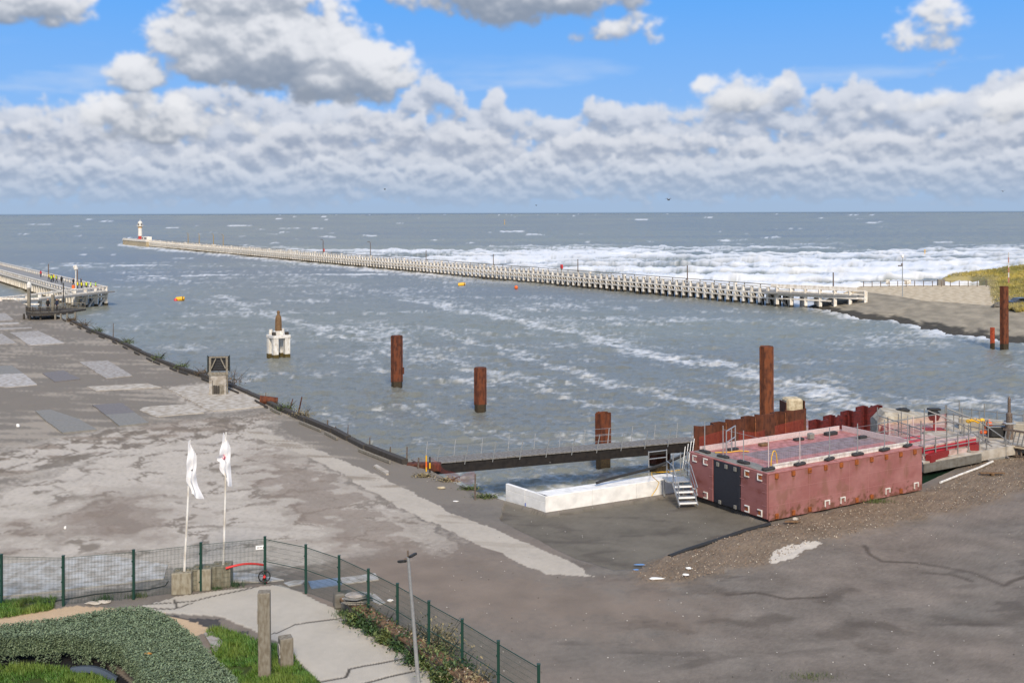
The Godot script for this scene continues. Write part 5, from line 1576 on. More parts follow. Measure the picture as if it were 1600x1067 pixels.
func gangway():
	var a: Vector3 = Vector3(-6.28, -0.32, -70.6)
	var b: Vector3 = Vector3(13.61, -1.09, -81.5)
	a.y = -0.12
	b.y = -0.95
	var g := thing("gangway", "long grey steel gangway on a dark beam running from the quay to the barge", "gangway", a)
	var e := b - a
	var d := e.normalized()
	var side := d.cross(Vector3.UP).normalized()
	var st := mb()
	for s in [-0.62, 0.62]:
		beam(st, side * s + Vector3(0, -0.42, 0), e + side * s + Vector3(0, -0.42, 0), 0.3, 0.62, 0.02)
	ob("beam", st, mats.black_steel, g)
	var n := 36
	for i in n:
		st = mb()
		beam(st, e * ((i + 0.02) / n), e * ((i + 0.98) / n), 1.7, 0.08, 0.01)
		ob("deck_panel", st, mats.gangway_deck, g)
	for s in [-0.85, 0.85]:
		for i in 11:
			var t := e * ((i + 0.5) / 11.0)
			st = mb()
			var top: Vector3 = t + side * s * 1.12 + Vector3.UP * 1.1 + d * 0.22
			rod(st, t + side * s - Vector3.UP * 0.2, top, 0.035, 6)
			ob("stanchion", st, mats.galvanised, g)
		st = mb()
		for h in [1.08, 0.6]:
			rod(st, e * 0.04 + side * s * (1.0 + 0.11 * h) + Vector3.UP * h + d * 0.2 * h, e * 0.98 + side * s * (1.0 + 0.11 * h) + Vector3.UP * h + d * 0.2 * h, 0.014, 4)
		ob("rail_wire", st, mats.galvanised, g)
	st = box_st(Vector3(0.6, -0.05, 1.1), Vector3(2.2, 0.5, 0.7), 0.06)
	var skid := ob("timber_skid", st, mats.rust_dark)
	skid.position = a
	tag(skid, "dark red rusty box beside the landward end of the gangway", "box")
	# yellow and black posts and the strip of red netting to the lone stake
	for k in 2:
		var pz: Vector3 = [Vector3(-5.38, -0.1, -67.57), Vector3(-5.13, -0.1, -67.23)][k]
		var pp := thing("marker_post", ["yellow and orange marker post at the gangway foot, nearer the quay", "yellow marker post at the gangway foot, nearer the water"][k], "post", pz)
		for j in 3:
			st = mb()
			tube(st, [Vector3(0, j * 0.36, 0), Vector3(0, j * 0.36 + 0.36, 0)], 0.05, 8)
			ob("band", st, mats.yellow if (j + k) % 2 == 0 else (mats.orange if k == 0 else mats.black_plastic), pp)
	st = mb()
	tube(st, [Vector3.ZERO, Vector3(0.02, 1.45, 0.02)], 0.05, 6)
	var stake := ob("stake", st, mats.dull_steel)
	stake.position = Vector3(-2.12, 0, -60.81)
	tag(stake, "thin iron stake holding the end of the red netting", "stake")
	st = mb()
	var p0: Vector3 = Vector3(-5.17, 0.6, -68.5)
	var p1: Vector3 = Vector3(-2.12, 0, -60.81) + Vector3(0, 1.3, 0)
	var last := []
	for i in 25:
		var t := i / 24.0
		var c := p0.lerp(p1, t) - Vector3(0, 1.1 * t * (1.0 - t) * 2.0, 0)
		var w: float = 0.12 + 0.2 * absf(sin(t * 9.0)) * (0.4 + t)
		var cur := [c + Vector3(0, w, 0.05 * sin(t * 30.0)), c - Vector3(0, w, 0.06 * cos(t * 23.0))]
		if last: quad(st, last[0], cur[0], cur[1], last[1])
		last = cur
	var net := ob("red_netting", st, mats.red_net)
	tag(net, "strip of red netting hanging from the gangway foot to the iron stake", "netting")

func white_wall():
	var a: Vector3 = Vector3(1.76, -0.1, -58.21)
	var b: Vector3 = Vector3(9.57, -0.1, -62.44)
	var l: Vector3 = Vector3(-0.41, -0.1, -61.03)
	var w := thing("white_wall", "low white block wall with an angled end along the quay", "wall", a)
	var d := (b - a).normalized()
	var back := Vector3(d.z, 0, -d.x)
	if back.z > 0: back = -back
	var len_ := a.distance_to(b)
	for i in 3:
		var st := mb()
		beam(st, d * (len_ * i / 3.0 + 0.006) + back * 0.55 + Vector3.UP * 0.45, d * (len_ * (i + 1) / 3.0 - 0.006) + back * 0.55 + Vector3.UP * 0.45, 1.1, 1.0, 0.02)
		ob("block", st, mats.white_block, w)
	var e := l - a
	var n := e.normalized()
	var out := Vector3(-n.z, 0, n.x)
	if out.z > 0: out = -out
	for i in 2:
		for k in 2:
			var st := mb()
			var h0: float = [-0.08, 0.63][k]
			var h1: float = [0.625, 0.95][k]
			beam(st, e * (0.5 * i + 0.005) + out * 0.1 + Vector3.UP * (h0 + h1) * 0.5, e * (0.5 * i + 0.497) + out * 0.1 + Vector3.UP * (h0 + h1) * 0.5, 0.2, h1 - h0, 0.015)
			ob("end_panel", st, mats.white_block, w)
	var st := mb()
	beam(st, e * 0.49 + Vector3(0.0, 0.1, 0.03), e * 0.505 + Vector3(0.0, 0.1, 0.03), 0.02, 0.3)
	ob("blue_mark", st, mats.blue, w)
	# black hose and yellow rope lying over it
	st = mb()
	var pts := []
	for i in 21:
		var t := i / 20.0
		pts.append(Vector3(4.63, 0.93, -60.29).lerp(Vector3(10.12, 1.83, -63.5), t) + Vector3(0, 0.12 - 0.5 * sin(PI * t) * t * 0.6, 0))
	tube(st, pts, 0.085, 8)
	tag(ob("black_hose", st, mats.black_plastic), "thick black hose draped from the barge onto the white wall", "hose")
	st = mb()
	tube(st, [Vector3(9.89, 1.16, -63), Vector3(9.07, 1.02, -63), Vector3(8.05, 0.95, -63.14), Vector3(7.75, 1.37, -60.5), Vector3(8.2, 0.9, -60.94), Vector3(7.78, 1.2, -58.6), Vector3(7.43, 0.86, -58.2)], 0.022, 5)
	tag(ob("yellow_rope", st, mats.yellow), "thin yellow rope hanging down the face of the white wall", "rope")

func notice_board():
	var at: Vector3 = Vector3(-26.18, 0, -96.78)
	var b := thing("notice_board", "black boarded sign on a weathered concrete and timber stand at the quay", "sign", at, 0.12)
	b.scale = Vector3(0.63, 0.85, 0.63)
	var st := mb()
	for x in [-1.15, 1.15]:
		st = box_st(Vector3(x, 1.95, 0), Vector3(0.3, 3.9, 0.3), 0.03)
		ob("post", st, mats.grey_timber, b)
		st = mb()
		beam(st, Vector3(x * 0.86, 2.7, 0.2), Vector3(x * 0.3, 3.75, 0.2), 0.16, 0.14, 0.01)
		ob("brace", st, mats.grey_timber, b)
	st = mb()
	for i in 6:
		var y := 2.55 + i * 0.26
		var bd := box_st(Vector3(0, y, -0.18), Vector3(3.1, 0.25, 0.06), 0.01)
		ob("board", bd, mats.black_board, b)
	for x in [-1.52, 1.52]:
		st = box_st(Vector3(x, 3.2, -0.12), Vector3(0.1, 1.75, 0.16), 0.01)
		ob("edge_strip", st, mats.green_black, b)
	st = box_st(Vector3(0, 3.88, 0.02), Vector3(2.6, 0.16, 0.2), 0.02)
	ob("top_beam", st, mats.grey_timber, b)
	st = box_st(Vector3(0, 2.15, 0.1), Vector3(2.75, 0.34, 0.3), 0.03)
	ob("cross_beam", st, mats.grey_timber, b)
	st = mb()
	prism(st, [Vector2(-1.2, -1.0), Vector2(1.15, -1.0), Vector2(1.15, 0.15), Vector2(-1.2, 0.15)], 0.0, 1.95)
	prism(st, [Vector2(-1.2, 0.15), Vector2(-0.8, 0.15), Vector2(-0.8, 0.75), Vector2(-1.2, 0.75)], 0.0, 1.5)
	prism(st, [Vector2(0.85, 0.15), Vector2(1.15, 0.15), Vector2(1.15, 0.7), Vector2(0.85, 0.7)], 0.0, 1.2)
	ob("stand", st, mats.concrete, b)
	for i in 5:
		st = box_st(Vector3(-0.55 + i * 0.3, 0.5, 0.45 + 0.03 * (i % 2)), Vector3(0.26, 1.0 - 0.05 * (i % 3), 0.07), 0.01)
		ob("plank", st, mats.dark_timber if i < 3 else mats.grey_timber, b)

func round_platform():
	# a bow fronted timber viewing deck on piles
	var c: Vector3 = Vector3(-71.91, 0, -166.66)
	var p := thing("viewing_platform", "dark timber viewing platform with a bowed front and railing at the far quay corner", "platform", c)
	p.scale = Vector3(0.57, 0.85, 0.7)
	var rim := []
	for i in 25:
		var t := i / 24.0
		rim.append(Vector2(lerpf(-5.9, 6.2, t), 2.4 - pow(absf(t * 2.0 - 1.0), 2.4) * 4.6 + 1.6 * t * t * -1.0))
	var poly := rim.duplicate()
	poly.append(Vector2(7.2, -9.0))
	poly.append(Vector2(-5.6, -10.0))
	var st := mb()
	prism(st, poly, 0.95, 1.25, true)
	ob("deck", st, mats.dark_timber, p)
	for i in 24:
		var a: Vector2 = rim[i]
		var b: Vector2 = rim[i + 1]
		st = mb()
		beam(st, Vector3(a.x, 1.0, a.y), Vector3(b.x, 1.0, b.y), 0.14, 0.5, 0.01)
		ob("fascia", st, mats.dark_timber, p)
		st = mb()
		beam(st, Vector3(a.x, 2.35, a.y), Vector3(b.x, 2.35, b.y), 0.16, 0.09, 0.01)
		beam(st, Vector3(a.x, 1.42, a.y), Vector3(b.x, 1.42, b.y), 0.06, 0.08)
		ob("handrail", st, mats.grey_timber, p)
		for k in 4:
			st = mb()
			var q := a.lerp(b, k / 4.0)
			beam(st, Vector3(q.x, 1.4, q.y), Vector3(q.x + 0.1 * sin(i * 1.7 + k), 2.32, q.y + 0.02), 0.06, 0.05)
			ob("baluster", st, mats.dark_timber, p)
		if i % 4 == 0:
			ob("rail_post", box_st(Vector3(a.x, 1.85, a.y), Vector3(0.16, 1.3, 0.16), 0.02), mats.dark_timber, p)
	for q in [Vector2(-5.5, -0.4), Vector2(-3.0, 1.2), Vector2(0, 1.4), Vector2(3.4, 0.4), Vector2(5.8, -1.2), Vector2(6.6, -4.0), Vector2(-5.2, -5.0), Vector2(4.4, -0.6)]:
		ob("pile", box_st(Vector3(q.x, -0.3, q.y), Vector3(0.42, 2.6, 0.42), 0.04), mats.grey_timber if q.x > 3 else mats.dark_timber, p)
	# back railing in front of the footbridge
	st = mb()
	beam(st, Vector3(7.0, 2.35, -8.8), Vector3(-5.6, 2.35, -9.8), 0.12, 0.1)
	beam(st, Vector3(7.0, 1.5, -8.8), Vector3(-5.6, 1.5, -9.8), 0.08, 0.1)
	ob("back_rail", st, mats.grey_timber, p)
	for k in 30:
		st = mb()
		var q := Vector3(7.0, 1.25, -8.8).lerp(Vector3(-5.6, 1.25, -9.8), k / 29.0)
		beam(st, q, q + Vector3(0.25 * sin(k * 2.1), 1.08, 0), 0.07, 0.06)
		ob("baluster", st, mats.grey_timber, p)
	person("person in a black coat on the round platform, left of its post", c + Vector3(-0.6, 1.08, -3.0), 0.4, Color(0.012, 0.012, 0.015), Color(0.015, 0.015, 0.02), Color(0, 0, 0, 0), 0)
	person("person in navy clothes on the round platform, right of its post", c + Vector3(0.9, 1.08, -2.8), -0.3, Color(0.015, 0.02, 0.05), Color(0.015, 0.015, 0.02), Color(0, 0, 0, 0), 0)
	for e in [[-3.1, -2.0, 4.6, true, "grey timber post with a white lantern at the left of the round platform"], [0.35, -2.6, 3.6, false, "broad grey timber post between the two people on the platform"], [-1.9, -12.0, 4.4, false, "thin dark post behind the footbridge by the short pier"]]:
		var o := thing("timber_post", e[4], "post", c + Vector3(e[0], 0, e[1]))
		ob("shaft", box_st(Vector3(0, e[2] * 0.5, 0), Vector3(0.42, e[2], 0.42) if e[1] > -10 else Vector3(0.16, e[2] * 1.2, 0.16), 0.03), mats.grey_timber if e[1] > -10 else mats.dark_timber, o)
		if e[3]:
			st = mb()
			lathe(st, Vector3(0, e[2], 0), [[0.2, 0], [0.36, 0.15], [0.34, 0.7], [0.2, 0.95], [0.0, 1.15]], 10)
			ob("lantern", st, mats.white_paint, o)

# ---------------------------------------------------------------- the red barge
func frame_bracket(st: SurfaceTool, t: Transform3D, open_side: int):
	# a squared C of white steel, 0.34 across, proud of the plate
	for e in [[Vector3(0, 0.15, 0.03), Vector3(0.34, 0.06, 0.06)], [Vector3(-0.14 if open_side > 0 else 0.14, 0, 0.03), Vector3(0.06, 0.24, 0.06)], [Vector3(0, -0.15, 0.03), Vector3(0.34, 0.06, 0.06)]]:
		hull(st, t * Transform3D(Basis(), e[0]), e[1], 0.008)
func build_barge():
	var at: Vector3 = Vector3(13.13, 0, -55.99)
	var turn := 0.545
	var b := thing("red_barge", "big faded red steel barge with one black section lying on the quay", "barge", at, turn)
	var L := 12.1
	var W := 6.15
	var H := 2.52
	var sections := [[0.0, -2.05, "red_steel"], [-2.05, -4.15, "navy_steel"], [-4.15, -W, "red_steel"]]
	var k := 0
	for s in sections:
		var st := mb()
		hull(st, Transform3D(Basis(), Vector3(L / 2, H / 2 + 0.08, (s[0] + s[1]) / 2)), Vector3(L, H - 0.16, absf(s[1] - s[0]) - 0.03), 0.05)
		ob("section", st, mats[s[2]], b)
		k += 1
	barge_side(b, L, H)
	# deck plates: pink red paint with a worn grey violet lane
	for i in 6:
		for j in 3:
			var st := mb()
			var z0: float = [0.0, -2.05, -4.15][j]
			var z1: float = [-2.05, -4.15, -W][j]
			hull(st, Transform3D(Basis(), Vector3(L * (i + 0.5) / 6.0, H + 0.02, (z0 + z1) / 2)), Vector3(L / 6.0 - 0.02, 0.06, z0 - z1 - 0.02), 0.006)
			ob("deck_plate", st, mats.deck_violet if j == 1 and i > 0 else mats.deck_red, b)
	# weld seams, brackets and lugs on the long side
	for i in range(1, 8):
		ob("weld_seam", box_st(Vector3(L * i / 8.0, H / 2, 0.0), Vector3(0.025, H - 0.3, 0.024)), mats.red_pale, b)
	for h in [0.85, 1.62]:
		ob("weld_seam", box_st(Vector3(L / 2, h, 0.0), Vector3(L - 0.2, 0.016, 0.022)), mats.red_pale, b)
	for i in 10:
		var x := 0.62 + i * 1.2
		ob("lug", box_st(Vector3(x, H - 0.16, 0.02), Vector3(0.24, 0.26, 0.1), 0.015), mats.rust_orange_deep, b)
		if i in [3, 4, 7, 9]:
			var st := mb()
			for e in [[Vector3(0, 0.17, 0), Vector3(0.38, 0.06, 0.07)], [Vector3(-0.16, 0, 0), Vector3(0.06, 0.3, 0.07)], [Vector3(0.16, 0.04, 0), Vector3(0.06, 0.22, 0.07)]]:
				box(st, Vector3(x + 0.1, 0.42, 0.03) + e[0], e[1], 0.01)
			ob("bracket", st, mats.white_paint, b)
		else:
			ob("lug", box_st(Vector3(x, 0.3, 0.02), Vector3(0.22, 0.26, 0.1), 0.015), mats.rust_orange_deep, b)
	# the short side: white brackets on the red sections, grey tabs on the black one
	for z in [-0.55, -1.5, -4.75, -5.65]:
		for y in [H - 0.25, 0.42]:
			var st := mb()
			frame_bracket(st, Transform3D(Basis(Vector3.UP, -PI / 2), Vector3(0.0, y, z)), 1 if y > 1.0 else -1)
			ob("bracket", st, mats.white_paint, b)
			ob("socket", box_st(Vector3(-0.01, y, z), Vector3(0.05, 0.2, 0.2)), mats.rust_orange_deep if z > -2 else mats.red_pale, b)
	for z in [-2.4, -3.1, -3.75]:
		ob("tab", box_st(Vector3(-0.03, H - 0.2, z), Vector3(0.06, 0.22, 0.2), 0.01), mats.slab_grey, b)
	for z in [-2.4, -3.6]:
		ob("tab", box_st(Vector3(-0.03, 0.3, z), Vector3(0.06, 0.2, 0.18), 0.01), mats.slab_grey, b)
	for y in [0.85, 1.55, 2.0]:
		for z in [-0.25, -1.9, -4.35, -5.9]:
			ob("seam_mark", box_st(Vector3(0.0, y, z), Vector3(0.02, 0.03, 0.3)), mats.red_pale, b)
	# what stands on the deck
	var T := b.transform
	var top := H + 0.05
	var toe := func(called, label, p, q, m, hh):
		var st := mb()
		beam(st, p + Vector3.UP * (top + hh * 0.5), q + Vector3.UP * (top + hh * 0.5), 0.05, hh, 0.006)
		var o := ob(called, st, m)
		o.transform = T
		tag(o, label, "toe board")
	toe.call("toe_board", "white toe board along the front edge of the barge deck", Vector3(0.9, 0, -0.55), Vector3(11.6, 0, -0.55), mats.white_paint, 0.26)
	toe.call("toe_board", "pale toe board along the back edge of the barge deck", Vector3(0.4, 0, -5.7), Vector3(11.6, 0, -5.7), mats.pink_white, 0.32)
	toe.call("toe_board", "pinkish toe board across the far end of the barge deck", Vector3(11.75, 0, -5.6), Vector3(11.75, 0, -0.7), mats.pink_white, 0.34)
	# strips of grey matting at the left end
	var mt := mb()
	for i in 26:
		var z0 := -0.2 - 5.7 * i / 26.0
		var z1 := -0.2 - 5.7 * (i + 1) / 26.0
		var w := func(z): return 0.9 + 0.16 * sin(z * 2.3)
		quad(mt, Vector3(0.12, top + 0.03 + 0.03 * sin(z1 * 3.0), z1), Vector3(w.call(z1), top + 0.02, z1), Vector3(w.call(z0), top + 0.02, z0), Vector3(0.12, top + 0.03 + 0.03 * sin(z0 * 3.0), z0))
		quad(mt, Vector3(0.12, top + 0.03 + 0.03 * sin(z0 * 3.0), z0), Vector3(0.12, top - 0.02, z0), Vector3(0.12, top - 0.02, z1), Vector3(0.12, top + 0.03 + 0.03 * sin(z1 * 3.0), z1))
	var o := ob("walkway_mat", mt, mats.slab_grey)
	o.transform = T
	tag(o, "grey walkway matting along the left end of the barge deck", "mat")
	# site fence: rubber feet, posts and wire panels
	var feet := [Vector3(0.5, 0, -5.4), Vector3(0.5, 0, -3.9), Vector3(0.5, 0, -2.3), Vector3(0.55, 0, -0.5), Vector3(2.75, 0, -0.42), Vector3(5.0, 0, -0.42), Vector3(7.2, 0, -0.42), Vector3(9.4, 0, -0.42), Vector3(11.4, 0, -0.45)]
	var words := ["at the back left corner", "left of the black section", "above the black section", "at the near corner of the barge", "first along the front after the corner", "second along the front", "third along the front", "fourth along the front", "at the right hand corner"]
	var foot := mb()
	hull(foot, Transform3D(Basis(), Vector3(0, 0.07, 0)), Vector3(0.8, 0.14, 0.3), 0.05)
	var foot_m := foot.commit()
	var pst := mb()
	tube(pst, [Vector3(0, 0.05, 0), Vector3(0, 1.75, 0)], 0.028, 8)
	var post_m := pst.commit()
	for i in feet.size():
		var f := thing("fence_post", "site fence post on a black rubber foot, %s" % words[i], "fence post", T * (feet[i] + Vector3.UP * (top + 0.02)), turn + (PI / 2 if i < 3 else 0.15 * (i % 3)), "site fence posts on the barge")
		mi("foot", foot_m, mats.rubber, f)
		mi("post", post_m, mats.pink_white if i in [3, 4] else mats.galvanised, f)
	for i in feet.size() - 1:
		var p: Vector3 = feet[i]
		var q: Vector3 = feet[i + 1]
		if i == 0: continue
		var pn := thing("wire_panel", "thin wire fence panel on the barge, %s" % ["", "over the left red section", "over the black section", "by the near corner", "first long one along the front", "second long one along the front", "third long one along the front", "last one at the right end"][i], "fence panel", T * (p + Vector3.UP * (top + 0.02)), 0.0, "wire panels on the barge")
		var e := (T.basis * (q - p))
		var st := mb()
		var n := int(e.length() / 0.12)
		for k2 in n + 1:
			rod(st, e * (float(k2) / n) + Vector3.UP * 0.18, e * (float(k2) / n) + Vector3.UP * 0.85, 0.004, 3)
		var w := ob("wires", st, mats.mesh_pink if i in [3, 4, 6] else mats.galvanised, pn)
		w.set_meta("kind", "stuff")
		st = mb()
		for h in [0.18, 0.85, 1.55]:
			rod(st, Vector3.UP * h, e + Vector3.UP * h, 0.008, 4)
		ob("rail", st, mats.galvanised, pn)
	# railing frame at the back left, rail posts along the back and end
	var rf := thing("rail_frame", "short steel guard rail above the back left corner of the barge", "railing", T * Vector3(1.1, top, -5.2), turn)
	for x in [0.0, 0.85, 1.5]:
		var st := mb()
		rod(st, Vector3(x, 0, 0.9 * (1.0 - x / 1.5)), Vector3(x, 1.35, 0.9 * (1.0 - x / 1.5)), 0.035, 8)
		ob("post", st, mats.galvanised, rf)
	for h in [0.7, 1.33]:
		var st := mb()
		rod(st, Vector3(0, h, 0.9), Vector3(1.5, h, 0.0), 0.035, 8)
		ob("rail", st, mats.galvanised, rf)
	var bits := [[Vector3(2.3, 0, -5.1), Vector3(0.7, 0.12, 0.3), "dark flat block beside the pale toe board, nearest the rail frame", "black_plastic"], [Vector3(4.6, 0, -5.0), Vector3(0.6, 0.16, 0.35), "brown timber block against the back toe board", "brown_timber"], [Vector3(7.4, 0, -5.0), Vector3(0.7, 0.14, 0.3), "dark rubber block near the middle of the back toe board", "rubber"], [Vector3(10.2, 0, -5.1), Vector3(0.9, 0.2, 0.35), "grey rubber fence foot near the far corner of the deck", "rubber"], [Vector3(8.3, 0, -4.9), Vector3(0.35, 0.35, 0.3), "small pale box against the back toe board", "slab_grey"], [Vector3(11.0, 0, -3.4), Vector3(0.6, 0.16, 0.3), "flat black foot beside the end toe board", "rubber"]]
	for e in bits:
		var q := ob("deck_block", box_st(Vector3(0, e[1].y * 0.5, 0), e[1], 0.03), mats[e[3]])
		q.transform = T.translated_local(e[0] + Vector3.UP * (top + 0.01))
		tag(q, e[2], "block")
	var hs := mb()
	var pts := []
	for i in 17:
		var a := PI * i / 16.0
		pts.append(T * (Vector3(1.35 + 0.32 * cos(a), top + 0.1 + 0.75 * sin(a), -0.9 - 0.1 * cos(a))))
	tube(hs, pts, 0.03, 6)
	tag(ob("yellow_hose", hs, mats.yellow), "loop of yellow hose standing up on the front of the barge deck", "hose")
	hs = mb()
	tube(hs, [T * Vector3(0.9, top + 0.05, -5.0), T * Vector3(1.6, top + 0.04, -4.7), T * Vector3(2.4, top + 0.05, -4.6), T * Vector3(2.7, top + 0.05, -4.2)], 0.03, 6)
	tag(ob("yellow_hose", hs, mats.yellow), "yellow hose lying by the guard rail on the barge", "hose")
	# timber beams under the barge
	for x in [0.3, 3.0, 6.0, 9.0, 11.8]:
		var q := ob("bearer", box_st(Vector3(x, 0.0, -3.0), Vector3(0.3, 0.2, 5.6), 0.02), mats.dark_timber, b)
	# grass at its foot
	bush("grass_tuft", "yellow green grass tuft against the foot of the barge's long side", Vector3(20.01, 0.1, -59.63), Vector3(1.3, 0.55, 0.5), 0, 220, "", true)
	sheet_piling()
	stair(T * Vector3(-0.95, 0, -5.6), turn + 0.1)

func barge_side(b: Node3D, L: float, H: float):
	# the long plated side: faded paint, rust runs under the lugs, scrapes, a dirty lower edge
	var nx := 200
	var ny := 44
	var pos := PackedVector3Array()
	var col := PackedColorArray()
	for j in ny:
		for i in nx:
			var x := 0.06 + (L - 0.12) * i / (nx - 1)
			var y := 0.12 + (H - 0.18) * j / (ny - 1)
			var w := n_mid.get_noise_2d(x * 0.5 + 90.0, y * 0.7)
			var f := n_fine.get_noise_2d(x * 3.0, y * 3.0)
			var k := lin(0.275, 0.108, 0.1).lerp(lin(0.33, 0.15, 0.14), clampf(0.4 + w * 1.2, 0.0, 1.0)) * (1.0 + 0.1 * f)
			k = k.lerp(lin(0.21, 0.1, 0.07), clampf((n_mid.get_noise_2d(x * 0.8, y * 0.5 + 20.0) - 0.12) * 2.5, 0.0, 0.6))
			# runs below each lug, each of its own length
			var lug := roundf((x - 0.62) / 1.2) * 1.2 + 0.62
			var run := absf(x - lug + 0.04 * n_fine.get_noise_2d(y * 2.0, lug))
			var len_ := 0.35 + 0.8 * absf(n_fine.get_noise_1d(lug * 3.7)) * 2.0
			k = k.lerp(lin(0.17, 0.065, 0.025), smoothstep(0.16, 0.02, run) * smoothstep(len_, 0.1, H - 0.2 - y) * (0.55 + 0.5 * f))
			# flaked rust with ragged edges along the bottom and corners
			k = k.lerp(lin(0.13, 0.055, 0.03), clampf((n_mid.get_noise_2d(x * 2.2, y * 2.6) + 0.34 - y * 0.9) * 4.0, 0.0, 0.8))
			pos.append(Vector3(x, y, 0.004 + 0.007 * sin(x / L * 8.0 * PI) * sin(y / H * 3.0 * PI) + 0.004 * w))
			col.append(k)
	var mesh := grid_mesh(nx, ny, pos, col)
	var arr := mesh.surface_get_arrays(0)
	var nrm := PackedVector3Array()
	nrm.resize(pos.size())
	var idx := PackedInt32Array()
	for j in ny:
		for i in nx:
			var a := pos[j * nx + mini(i + 1, nx - 1)] - pos[j * nx + maxi(i - 1, 0)]
			var c := pos[mini(j + 1, ny - 1) * nx + i] - pos[maxi(j - 1, 0) * nx + i]
			nrm[j * nx + i] = a.cross(c).normalized()
			if i < nx - 1 and j < ny - 1:
				var o := j * nx + i
				idx.append_array(PackedInt32Array([o, o + nx + 1, o + 1, o, o + nx, o + nx + 1]))
	arr[Mesh.ARRAY_NORMAL] = nrm
	arr[Mesh.ARRAY_INDEX] = idx
	var m := ArrayMesh.new()
	m.add_surface_from_arrays(Mesh.PRIMITIVE_TRIANGLES, arr)
	mi("side_plate", m, mats.painted_plate, b)

func sheet_piling():
	# rusty U sections of unequal height behind the barge
	var a: Vector3 = Vector3(12.01, -2.1, -72)
	var b: Vector3 = Vector3(20.82, -2.6, -77.5)
	a.y = -1.5
	b.y = -1.5
	var o := thing("sheet_piling", "row of rusty sheet piles of unequal height behind the barge", "sheet piles", a)
	var e := b - a
	var d := e.normalized()
	var n_ := Vector3(-d.z, 0, d.x)
	if n_.z < 0: n_ = -n_
	var cuts := [[0.0, 0.16, 3.42, 1], [0.16, 0.27, 3.36, -1], [0.27, 0.43, 3.56, 1], [0.43, 0.53, 3.48, -1], [0.53, 0.7, 3.62, 1], [0.7, 0.81, 3.5, -1], [0.81, 1.0, 3.62, 1]]
	for c in cuts:
		var st := mb()
		var p: Vector3 = e * c[0]
		var q: Vector3 = e * c[1]
		var dep: float = 0.42 * c[3]
		var pr := [p, p + (q - p) * 0.16 + n_ * dep, q - (q - p) * 0.16 + n_ * dep, q]
		for i in 3:
			var u: Vector3 = pr[i]
			var v: Vector3 = pr[i + 1]
			for s in [[0.03, 1], [-0.03, -1]]:
				var k: Vector3 = n_ * s[0]
				if s[1] > 0: quad(st, u + k, u + k + Vector3.UP * c[2], v + k + Vector3.UP * c[2], v + k)
				else: quad(st, v + k, v + k + Vector3.UP * c[2], u + k + Vector3.UP * c[2], u + k)
			quad(st, u - n_ * 0.03 + Vector3.UP * c[2], v - n_ * 0.03 + Vector3.UP * c[2], v + n_ * 0.03 + Vector3.UP * c[2], u + n_ * 0.03 + Vector3.UP * c[2])
		ob("sheet", st, mats.rust_sheet, o)
		st = mb()
		rod(st, q + n_ * 0.06, q + n_ * 0.06 + Vector3.UP * (c[2] - 0.05), 0.05, 6)
		ob("lock", st, mats.rust_pale, o)
	# concrete filled pile standing proud at its right end
	var f := thing("filled_pile", "rusty pile with a cream coloured concrete head at the end of the sheet piles", "pile", Vector3(19.98, -2.62, -77.6) * Vector3(1, 0, 1) + Vector3(0, -1.5, 0), 0.1)
	var st := mb()
	for z in [-0.72, 0.66]:
		box(st, Vector3(0, 1.7, z), Vector3(1.36, 3.4, 0.06))
	for x in [-0.68, 0.68]:
		box(st, Vector3(x, 2.0, -0.03), Vector3(0.06, 4.1 if x < 0 else 4.3, 1.3))
	ob("casing", st, mats.rust_dark, f)
	st = mb()
	hull(st, Transform3D(Basis(), Vector3(0, 3.6, 0)), Vector3(1.2, 1.4, 1.2), 0.14)
	ob("concrete_head", st, mats.cream_concrete, f)
	# red netting along the sheets
	st = mb()
	var last := []
	for i in 41:
		var t := i / 40.0
		var c := e * t + n_ * (0.5 + 0.12 * sin(t * 17.0)) + Vector3.UP * (2.75 + 0.2 * sin(t * 9.0))
		var cur := [c, c - Vector3.UP * 1.6]
		if last: quad(st, last[0], cur[0], cur[1], last[1])
		last = cur
	var net := ob("red_netting", st, mats.red_net)
	net.position = a
	tag(net, "red safety netting hung in front of the rusty sheet piles", "netting")
	# two lower banks of dark red sheets farther right
	for k in 2:
		var p: Vector3 = [Vector3(21.97, -1.32, -80), Vector3(25.23, -1.97, -83)][k]
		var q: Vector3 = [Vector3(25.68, -2.08, -83.5), Vector3(29.42, -2.85, -87)][k]
		p.y = -1.5
		q.y = -1.5
		var s := thing("sheet_piling", ["lower bank of dark red sheet piles behind the barge, left part", "lower bank of dark red sheet piles beside the concrete ramp"][k], "sheet piles", p)
		var ee := q - p
		for i in 5:
			st = mb()
			var u := ee * (i / 5.0)
			var v := ee * ((i + 1) / 5.0)
			var off := n_ * (0.2 if i % 2 else -0.2)
			var hh: float = [2.15, 2.1, 2.3, 2.2, 2.15][i] + 0.1 * k - 0.04 * i
			beam(st, u + off + Vector3.UP * hh * 0.5, v + off + Vector3.UP * hh * 0.5, 0.12, hh, 0.0)
			beam(st, v + off + Vector3.UP * hh * 0.5, v - off + Vector3.UP * hh * 0.5, 0.1, hh - 0.02, 0.0)
			ob("sheet", st, mats.red_sheet, s)

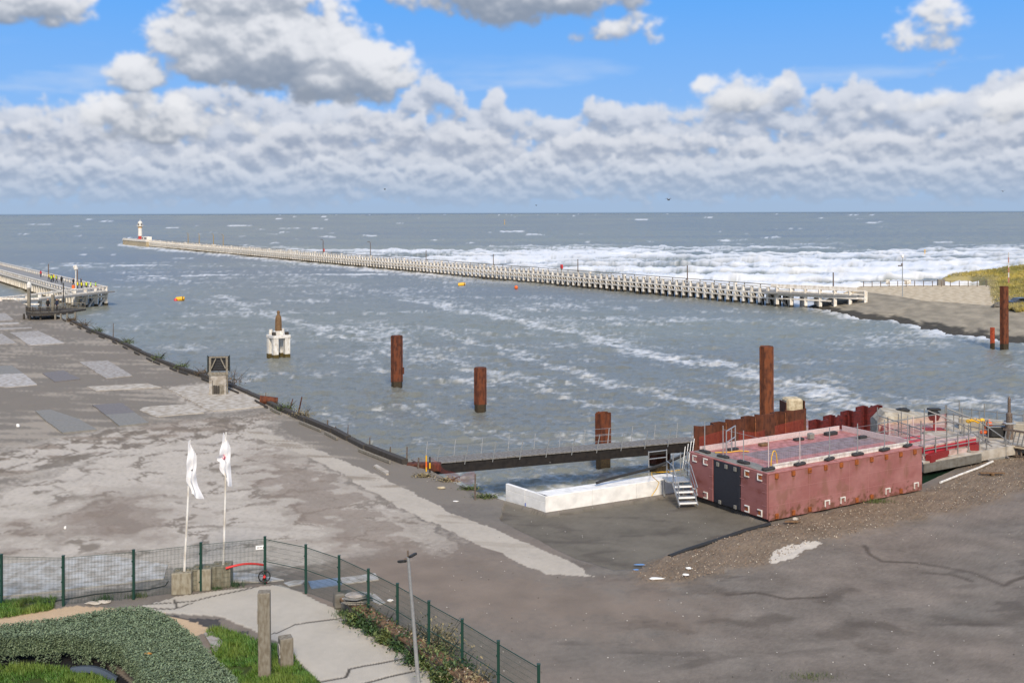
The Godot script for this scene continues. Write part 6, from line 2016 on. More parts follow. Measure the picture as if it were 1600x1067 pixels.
func stair(at: Vector3, turn: float):
	var s := thing("access_stair", "small aluminium stair with handrails between the white wall and the barge", "stairs", at, turn - 0.5)
	s.scale = Vector3(0.85, 0.85, 0.85)
	# five treads rising away from the viewer to a landing
	for i in 4:
		ob("tread", box_st(Vector3(0, 0.22 + i * 0.27, 1.0 - i * 0.33), Vector3(1.15, 0.06, 0.36), 0.01), mats.galvanised, s)
		ob("tread_nosing", box_st(Vector3(0, 0.21 + i * 0.27, 1.19 - i * 0.33), Vector3(1.15, 0.1, 0.03), 0.0), mats.white, s)
	ob("landing", box_st(Vector3(-0.15, 1.22, -0.95), Vector3(1.5, 0.08, 1.3), 0.01), mats.galvanised, s)
	for x in [-0.6, 0.6]:
		var st := mb()
		beam(st, Vector3(x, 0.05, 1.3), Vector3(x, 1.2, -0.2), 0.06, 0.2, 0.01)
		ob("stringer", st, mats.galvanised, s)
		for p in [[1.0, 0.25], [-0.1, 1.15], [-1.5, 1.2]]:
			st = mb()
			rod(st, Vector3(x, p[1], p[0]), Vector3(x, p[1] + 1.15, p[0]), 0.032, 8)
			ob("rail_post", st, mats.galvanised, s)
		for h in [0.6, 1.12]:
			st = mb()
			tube(st, [Vector3(x, 0.1 + h, 1.3), Vector3(x, 1.2 + h, -0.1), Vector3(x, 1.2 + h, -1.6)], 0.028, 8)
			ob("handrail", st, mats.galvanised, s)
	for x in [-0.8, 0.5]:
		ob("leg", box_st(Vector3(x, 0.6, -1.5), Vector3(0.09, 1.2, 0.09)), mats.galvanised, s)
	# upper flight of rails that reaches the deck
	var u := thing("rail_frame", "steel rails leaning over the left end of the barge deck", "railing", at + Vector3(0.15, 0, -1.9), turn)
	for k in 4:
		var st := mb()
		rod(st, Vector3(0.2 + 0.25 * k, 1.3 + 0.15 * k, 0), Vector3(0.75 + 0.25 * k, 2.5 + 0.12 * k, -0.3), 0.028, 6)
		ob("rail", st, mats.galvanised, u)
	for x in [-0.55, 0.05, 0.6]:
		var st := mb()
		rod(st, Vector3(x, 0.9, 0), Vector3(x, 2.3, 0), 0.035, 6)
		ob("post", st, mats.galvanised, u)
	var w := thing("rail_frame", "grey tube guard rail on top of the white wall by the stair", "railing", Vector3(7.82, 0.95, -62.53))
	var e: Vector3 = Vector3(8.93, 0.95, -63.05) - w.position
	for k in 2:
		var st := mb()
		rod(st, e * k, e * k + Vector3.UP * 1.35, 0.035, 8)
		ob("post", st, mats.galvanised, w)
	for h in [0.45, 0.9, 1.3]:
		var st := mb()
		rod(st, Vector3.UP * h, e + Vector3.UP * h, 0.03, 6)
		ob("rail", st, mats.galvanised, w)

# ---------------------------------------------------------------- the concrete landing at the right
func build_platform():
	var o: Vector3 = Vector3(24.88, 0.8, -66)
	var p := thing("concrete_landing", "low concrete landing stage painted red and white behind the barge", "landing stage", o)
	var rel := func(poly: Array) -> Array:
		var out := []
		for v in poly: out.append(v - Vector2(o.x, o.z))
		return out
	var st := mb()
	prism(st, rel.call(ragged([Vector2(24.71, -70.14), Vector2(24.95, -66.08), Vector2(29.68, -68.94), Vector2(31.27, -70.05), Vector2(36.75, -72.75), Vector2(39.18, -77.55), Vector2(32.82, -79.83), Vector2(26.94, -79.92)], 1.5, 0.03)), -0.58, 0.0, true)
	st = mb()
	prism(st, rel.call([Vector2(24.71, -70.14), Vector2(24.95, -66.08), Vector2(29.68, -68.94), Vector2(31.27, -70.05), Vector2(36.75, -72.75), Vector2(39.18, -77.55), Vector2(32.82, -79.83), Vector2(26.94, -79.92)]), -0.6, 0.0, true)
	ob("slab", st, mats.pale_concrete, p)
	st = mb()
	var f0: Vector3 = Vector3(24.94, 0.8, -66.07) - o
	var f1: Vector3 = Vector3(29.68, 0.8, -68.94) - o
	for i in 7:
		st = mb()
		beam(st, f0.lerp(f1, (i + 0.01) / 7.0) + Vector3(0, -0.36, 0.06), f0.lerp(f1, (i + 0.99) / 7.0) + Vector3(0, -0.36, 0.06), 0.14, 0.54, 0.02)
		ob("facing_panel", st, mats.dark_concrete, p)
	# kerb walls: grey below, red band above, pale top
	var k0: Vector3 = Vector3(25.26, 0.8, -67.11) - o
	var k1: Vector3 = Vector3(29.63, 0.8, -69.98) - o
	for e in [[0.16, 0.32, "grey_band", "slab_grey", 0.0], [0.5, 0.36, "red_band", "red_paint", 0.01], [0.74, 0.12, "kerb_top", "pink_concrete", 0.02]]:
		st = mb()
		beam(st, k0 + Vector3.UP * e[0], k1 + Vector3.UP * e[0], 0.5 + e[4], e[1], 0.015)
		ob(e[2], st, mats[e[3]], p)
	var inner: Vector3 = Vector3(30.29, 0.8, -71.23) - o
	st = mb()
	beam(st, k1 + Vector3(0.1, 0.35, -0.2), inner + Vector3.UP * 0.35, 0.5, 0.7, 0.015)
	ob("end_kerb", st, mats.slab_light, p)
	for e in [[[Vector2(25.27, -66.53), Vector2(27.13, -68.54), Vector2(27.23, -67.78), Vector2(25.55, -66.34)], "red_tarp_deep"], [[Vector2(27.88, -69.7), Vector2(28.61, -70.19), Vector2(28.9, -69.89), Vector2(28.33, -69.11), Vector2(27.76, -69.12)], "red_tarp_deep"], [[Vector2(25.14, -71.6), Vector2(27.24, -72.72), Vector2(27.25, -72.4), Vector2(25.17, -71.2)], "red_tarp"], [[Vector2(24.97, -70.4), Vector2(26.98, -71.78), Vector2(26.87, -71.27), Vector2(24.92, -69.81)], "red_tarp"], [[Vector2(29.59, -71.46), Vector2(30.11, -70.04), Vector2(29.7, -69.26), Vector2(28.81, -69.28)], "red_tarp_deep"]]:
		st = mb()
		prism(st, rel.call(e[0]), -0.1, 0.36 if e[1] != "red_tarp" else 0.28)
		ob("red_hatch", st, mats[e[1]], p)
	st = mb()
	prism(st, rel.call([Vector2(24.55, -70.29), Vector2(25.13, -66.57), Vector2(29.04, -69.07), Vector2(29.77, -70.6), Vector2(27.63, -73.52), Vector2(25.4, -72.71)]), -0.2, 0.25)
	ob("painted_floor", st, mats.pink_concrete, p)
	# tapering concrete breakwater behind it
	var w := thing("breakwater", "pale rounded concrete breakwater tapering to the right behind the landing", "breakwater", Vector3(26.39, 0.19, -79))
	w.position.y = 0.0
	var sec := []
	var far: Vector3 = Vector3(33.33, -0.13, -80.5) - w.position
	far.y = 0.0
	for i in 25:
		var t := i / 24.0
		var c := far * t
		var h := lerpf(1.62, 0.75, smoothstep(0.0, 1.0, t)) * (0.55 + 0.45 * smoothstep(-0.02, 0.1, t))
		var row := []
		for q in [[1.3, -1.0], [1.3, 0.55], [1.15, 0.86], [0.7, 0.99], [0.2, 1.0], [-1.2, 1.0], [-2.0, 0.75], [-2.2, -1.0]]:
			row.append(c + Vector3(-0.12, 0, 0.95) * q[0] + Vector3(0, q[1] * h if q[1] > 0 else -4.5, 0))
		sec.append(row)
	st = mb()
	for i in 24:
		for k in 7:
			quad(st, sec[i][k], sec[i][k + 1], sec[i + 1][k + 1], sec[i + 1][k])
	for k in range(1, 7):
		tri(st, sec[0][0], sec[0][k + 1], sec[0][k])
	ob("body", st, mats.cream_wall, w)
	st = mb()
	lump(st, Vector3.ZERO, Vector3(0.55, 0.22, 0.4), 5, 0.3)
	var lid := ob("dark_cover", st, mats.black_plastic)
	lid.position = Vector3(28.71, 1.42, -80)
	tag(lid, "dark crumpled cover lying on top of the breakwater", "cover")
	# the long parapet running out to the right
	var q := thing("parapet", "long pale concrete parapet at the water's edge on the right", "wall", Vector3(31.55, 0.8, -76.74))
	var e2: Vector3 = Vector3(40.09, 0.8, -71.08) - q.position
	for i in 6:
		st = mb()
		beam(st, e2 * ((i + 0.01) / 6.0) + Vector3.UP * 0.1, e2 * ((i + 0.99) / 6.0) + Vector3.UP * 0.1, 0.9, 1.3, 0.06)
		ob("segment", st, mats.cream_wall, q)
	# tube railings on the landing
	var lines := [[Vector3(25.25, 0.8, -66.68), Vector3(29.84, 0.8, -69.5), 5, "grey tube railing along the front of the landing"], [Vector3(24.22, 0.8, -72.12), Vector3(30.3, 0.8, -75.86), 6, "pink tube railing along the back of the landing"], [Vector3(26.35, 0.8, -70.12), Vector3(25.2, 0.8, -75.05), 4, "tube railing down the left side of the landing next to the barge"], [Vector3(30.21, 0.8, -75.86), Vector3(31.87, 0.8, -72.82), 5, "tube railing that slopes down to the right beyond the red hatches"], [Vector3(31.93, 0.8, -77.67), Vector3(35.2, 0.8, -74.9), 5, "thin railing in front of the long parapet"]]
	var n := 0
	for l in lines:
		var r := thing("tube_railing", l[3], "railing", l[0])
		var e: Vector3 = l[1] - l[0]
		for i in int(l[2]) + 1:
			st = mb()
			rod(st, e * (float(i) / l[2]), e * (float(i) / l[2]) + Vector3.UP * (1.75 if i % 2 == 0 else 1.3), 0.04, 8)
			ob("post", st, mats.pink_white if n == 1 and i % 2 else mats.dull_galv, r)
			if i % 2 == 0: ob("foot", box_st(e * (float(i) / l[2]) + Vector3.UP * 0.06, Vector3(0.24, 0.12, 0.24), 0.03), mats.slab_grey, r)
		for h in [0.6, 1.2]:
			st = mb()
			rod(st, Vector3.UP * h, e + Vector3.UP * h, 0.034, 6)
			ob("rail", st, mats.dull_galv, r)
		if n in [1, 2]:
			st = mb()
			quad(st, Vector3.UP * 1.1, e + Vector3.UP * 1.15, e + Vector3.UP * 0.15, Vector3.UP * 0.1)
			var net := ob("net", st, mats.red_net, r)
		n += 1
	# things lying and standing about
	st = mb()
	lathe(st, Vector3.ZERO, [[0.0, 0.0], [0.3, 0.05], [0.42, 0.35], [0.4, 0.6], [0.2, 0.75], [0.0, 0.78]], 12)
	box(st, Vector3(0, 0.82, 0), Vector3(0.9, 0.16, 0.4), 0.05)
	var c := ob("winch", st, mats.black_plastic)
	c.position = Vector3(29.5, 0.8, -76.09) + Vector3(0, 0.6, 0)
	tag(c, "dark winch on a post in the middle of the landing", "winch")
	st = mb()
	rod(st, Vector3(0, -0.7, 0), Vector3(0, 0.1, 0), 0.06, 6)
	box(st, Vector3(0, -0.62, 0), Vector3(1.4, 0.16, 0.9), 0.04)
	var c2 := ob("base_frame", st, mats.red_tarp_deep)
	c2.position = c.position
	tag(c2, "dark red base frame under the winch", "frame")
	st = mb()
	for k in 4:
		lump(st, Vector3(k * 0.3 - 0.45, 0.12 + 0.08 * (k % 2), 0), Vector3(0.2, 0.14, 0.16), k, 0.2, 8)
	c = ob("yellow_float", st, mats.yellow)
	c.position = Vector3(30.95, 1.9, -72.68)
	tag(c, "cluster of yellow floats on the parapet behind the railings", "float")
	st = mb()
	lump(st, Vector3(0, 0.45, 0), Vector3(0.32, 0.6, 0.25), 3, 0.35, 8)
	lump(st, Vector3(-0.35, 0.2, 0.1), Vector3(0.5, 0.14, 0.25), 8, 0.3, 8)
	c = ob("orange_bundle", st, mats.orange)
	c.position = Vector3(32.38, 0.9, -73.8)
	tag(c, "bright orange bundle hanging at the right end of the landing", "bundle")
	var post := thing("bollard_post", "dark pointed post with a wide collar at the far right of the landing", "post", Vector3(33.27, 0.8, -72.8))
	st = mb()
	lathe(st, Vector3.ZERO, [[0.26, 0], [0.26, 1.0], [0.2, 1.1], [0.2, 1.7], [0.1, 1.8], [0.1, 2.7], [0.0, 2.9]], 10)
	ob("shaft", st, mats.dull_steel, post)
	ob("collar", box_st(Vector3(0, 1.05, 0), Vector3(0.7, 0.12, 0.5), 0.03), mats.galvanised, post)
	var mach := thing("pump_unit", "low dark machine with grey bars near the parapet on the right", "machine", Vector3(32.87, 0.8, -73.43))
	ob("housing", box_st(Vector3(0, 0.4, 0), Vector3(1.5, 0.7, 0.8), 0.08), mats.black_plastic, mach)
	for k in 3:
		ob("bar", box_st(Vector3(0, 0.75 + 0.2 * k, 0.3), Vector3(1.9, 0.07, 0.07), 0.01), mats.galvanised, mach)
	# steps down to the gravel and the trestle walkway
	var s := thing("landing_steps", "grey concrete steps with tube rails leading down from the landing to the gravel", "stairs", Vector3(31.01, 0, -70.13), 0.5)
	for k in 4:
		ob("step", box_st(Vector3(0.1 * k, 0.12 + k * 0.2, -0.45 * k), Vector3(1.7, 0.16, 0.5), 0.02), mats.slab_grey, s)
	for x in [-0.9, 0.95]:
		st = mb()
		beam(st, Vector3(x, 0.0, 0.4), Vector3(x + 0.3, 0.85, -1.6), 0.12, 0.3, 0.01)
		ob("stringer", st, mats.slab_dark, s)
		for z in [0.2, -1.5]:
			st = mb()
			rod(st, Vector3(x, 0.1, z), Vector3(x, 1.5 if z > 0 else 2.2, z), 0.045, 8)
			ob("rail_post", st, mats.dull_galv, s)
		st = mb()
		tube(st, [Vector3(x, 1.1, 0.6), Vector3(x, 2.1, -1.7), Vector3(x - 1.4, 2.9, -3.2)], 0.04, 8)
		ob("handrail", st, mats.dull_galv, s)
	ob("end_post", box_st(Vector3(-1.35, 0.5, -0.3), Vector3(0.5, 1.3, 0.5), 0.04), mats.concrete, s)
	var tr := thing("trestle_walkway", "steel trestle walkway with a lattice side at the right edge", "walkway", Vector3(32.25, 0, -71.41))
	var te: Vector3 = Vector3(35.56, 0, -67.27) - tr.position
	for h in [0.15, 0.75, 1.75]:
		st = mb()
		beam(st, Vector3.UP * h, te + Vector3.UP * h, 0.1, 0.12)
		ob("chord", st, mats.dull_steel, tr)
	for i in 18:
		st = mb()
		beam(st, te * (i / 18.0) + Vector3.UP * 0.75, te * ((i + 0.8) / 18.0) + Vector3.UP * 1.75, 0.06, 0.06)
		ob("lattice_bar", st, mats.dull_galv, tr)
		st = mb()
		beam(st, te * (i / 18.0) + Vector3.UP * 0.05, te * (i / 18.0) + Vector3.UP * 0.75, 0.1, 0.1)
		ob("strut", st, mats.dull_steel, tr)
	st = mb()
	beam(st, Vector3(0, 0.72, -0.7), te + Vector3(0, 0.72, -0.7), 1.3, 0.08)
	ob("deck", st, mats.sand_paving, tr)
	# white pipe along the gravel edge and a flat dark green sheet below the slab
	st = mb()
	tube(st, [Vector3(25.13, 0.12, -63.88), Vector3(27.02, 0.12, -65.73), Vector3(28.91, 0.14, -67.44), Vector3(30.47, 0.18, -68.98)], 0.07, 8)
	tag(ob("white_pipe", st, mats.white_paint), "thin white pipe lying along the top of the gravel bank", "pipe")
	st = mb()
	prism(st, [Vector2(24.61, -65.29), Vector2(25.92, -65.9), Vector2(30.12, -70.25), Vector2(31.33, -72.09), Vector2(31.24, -72.86), Vector2(26.1, -69.24)], -0.4, -0.12)
	struct("green_sheet", st, mats.green_sheet)

# ---------------------------------------------------------------- the fence, flags and garden in front
func build_front():
	fence()
	flags()
	lamp_post()
	hedge()
	ledge()
	for e in [[Vector3(-8.62, 0.03, -37.64), 0.42, 2.92, "tall square weathered timber post on the lawn", 0.15], [Vector3(-8.06, 0.03, -38.49), 0.46, 1.02, "short square timber stump with a round disc on its side", 0.4]]:
		var o := thing("timber_post", e[3], "post", e[0], e[4])
		var st := mb()
		hull(st, Transform3D(Basis(Vector3.BACK, 0.005), Vector3(0, e[2] * 0.5 - 0.05, 0)), Vector3(e[1], e[2] + 0.1, e[1]), 0.025)
		ob("shaft", st, mats.post_timber, o)
		if e[2] < 2:
			st = mb()
			tube(st, [Vector3(-0.27, 0.62, 0.02), Vector3(-0.24, 0.62, 0.02)], 0.2, 20)
			ob("disc", st, mats.slab_light, o)
			ob("plate", box_st(Vector3(-0.235, 0.55, 0.1), Vector3(0.015, 0.4, 0.08)), mats.white, o)
		else:
			ob("plate", box_st(Vector3(-0.225, 2.1, 0.0), Vector3(0.03, 0.45, 0.34), 0.005), mats.slab_light, o)
	lawn()

const FENCE_BASE := [Vector2(-23.59, -43.97), Vector2(-21.05, -44.7), Vector2(-18.42, -44.5), Vector2(-15.8, -45.24), Vector2(-13.28, -46.22), Vector2(-10.74, -47.04), Vector2(-8.75, -45.88), Vector2(-7.11, -44.4), Vector2(-5.69, -42.71), Vector2(-4.37, -41.03), Vector2(-3.04, -39.16), Vector2(-1.76, -37.4), Vector2(-0.49, -35.49), Vector2(0.78, -33.64)]
func fence():
	# the steel mesh fence: left run with fine mesh, right run with rails
	var a := Vector3(FENCE_BASE[0].x, 0, FENCE_BASE[0].y)
	var f := thing("mesh_fence", "dark green steel mesh fence with square posts around the yard", "fence", a)
	var post := mb()
	hull(post, Transform3D(Basis(), Vector3(0, 1.0, 0)), Vector3(0.1, 2.1, 0.1), 0.012)
	box(post, Vector3(0, 2.06, 0), Vector3(0.12, 0.03, 0.12), 0.01)
	var pm := post.commit()
	for i in FENCE_BASE.size():
		var p := Vector3(FENCE_BASE[i].x, 0, FENCE_BASE[i].y)
		var o := mi("post", pm, mats.green_post, f)
		o.position = p - a
		if i == FENCE_BASE.size() - 1: break
		var q := Vector3(FENCE_BASE[i + 1].x, 0, FENCE_BASE[i + 1].y)
		var e := q - p
		var st := mb()
		var n := int(e.length() / 0.055)
		for k in n:
			rod(st, p - a + e * ((k + 0.5) / n) + Vector3.UP * 0.06, p - a + e * ((k + 0.5) / n) + Vector3.UP * 1.95, 0.007 if i < 5 else 0.004, 3)
		for k in 10:
			rod(st, p - a + Vector3.UP * (0.08 + k * 0.2), q - a + Vector3.UP * (0.08 + k * 0.2), 0.004, 3)
		var w := ob("wire_mesh", st, mats.green_wire, f)
		w.set_meta("kind", "stuff")
		for h in [1.95, 1.0] if i >= 5 else [1.97]:
			st = mb()
			rod(st, p - a + Vector3.UP * h, q - a + Vector3.UP * h, 0.017 if i >= 5 else 0.01, 5)
			ob("rail", st, mats.green_wire, f)
		for h in [0.4, 1.0, 1.6]:
			ob("clip", box_st(p - a + Vector3(-0.05, h, 0.05), Vector3(0.05, 0.06, 0.05), 0.01), mats.green_post, f)
	# the small white plate with a dark line of print
	var c := Vector3(FENCE_BASE[5].x, 0, FENCE_BASE[5].y)
	var d := (Vector3(FENCE_BASE[4].x, 0, FENCE_BASE[4].y) - c).normalized()
	var s := thing("fence_sign", "small white name plate on the fence next to the corner post", "sign", c + d * 0.22 + Vector3(0, 1.62, 0.03), atan2(d.z, -d.x) + 0.0)
	ob("plate", box_st(Vector3(0, 0.0, 0), Vector3(0.33, 0.17, 0.012), 0.002), mats.white, s)
	for k in 5:
		var g := mb()
		box(g, Vector3(-0.085 + k * 0.042, 0.0, 0.008), Vector3(0.03 if k != 2 else 0.014, 0.036, 0.004))
		ob("print", g, mats.black_plastic, s)
	# red hose and its reel
	var st := mb()
	var h0: Vector3 = Vector3(-12.3, 0.87, -46.5)
	var h1: Vector3 = Vector3(-10.79, 0.78, -47.2)
	var pts := []
	for i in 15:
		var t := i / 14.0
		pts.append(h0.lerp(h1, t) + Vector3(0, 0.12 * sin(PI * t), 0))
	pts.append(h1 + Vector3(0.06, -0.25, 0.02))
	pts.append(h1 + Vector3(-0.05, -0.6, 0.04))
	pts.append(h1 + Vector3(0.1, -0.78, 0.06))
	tube(st, pts, 0.05, 8)
	tag(ob("red_hose", st, mats.red), "red hose stretched from the right concrete block to the corner post", "hose")
	var r := thing("hose_reel", "black hose reel hanging low on the corner fence post", "reel", c + Vector3(0, 0.38, 0.12), 0.2)
	st = mb()
	for k in 24:
		var p0 := TAU * k / 24
		var p1 := TAU * (k + 1) / 24
		rod(st, Vector3(cos(p0) * 0.24, sin(p0) * 0.24, 0), Vector3(cos(p1) * 0.24, sin(p1) * 0.24, 0), 0.03, 5)
	for k in 3:
		var p0 := PI * k / 3
		rod(st, Vector3(cos(p0) * 0.24, sin(p0) * 0.24, 0), -Vector3(cos(p0) * 0.24, sin(p0) * 0.24, 0), 0.015, 5)
	ob("wheel", st, mats.black_plastic, r)
	st = mb()
	tube(st, [Vector3(0, 0, -0.08), Vector3(0, 0, 0.08)], 0.055, 12)
	ob("hub", st, mats.red, r)
	st = mb()
	tube(st, [Vector3(-14.65, 0.45, -46.15), Vector3(-14.91, 0.1, -46.62), Vector3(-15.57, 0.05, -46.29), Vector3(-17.55, 0.05, -45.77), Vector3(-18.85, 0.05, -45.02), Vector3(-19.96, 0.04, -44.54)], 0.025, 5)
	tag(ob("black_cable", st, mats.black_plastic), "black cable running along the ground behind the left fence", "cable")
	# weeds along the foot of the fence
	for e in [[212, 933, 0.5, 0, "weeds with yellow flowers at the second fence post from the blocks"], [160, 938, 0.55, 3, "green weeds at the fence foot left of the flowering ones"], [366, 916, 0.5, 3, "dark grass tuft beside the right concrete block"], [336, 921, 0.35, 3, "small dark weed in front of the concrete blocks"], [30, 946, 0.5, 0, "grass tuft at the fence foot near the left edge"]]:
		var dd: float = 1700.0 * 16.0 / (e[1] - 333.5 - 0.00314 * (800.0 - e[0]))
		bush("weed", e[4], Vector3((e[0] - 800.0) / 1700.0 * dd, 0, -dd), Vector3(e[2] * 1.4, e[2], e[2]), e[3], 130, "", true)

func flags():
	var spots: Array[Vector3] = [Vector3(-13.97, 0, -45.72), Vector3(-13.27, 0, -46.18), Vector3(-12.54, 0, -46.57)]
	var labels := ["concrete block carrying the left flagpole", "middle concrete block of three, without a flagpole", "concrete block carrying the right flagpole"]
	var st := mb()
	hull(st, Transform3D(Basis(), Vector3(0, 0.46, -0.4)), Vector3(0.82, 0.92, 0.8), 0.03)
	for x in [-0.2, 0.2]:
		lathe(st, Vector3(x, 0.92, -0.4), [[0.11, 0], [0.1, 0.06], [0.0, 0.065]], 10, false)
	var m := st.commit()
	for i in 3:
		var o := mi("concrete_block", m, mats.block_concrete)
		o.position = spots[i]
		o.rotation.y = 0.1
		tag(o, labels[i], "concrete block", "concrete blocks behind the fence")
	var tops: Array[Vector3] = [Vector3(-13.6, 6.5, -45.9), Vector3(-12.31, 6.66, -46.4)]
	for i in 2:
		var b: Vector3 = spots[i * 2] + Vector3(0.06, 0.93, -0.25)
		var pole := thing("flagpole", ["left white flagpole, leaning slightly, with a limp white flag", "right white flagpole standing straight with a torn white flag"][i], "flagpole", b, 0.0, "flagpoles on the concrete blocks")
		var e: Vector3 = tops[i] - b
		e.z = 0.15
		st = mb()
		tube(st, [Vector3.ZERO, e * 0.5 + Vector3(0.02, 0, 0), e], [0.055, 0.048, 0.032], 10)
		ob("pole", st, mats.white_paint, pole)
		var h: float = [2.25, 2.1][i]
		var flag := thing("flag", ["limp white flag with a small dark emblem on the left pole", "frayed white flag with a small red emblem on the right pole"][i], "flag", b + e)
		var n := 30
		var cols := 12
		var grid := []
		for r in n + 1:
			var t := float(r) / n
			var row := []
			for c in cols + 1:
				var u := float(c) / cols
				var w: float
				var x0: float
				if i == 0:
					w = 0.06 + 0.34 * smoothstep(0.0, 0.3, t) + 0.12 * smoothstep(0.78, 1.0, t)
					x0 = -0.04 + 0.22 * smoothstep(0.72, 1.0, t) * (1.0 if t > 0.72 else 0.0)
				else:
					w = 0.05 + 0.4 * smoothstep(0.0, 0.35, t) - 0.22 * smoothstep(0.72, 1.0, t) + (0.12 if absf(t - 0.52) < 0.05 else 0.0)
					x0 = -0.1 - 0.1 * smoothstep(0.1, 0.4, t) - (0.12 if absf(t - 0.52) < 0.05 else 0.0) + 0.28 * smoothstep(0.72, 1.0, t)
				var y := -t * h - 0.25 * u * smoothstep(0.7, 1.0, t)
				var z := 0.1 * sin(u * 7.0 + t * 4.0) * (0.4 + t) + 0.1 + 0.04 * sin(t * 19.0 + u * 3.0)
				row.append(Vector3(-e.x * t * h / e.y + x0 + w * u, y, z))
			grid.append(row)
		st = mb()
		st.set_smooth_group(0)
		for r in n:
			for c in cols:
				quad(st, grid[r][c], grid[r][c + 1], grid[r + 1][c + 1], grid[r + 1][c])
		st.index()
		st.generate_normals()
		ob("cloth", st, mats.flag_cloth, flag)
		var strokes := [[[-0.06, 0.1], [-0.02, -0.12], [0.03, -0.02], [0.05, -0.14], [0.12, 0.12]], [[-0.12, -0.02], [-0.05, -0.1], [0.0, 0.02]]] if i == 1 else [[[-0.08, -0.06], [0.02, -0.02], [0.08, 0.06]], [[-0.02, -0.08], [0.04, 0.02]]]
		st = mb()
		var r0 := int(n * (0.52 if i == 1 else 0.56))
		var ctr: Vector3 = grid[r0][7] + Vector3(0, 0, 0.03)
		for s in strokes:
			for k in s.size() - 1:
				beam(st, ctr + Vector3(s[k][0], s[k][1], 0.0), ctr + Vector3(s[k + 1][0], s[k + 1][1], 0.0), 0.03, 0.012, 0.0, Vector3.BACK)
		ob("emblem", st, mats.red_print if i == 1 else mats.black_print, flag)

func lamp_post():
	var b: Vector3 = Vector3(-3.1, 0.03, -35.91)
	var t: Vector3 = Vector3(-3.47, 4.67, -36)
	t.z = b.z
	var l := thing("lamp_post", "slim leaning grey lamp post with two small floodlights", "lamp post", b)
	var e := t - b
	var st := mb()
	tube(st, [Vector3.ZERO, e * 0.5, e], [0.075, 0.062, 0.05], 10)
	ob("pole", st, mats.galvanised, l)
	st = mb()
	rod(st, e, e + Vector3(-0.01, 0.22, 0), 0.03, 8)
	beam(st, e + Vector3(-0.16, -0.08, 0.05), e + Vector3(0.16, 0.02, -0.05), 0.05, 0.05, 0.01)
	ob("bracket", st, mats.dull_steel, l)
	for k in 2:
		st = mb()
		var tilt := Basis(Vector3.UP, 0.7 if k else -0.5) * Basis(Vector3.RIGHT, -0.35) * Basis(Vector3.BACK, 0.25)
		hull(st, Transform3D(tilt, e + Vector3(0.15 if k else -0.2, 0.06 if k else -0.14, 0)), Vector3(0.27, 0.07, 0.2), 0.02)
		ob("floodlight", st, mats.black_plastic, l)
		st = mb()
		hull(st, Transform3D(tilt, e + Vector3(0.15 if k else -0.2, 0.06 if k else -0.14, 0) - tilt.y * 0.037), Vector3(0.22, 0.012, 0.16), 0.002)
		ob("glass", st, mats.dark_glass, l)

const HEDGE := [Vector2(-20.49, -39.49), Vector2(-18.8, -39.84), Vector2(-17.76, -40.15), Vector2(-16.73, -40.52), Vector2(-15.38, -41.36), Vector2(-14.03, -41.55), Vector2(-13.04, -40.75), Vector2(-11.45, -38.76), Vector2(-10.18, -36.79), Vector2(-8.83, -34.88), Vector2(-7.59, -32.89), Vector2(-9.25, -31.29), Vector2(-10.79, -32.91), Vector2(-11.59, -34.8), Vector2(-12.54, -36.29), Vector2(-13.61, -37.8), Vector2(-14.74, -38.43), Vector2(-16.02, -38.79), Vector2(-18.2, -38.58), Vector2(-19.85, -38.25)]
func hedge():
	var o := thing("hedge", "clipped grey green hedge curving around the planting bed at lower left", "hedge", Vector3(HEDGE[5].x, 0, HEDGE[5].y))
	var base := o.position
	var poly := PackedVector2Array(ragged(HEDGE, 0.35, 0.05, 1.0))
	var loc := []
	for p in poly: loc.append(Vector2(p.x - base.x, p.y - base.z))
	var st := mb()
	var shrunk := Geometry2D.offset_polygon(PackedVector2Array(loc), -0.09)
	prism(st, Array(shrunk[0]), 0.34, 0.93, true)
	ob("core", st, mats.hedge_core, o)
	var box_ := Rect2(poly[0], Vector2.ZERO)
	for p in poly: box_ = box_.expand(p)
	var where := []
	var tint := []
	var count := 0
	while count < 38000:
		var p := box_.position + box_.size * Vector2(rng.randf(), rng.randf())
		if p.x < -26.0 or not Geometry2D.is_point_in_polygon(p, poly): 
			continue
		var bump := n_mid.get_noise_2d(p.x * 1.2, p.y * 1.2)
		var y := 1.0 + 0.07 * bump + rng.randf_range(-0.09, 0.05)
		where.append(leaf_at(Vector3(p.x - base.x, y, p.y - base.z), 0.9))
		tint.append(lin(0.105, 0.155, 0.085).lerp(lin(0.2, 0.25, 0.155), rng.randf() * 0.75 + bump * 0.25) * rng.randf_range(0.65, 1.3))
		count += 1
	for i in poly.size():
		var a := poly[i]
		var b := poly[(i + 1) % poly.size()]
		var side := (b - a).orthogonal().normalized()
		var n := int(a.distance_to(b) * 760.0)
		for k in n:
			var p := a.lerp(b, rng.randf()) + side * rng.randf_range(-0.07, 0.07)
			var y := rng.randf_range(0.06, 1.0)
			if y < 0.32 and n_mid.get_noise_2d(p.x * 1.6, p.y * 1.6) > 0.0: continue
			where.append(leaf_at(Vector3(p.x - base.x, y, p.y - base.z), 1.4))
			tint.append(lin(0.105, 0.155, 0.085).lerp(lin(0.2, 0.25, 0.155), rng.randf() * 0.75) * rng.randf_range(0.65, 1.3))
	scatter("leaves", leaf_shape(), mats.leaf_gloss, where, tint, o)
	# bits of litter
	var t := mb()
	lump(t, Vector3.ZERO, Vector3(0.12, 0.04, 0.06), 2, 0.3, 8)
	var w := ob("orange_scrap", t, mats.orange_dull)
	w.position = Vector3(-12.45, 1.05, -37.06)
	tag(w, "small orange scrap lying on top of the hedge", "litter")
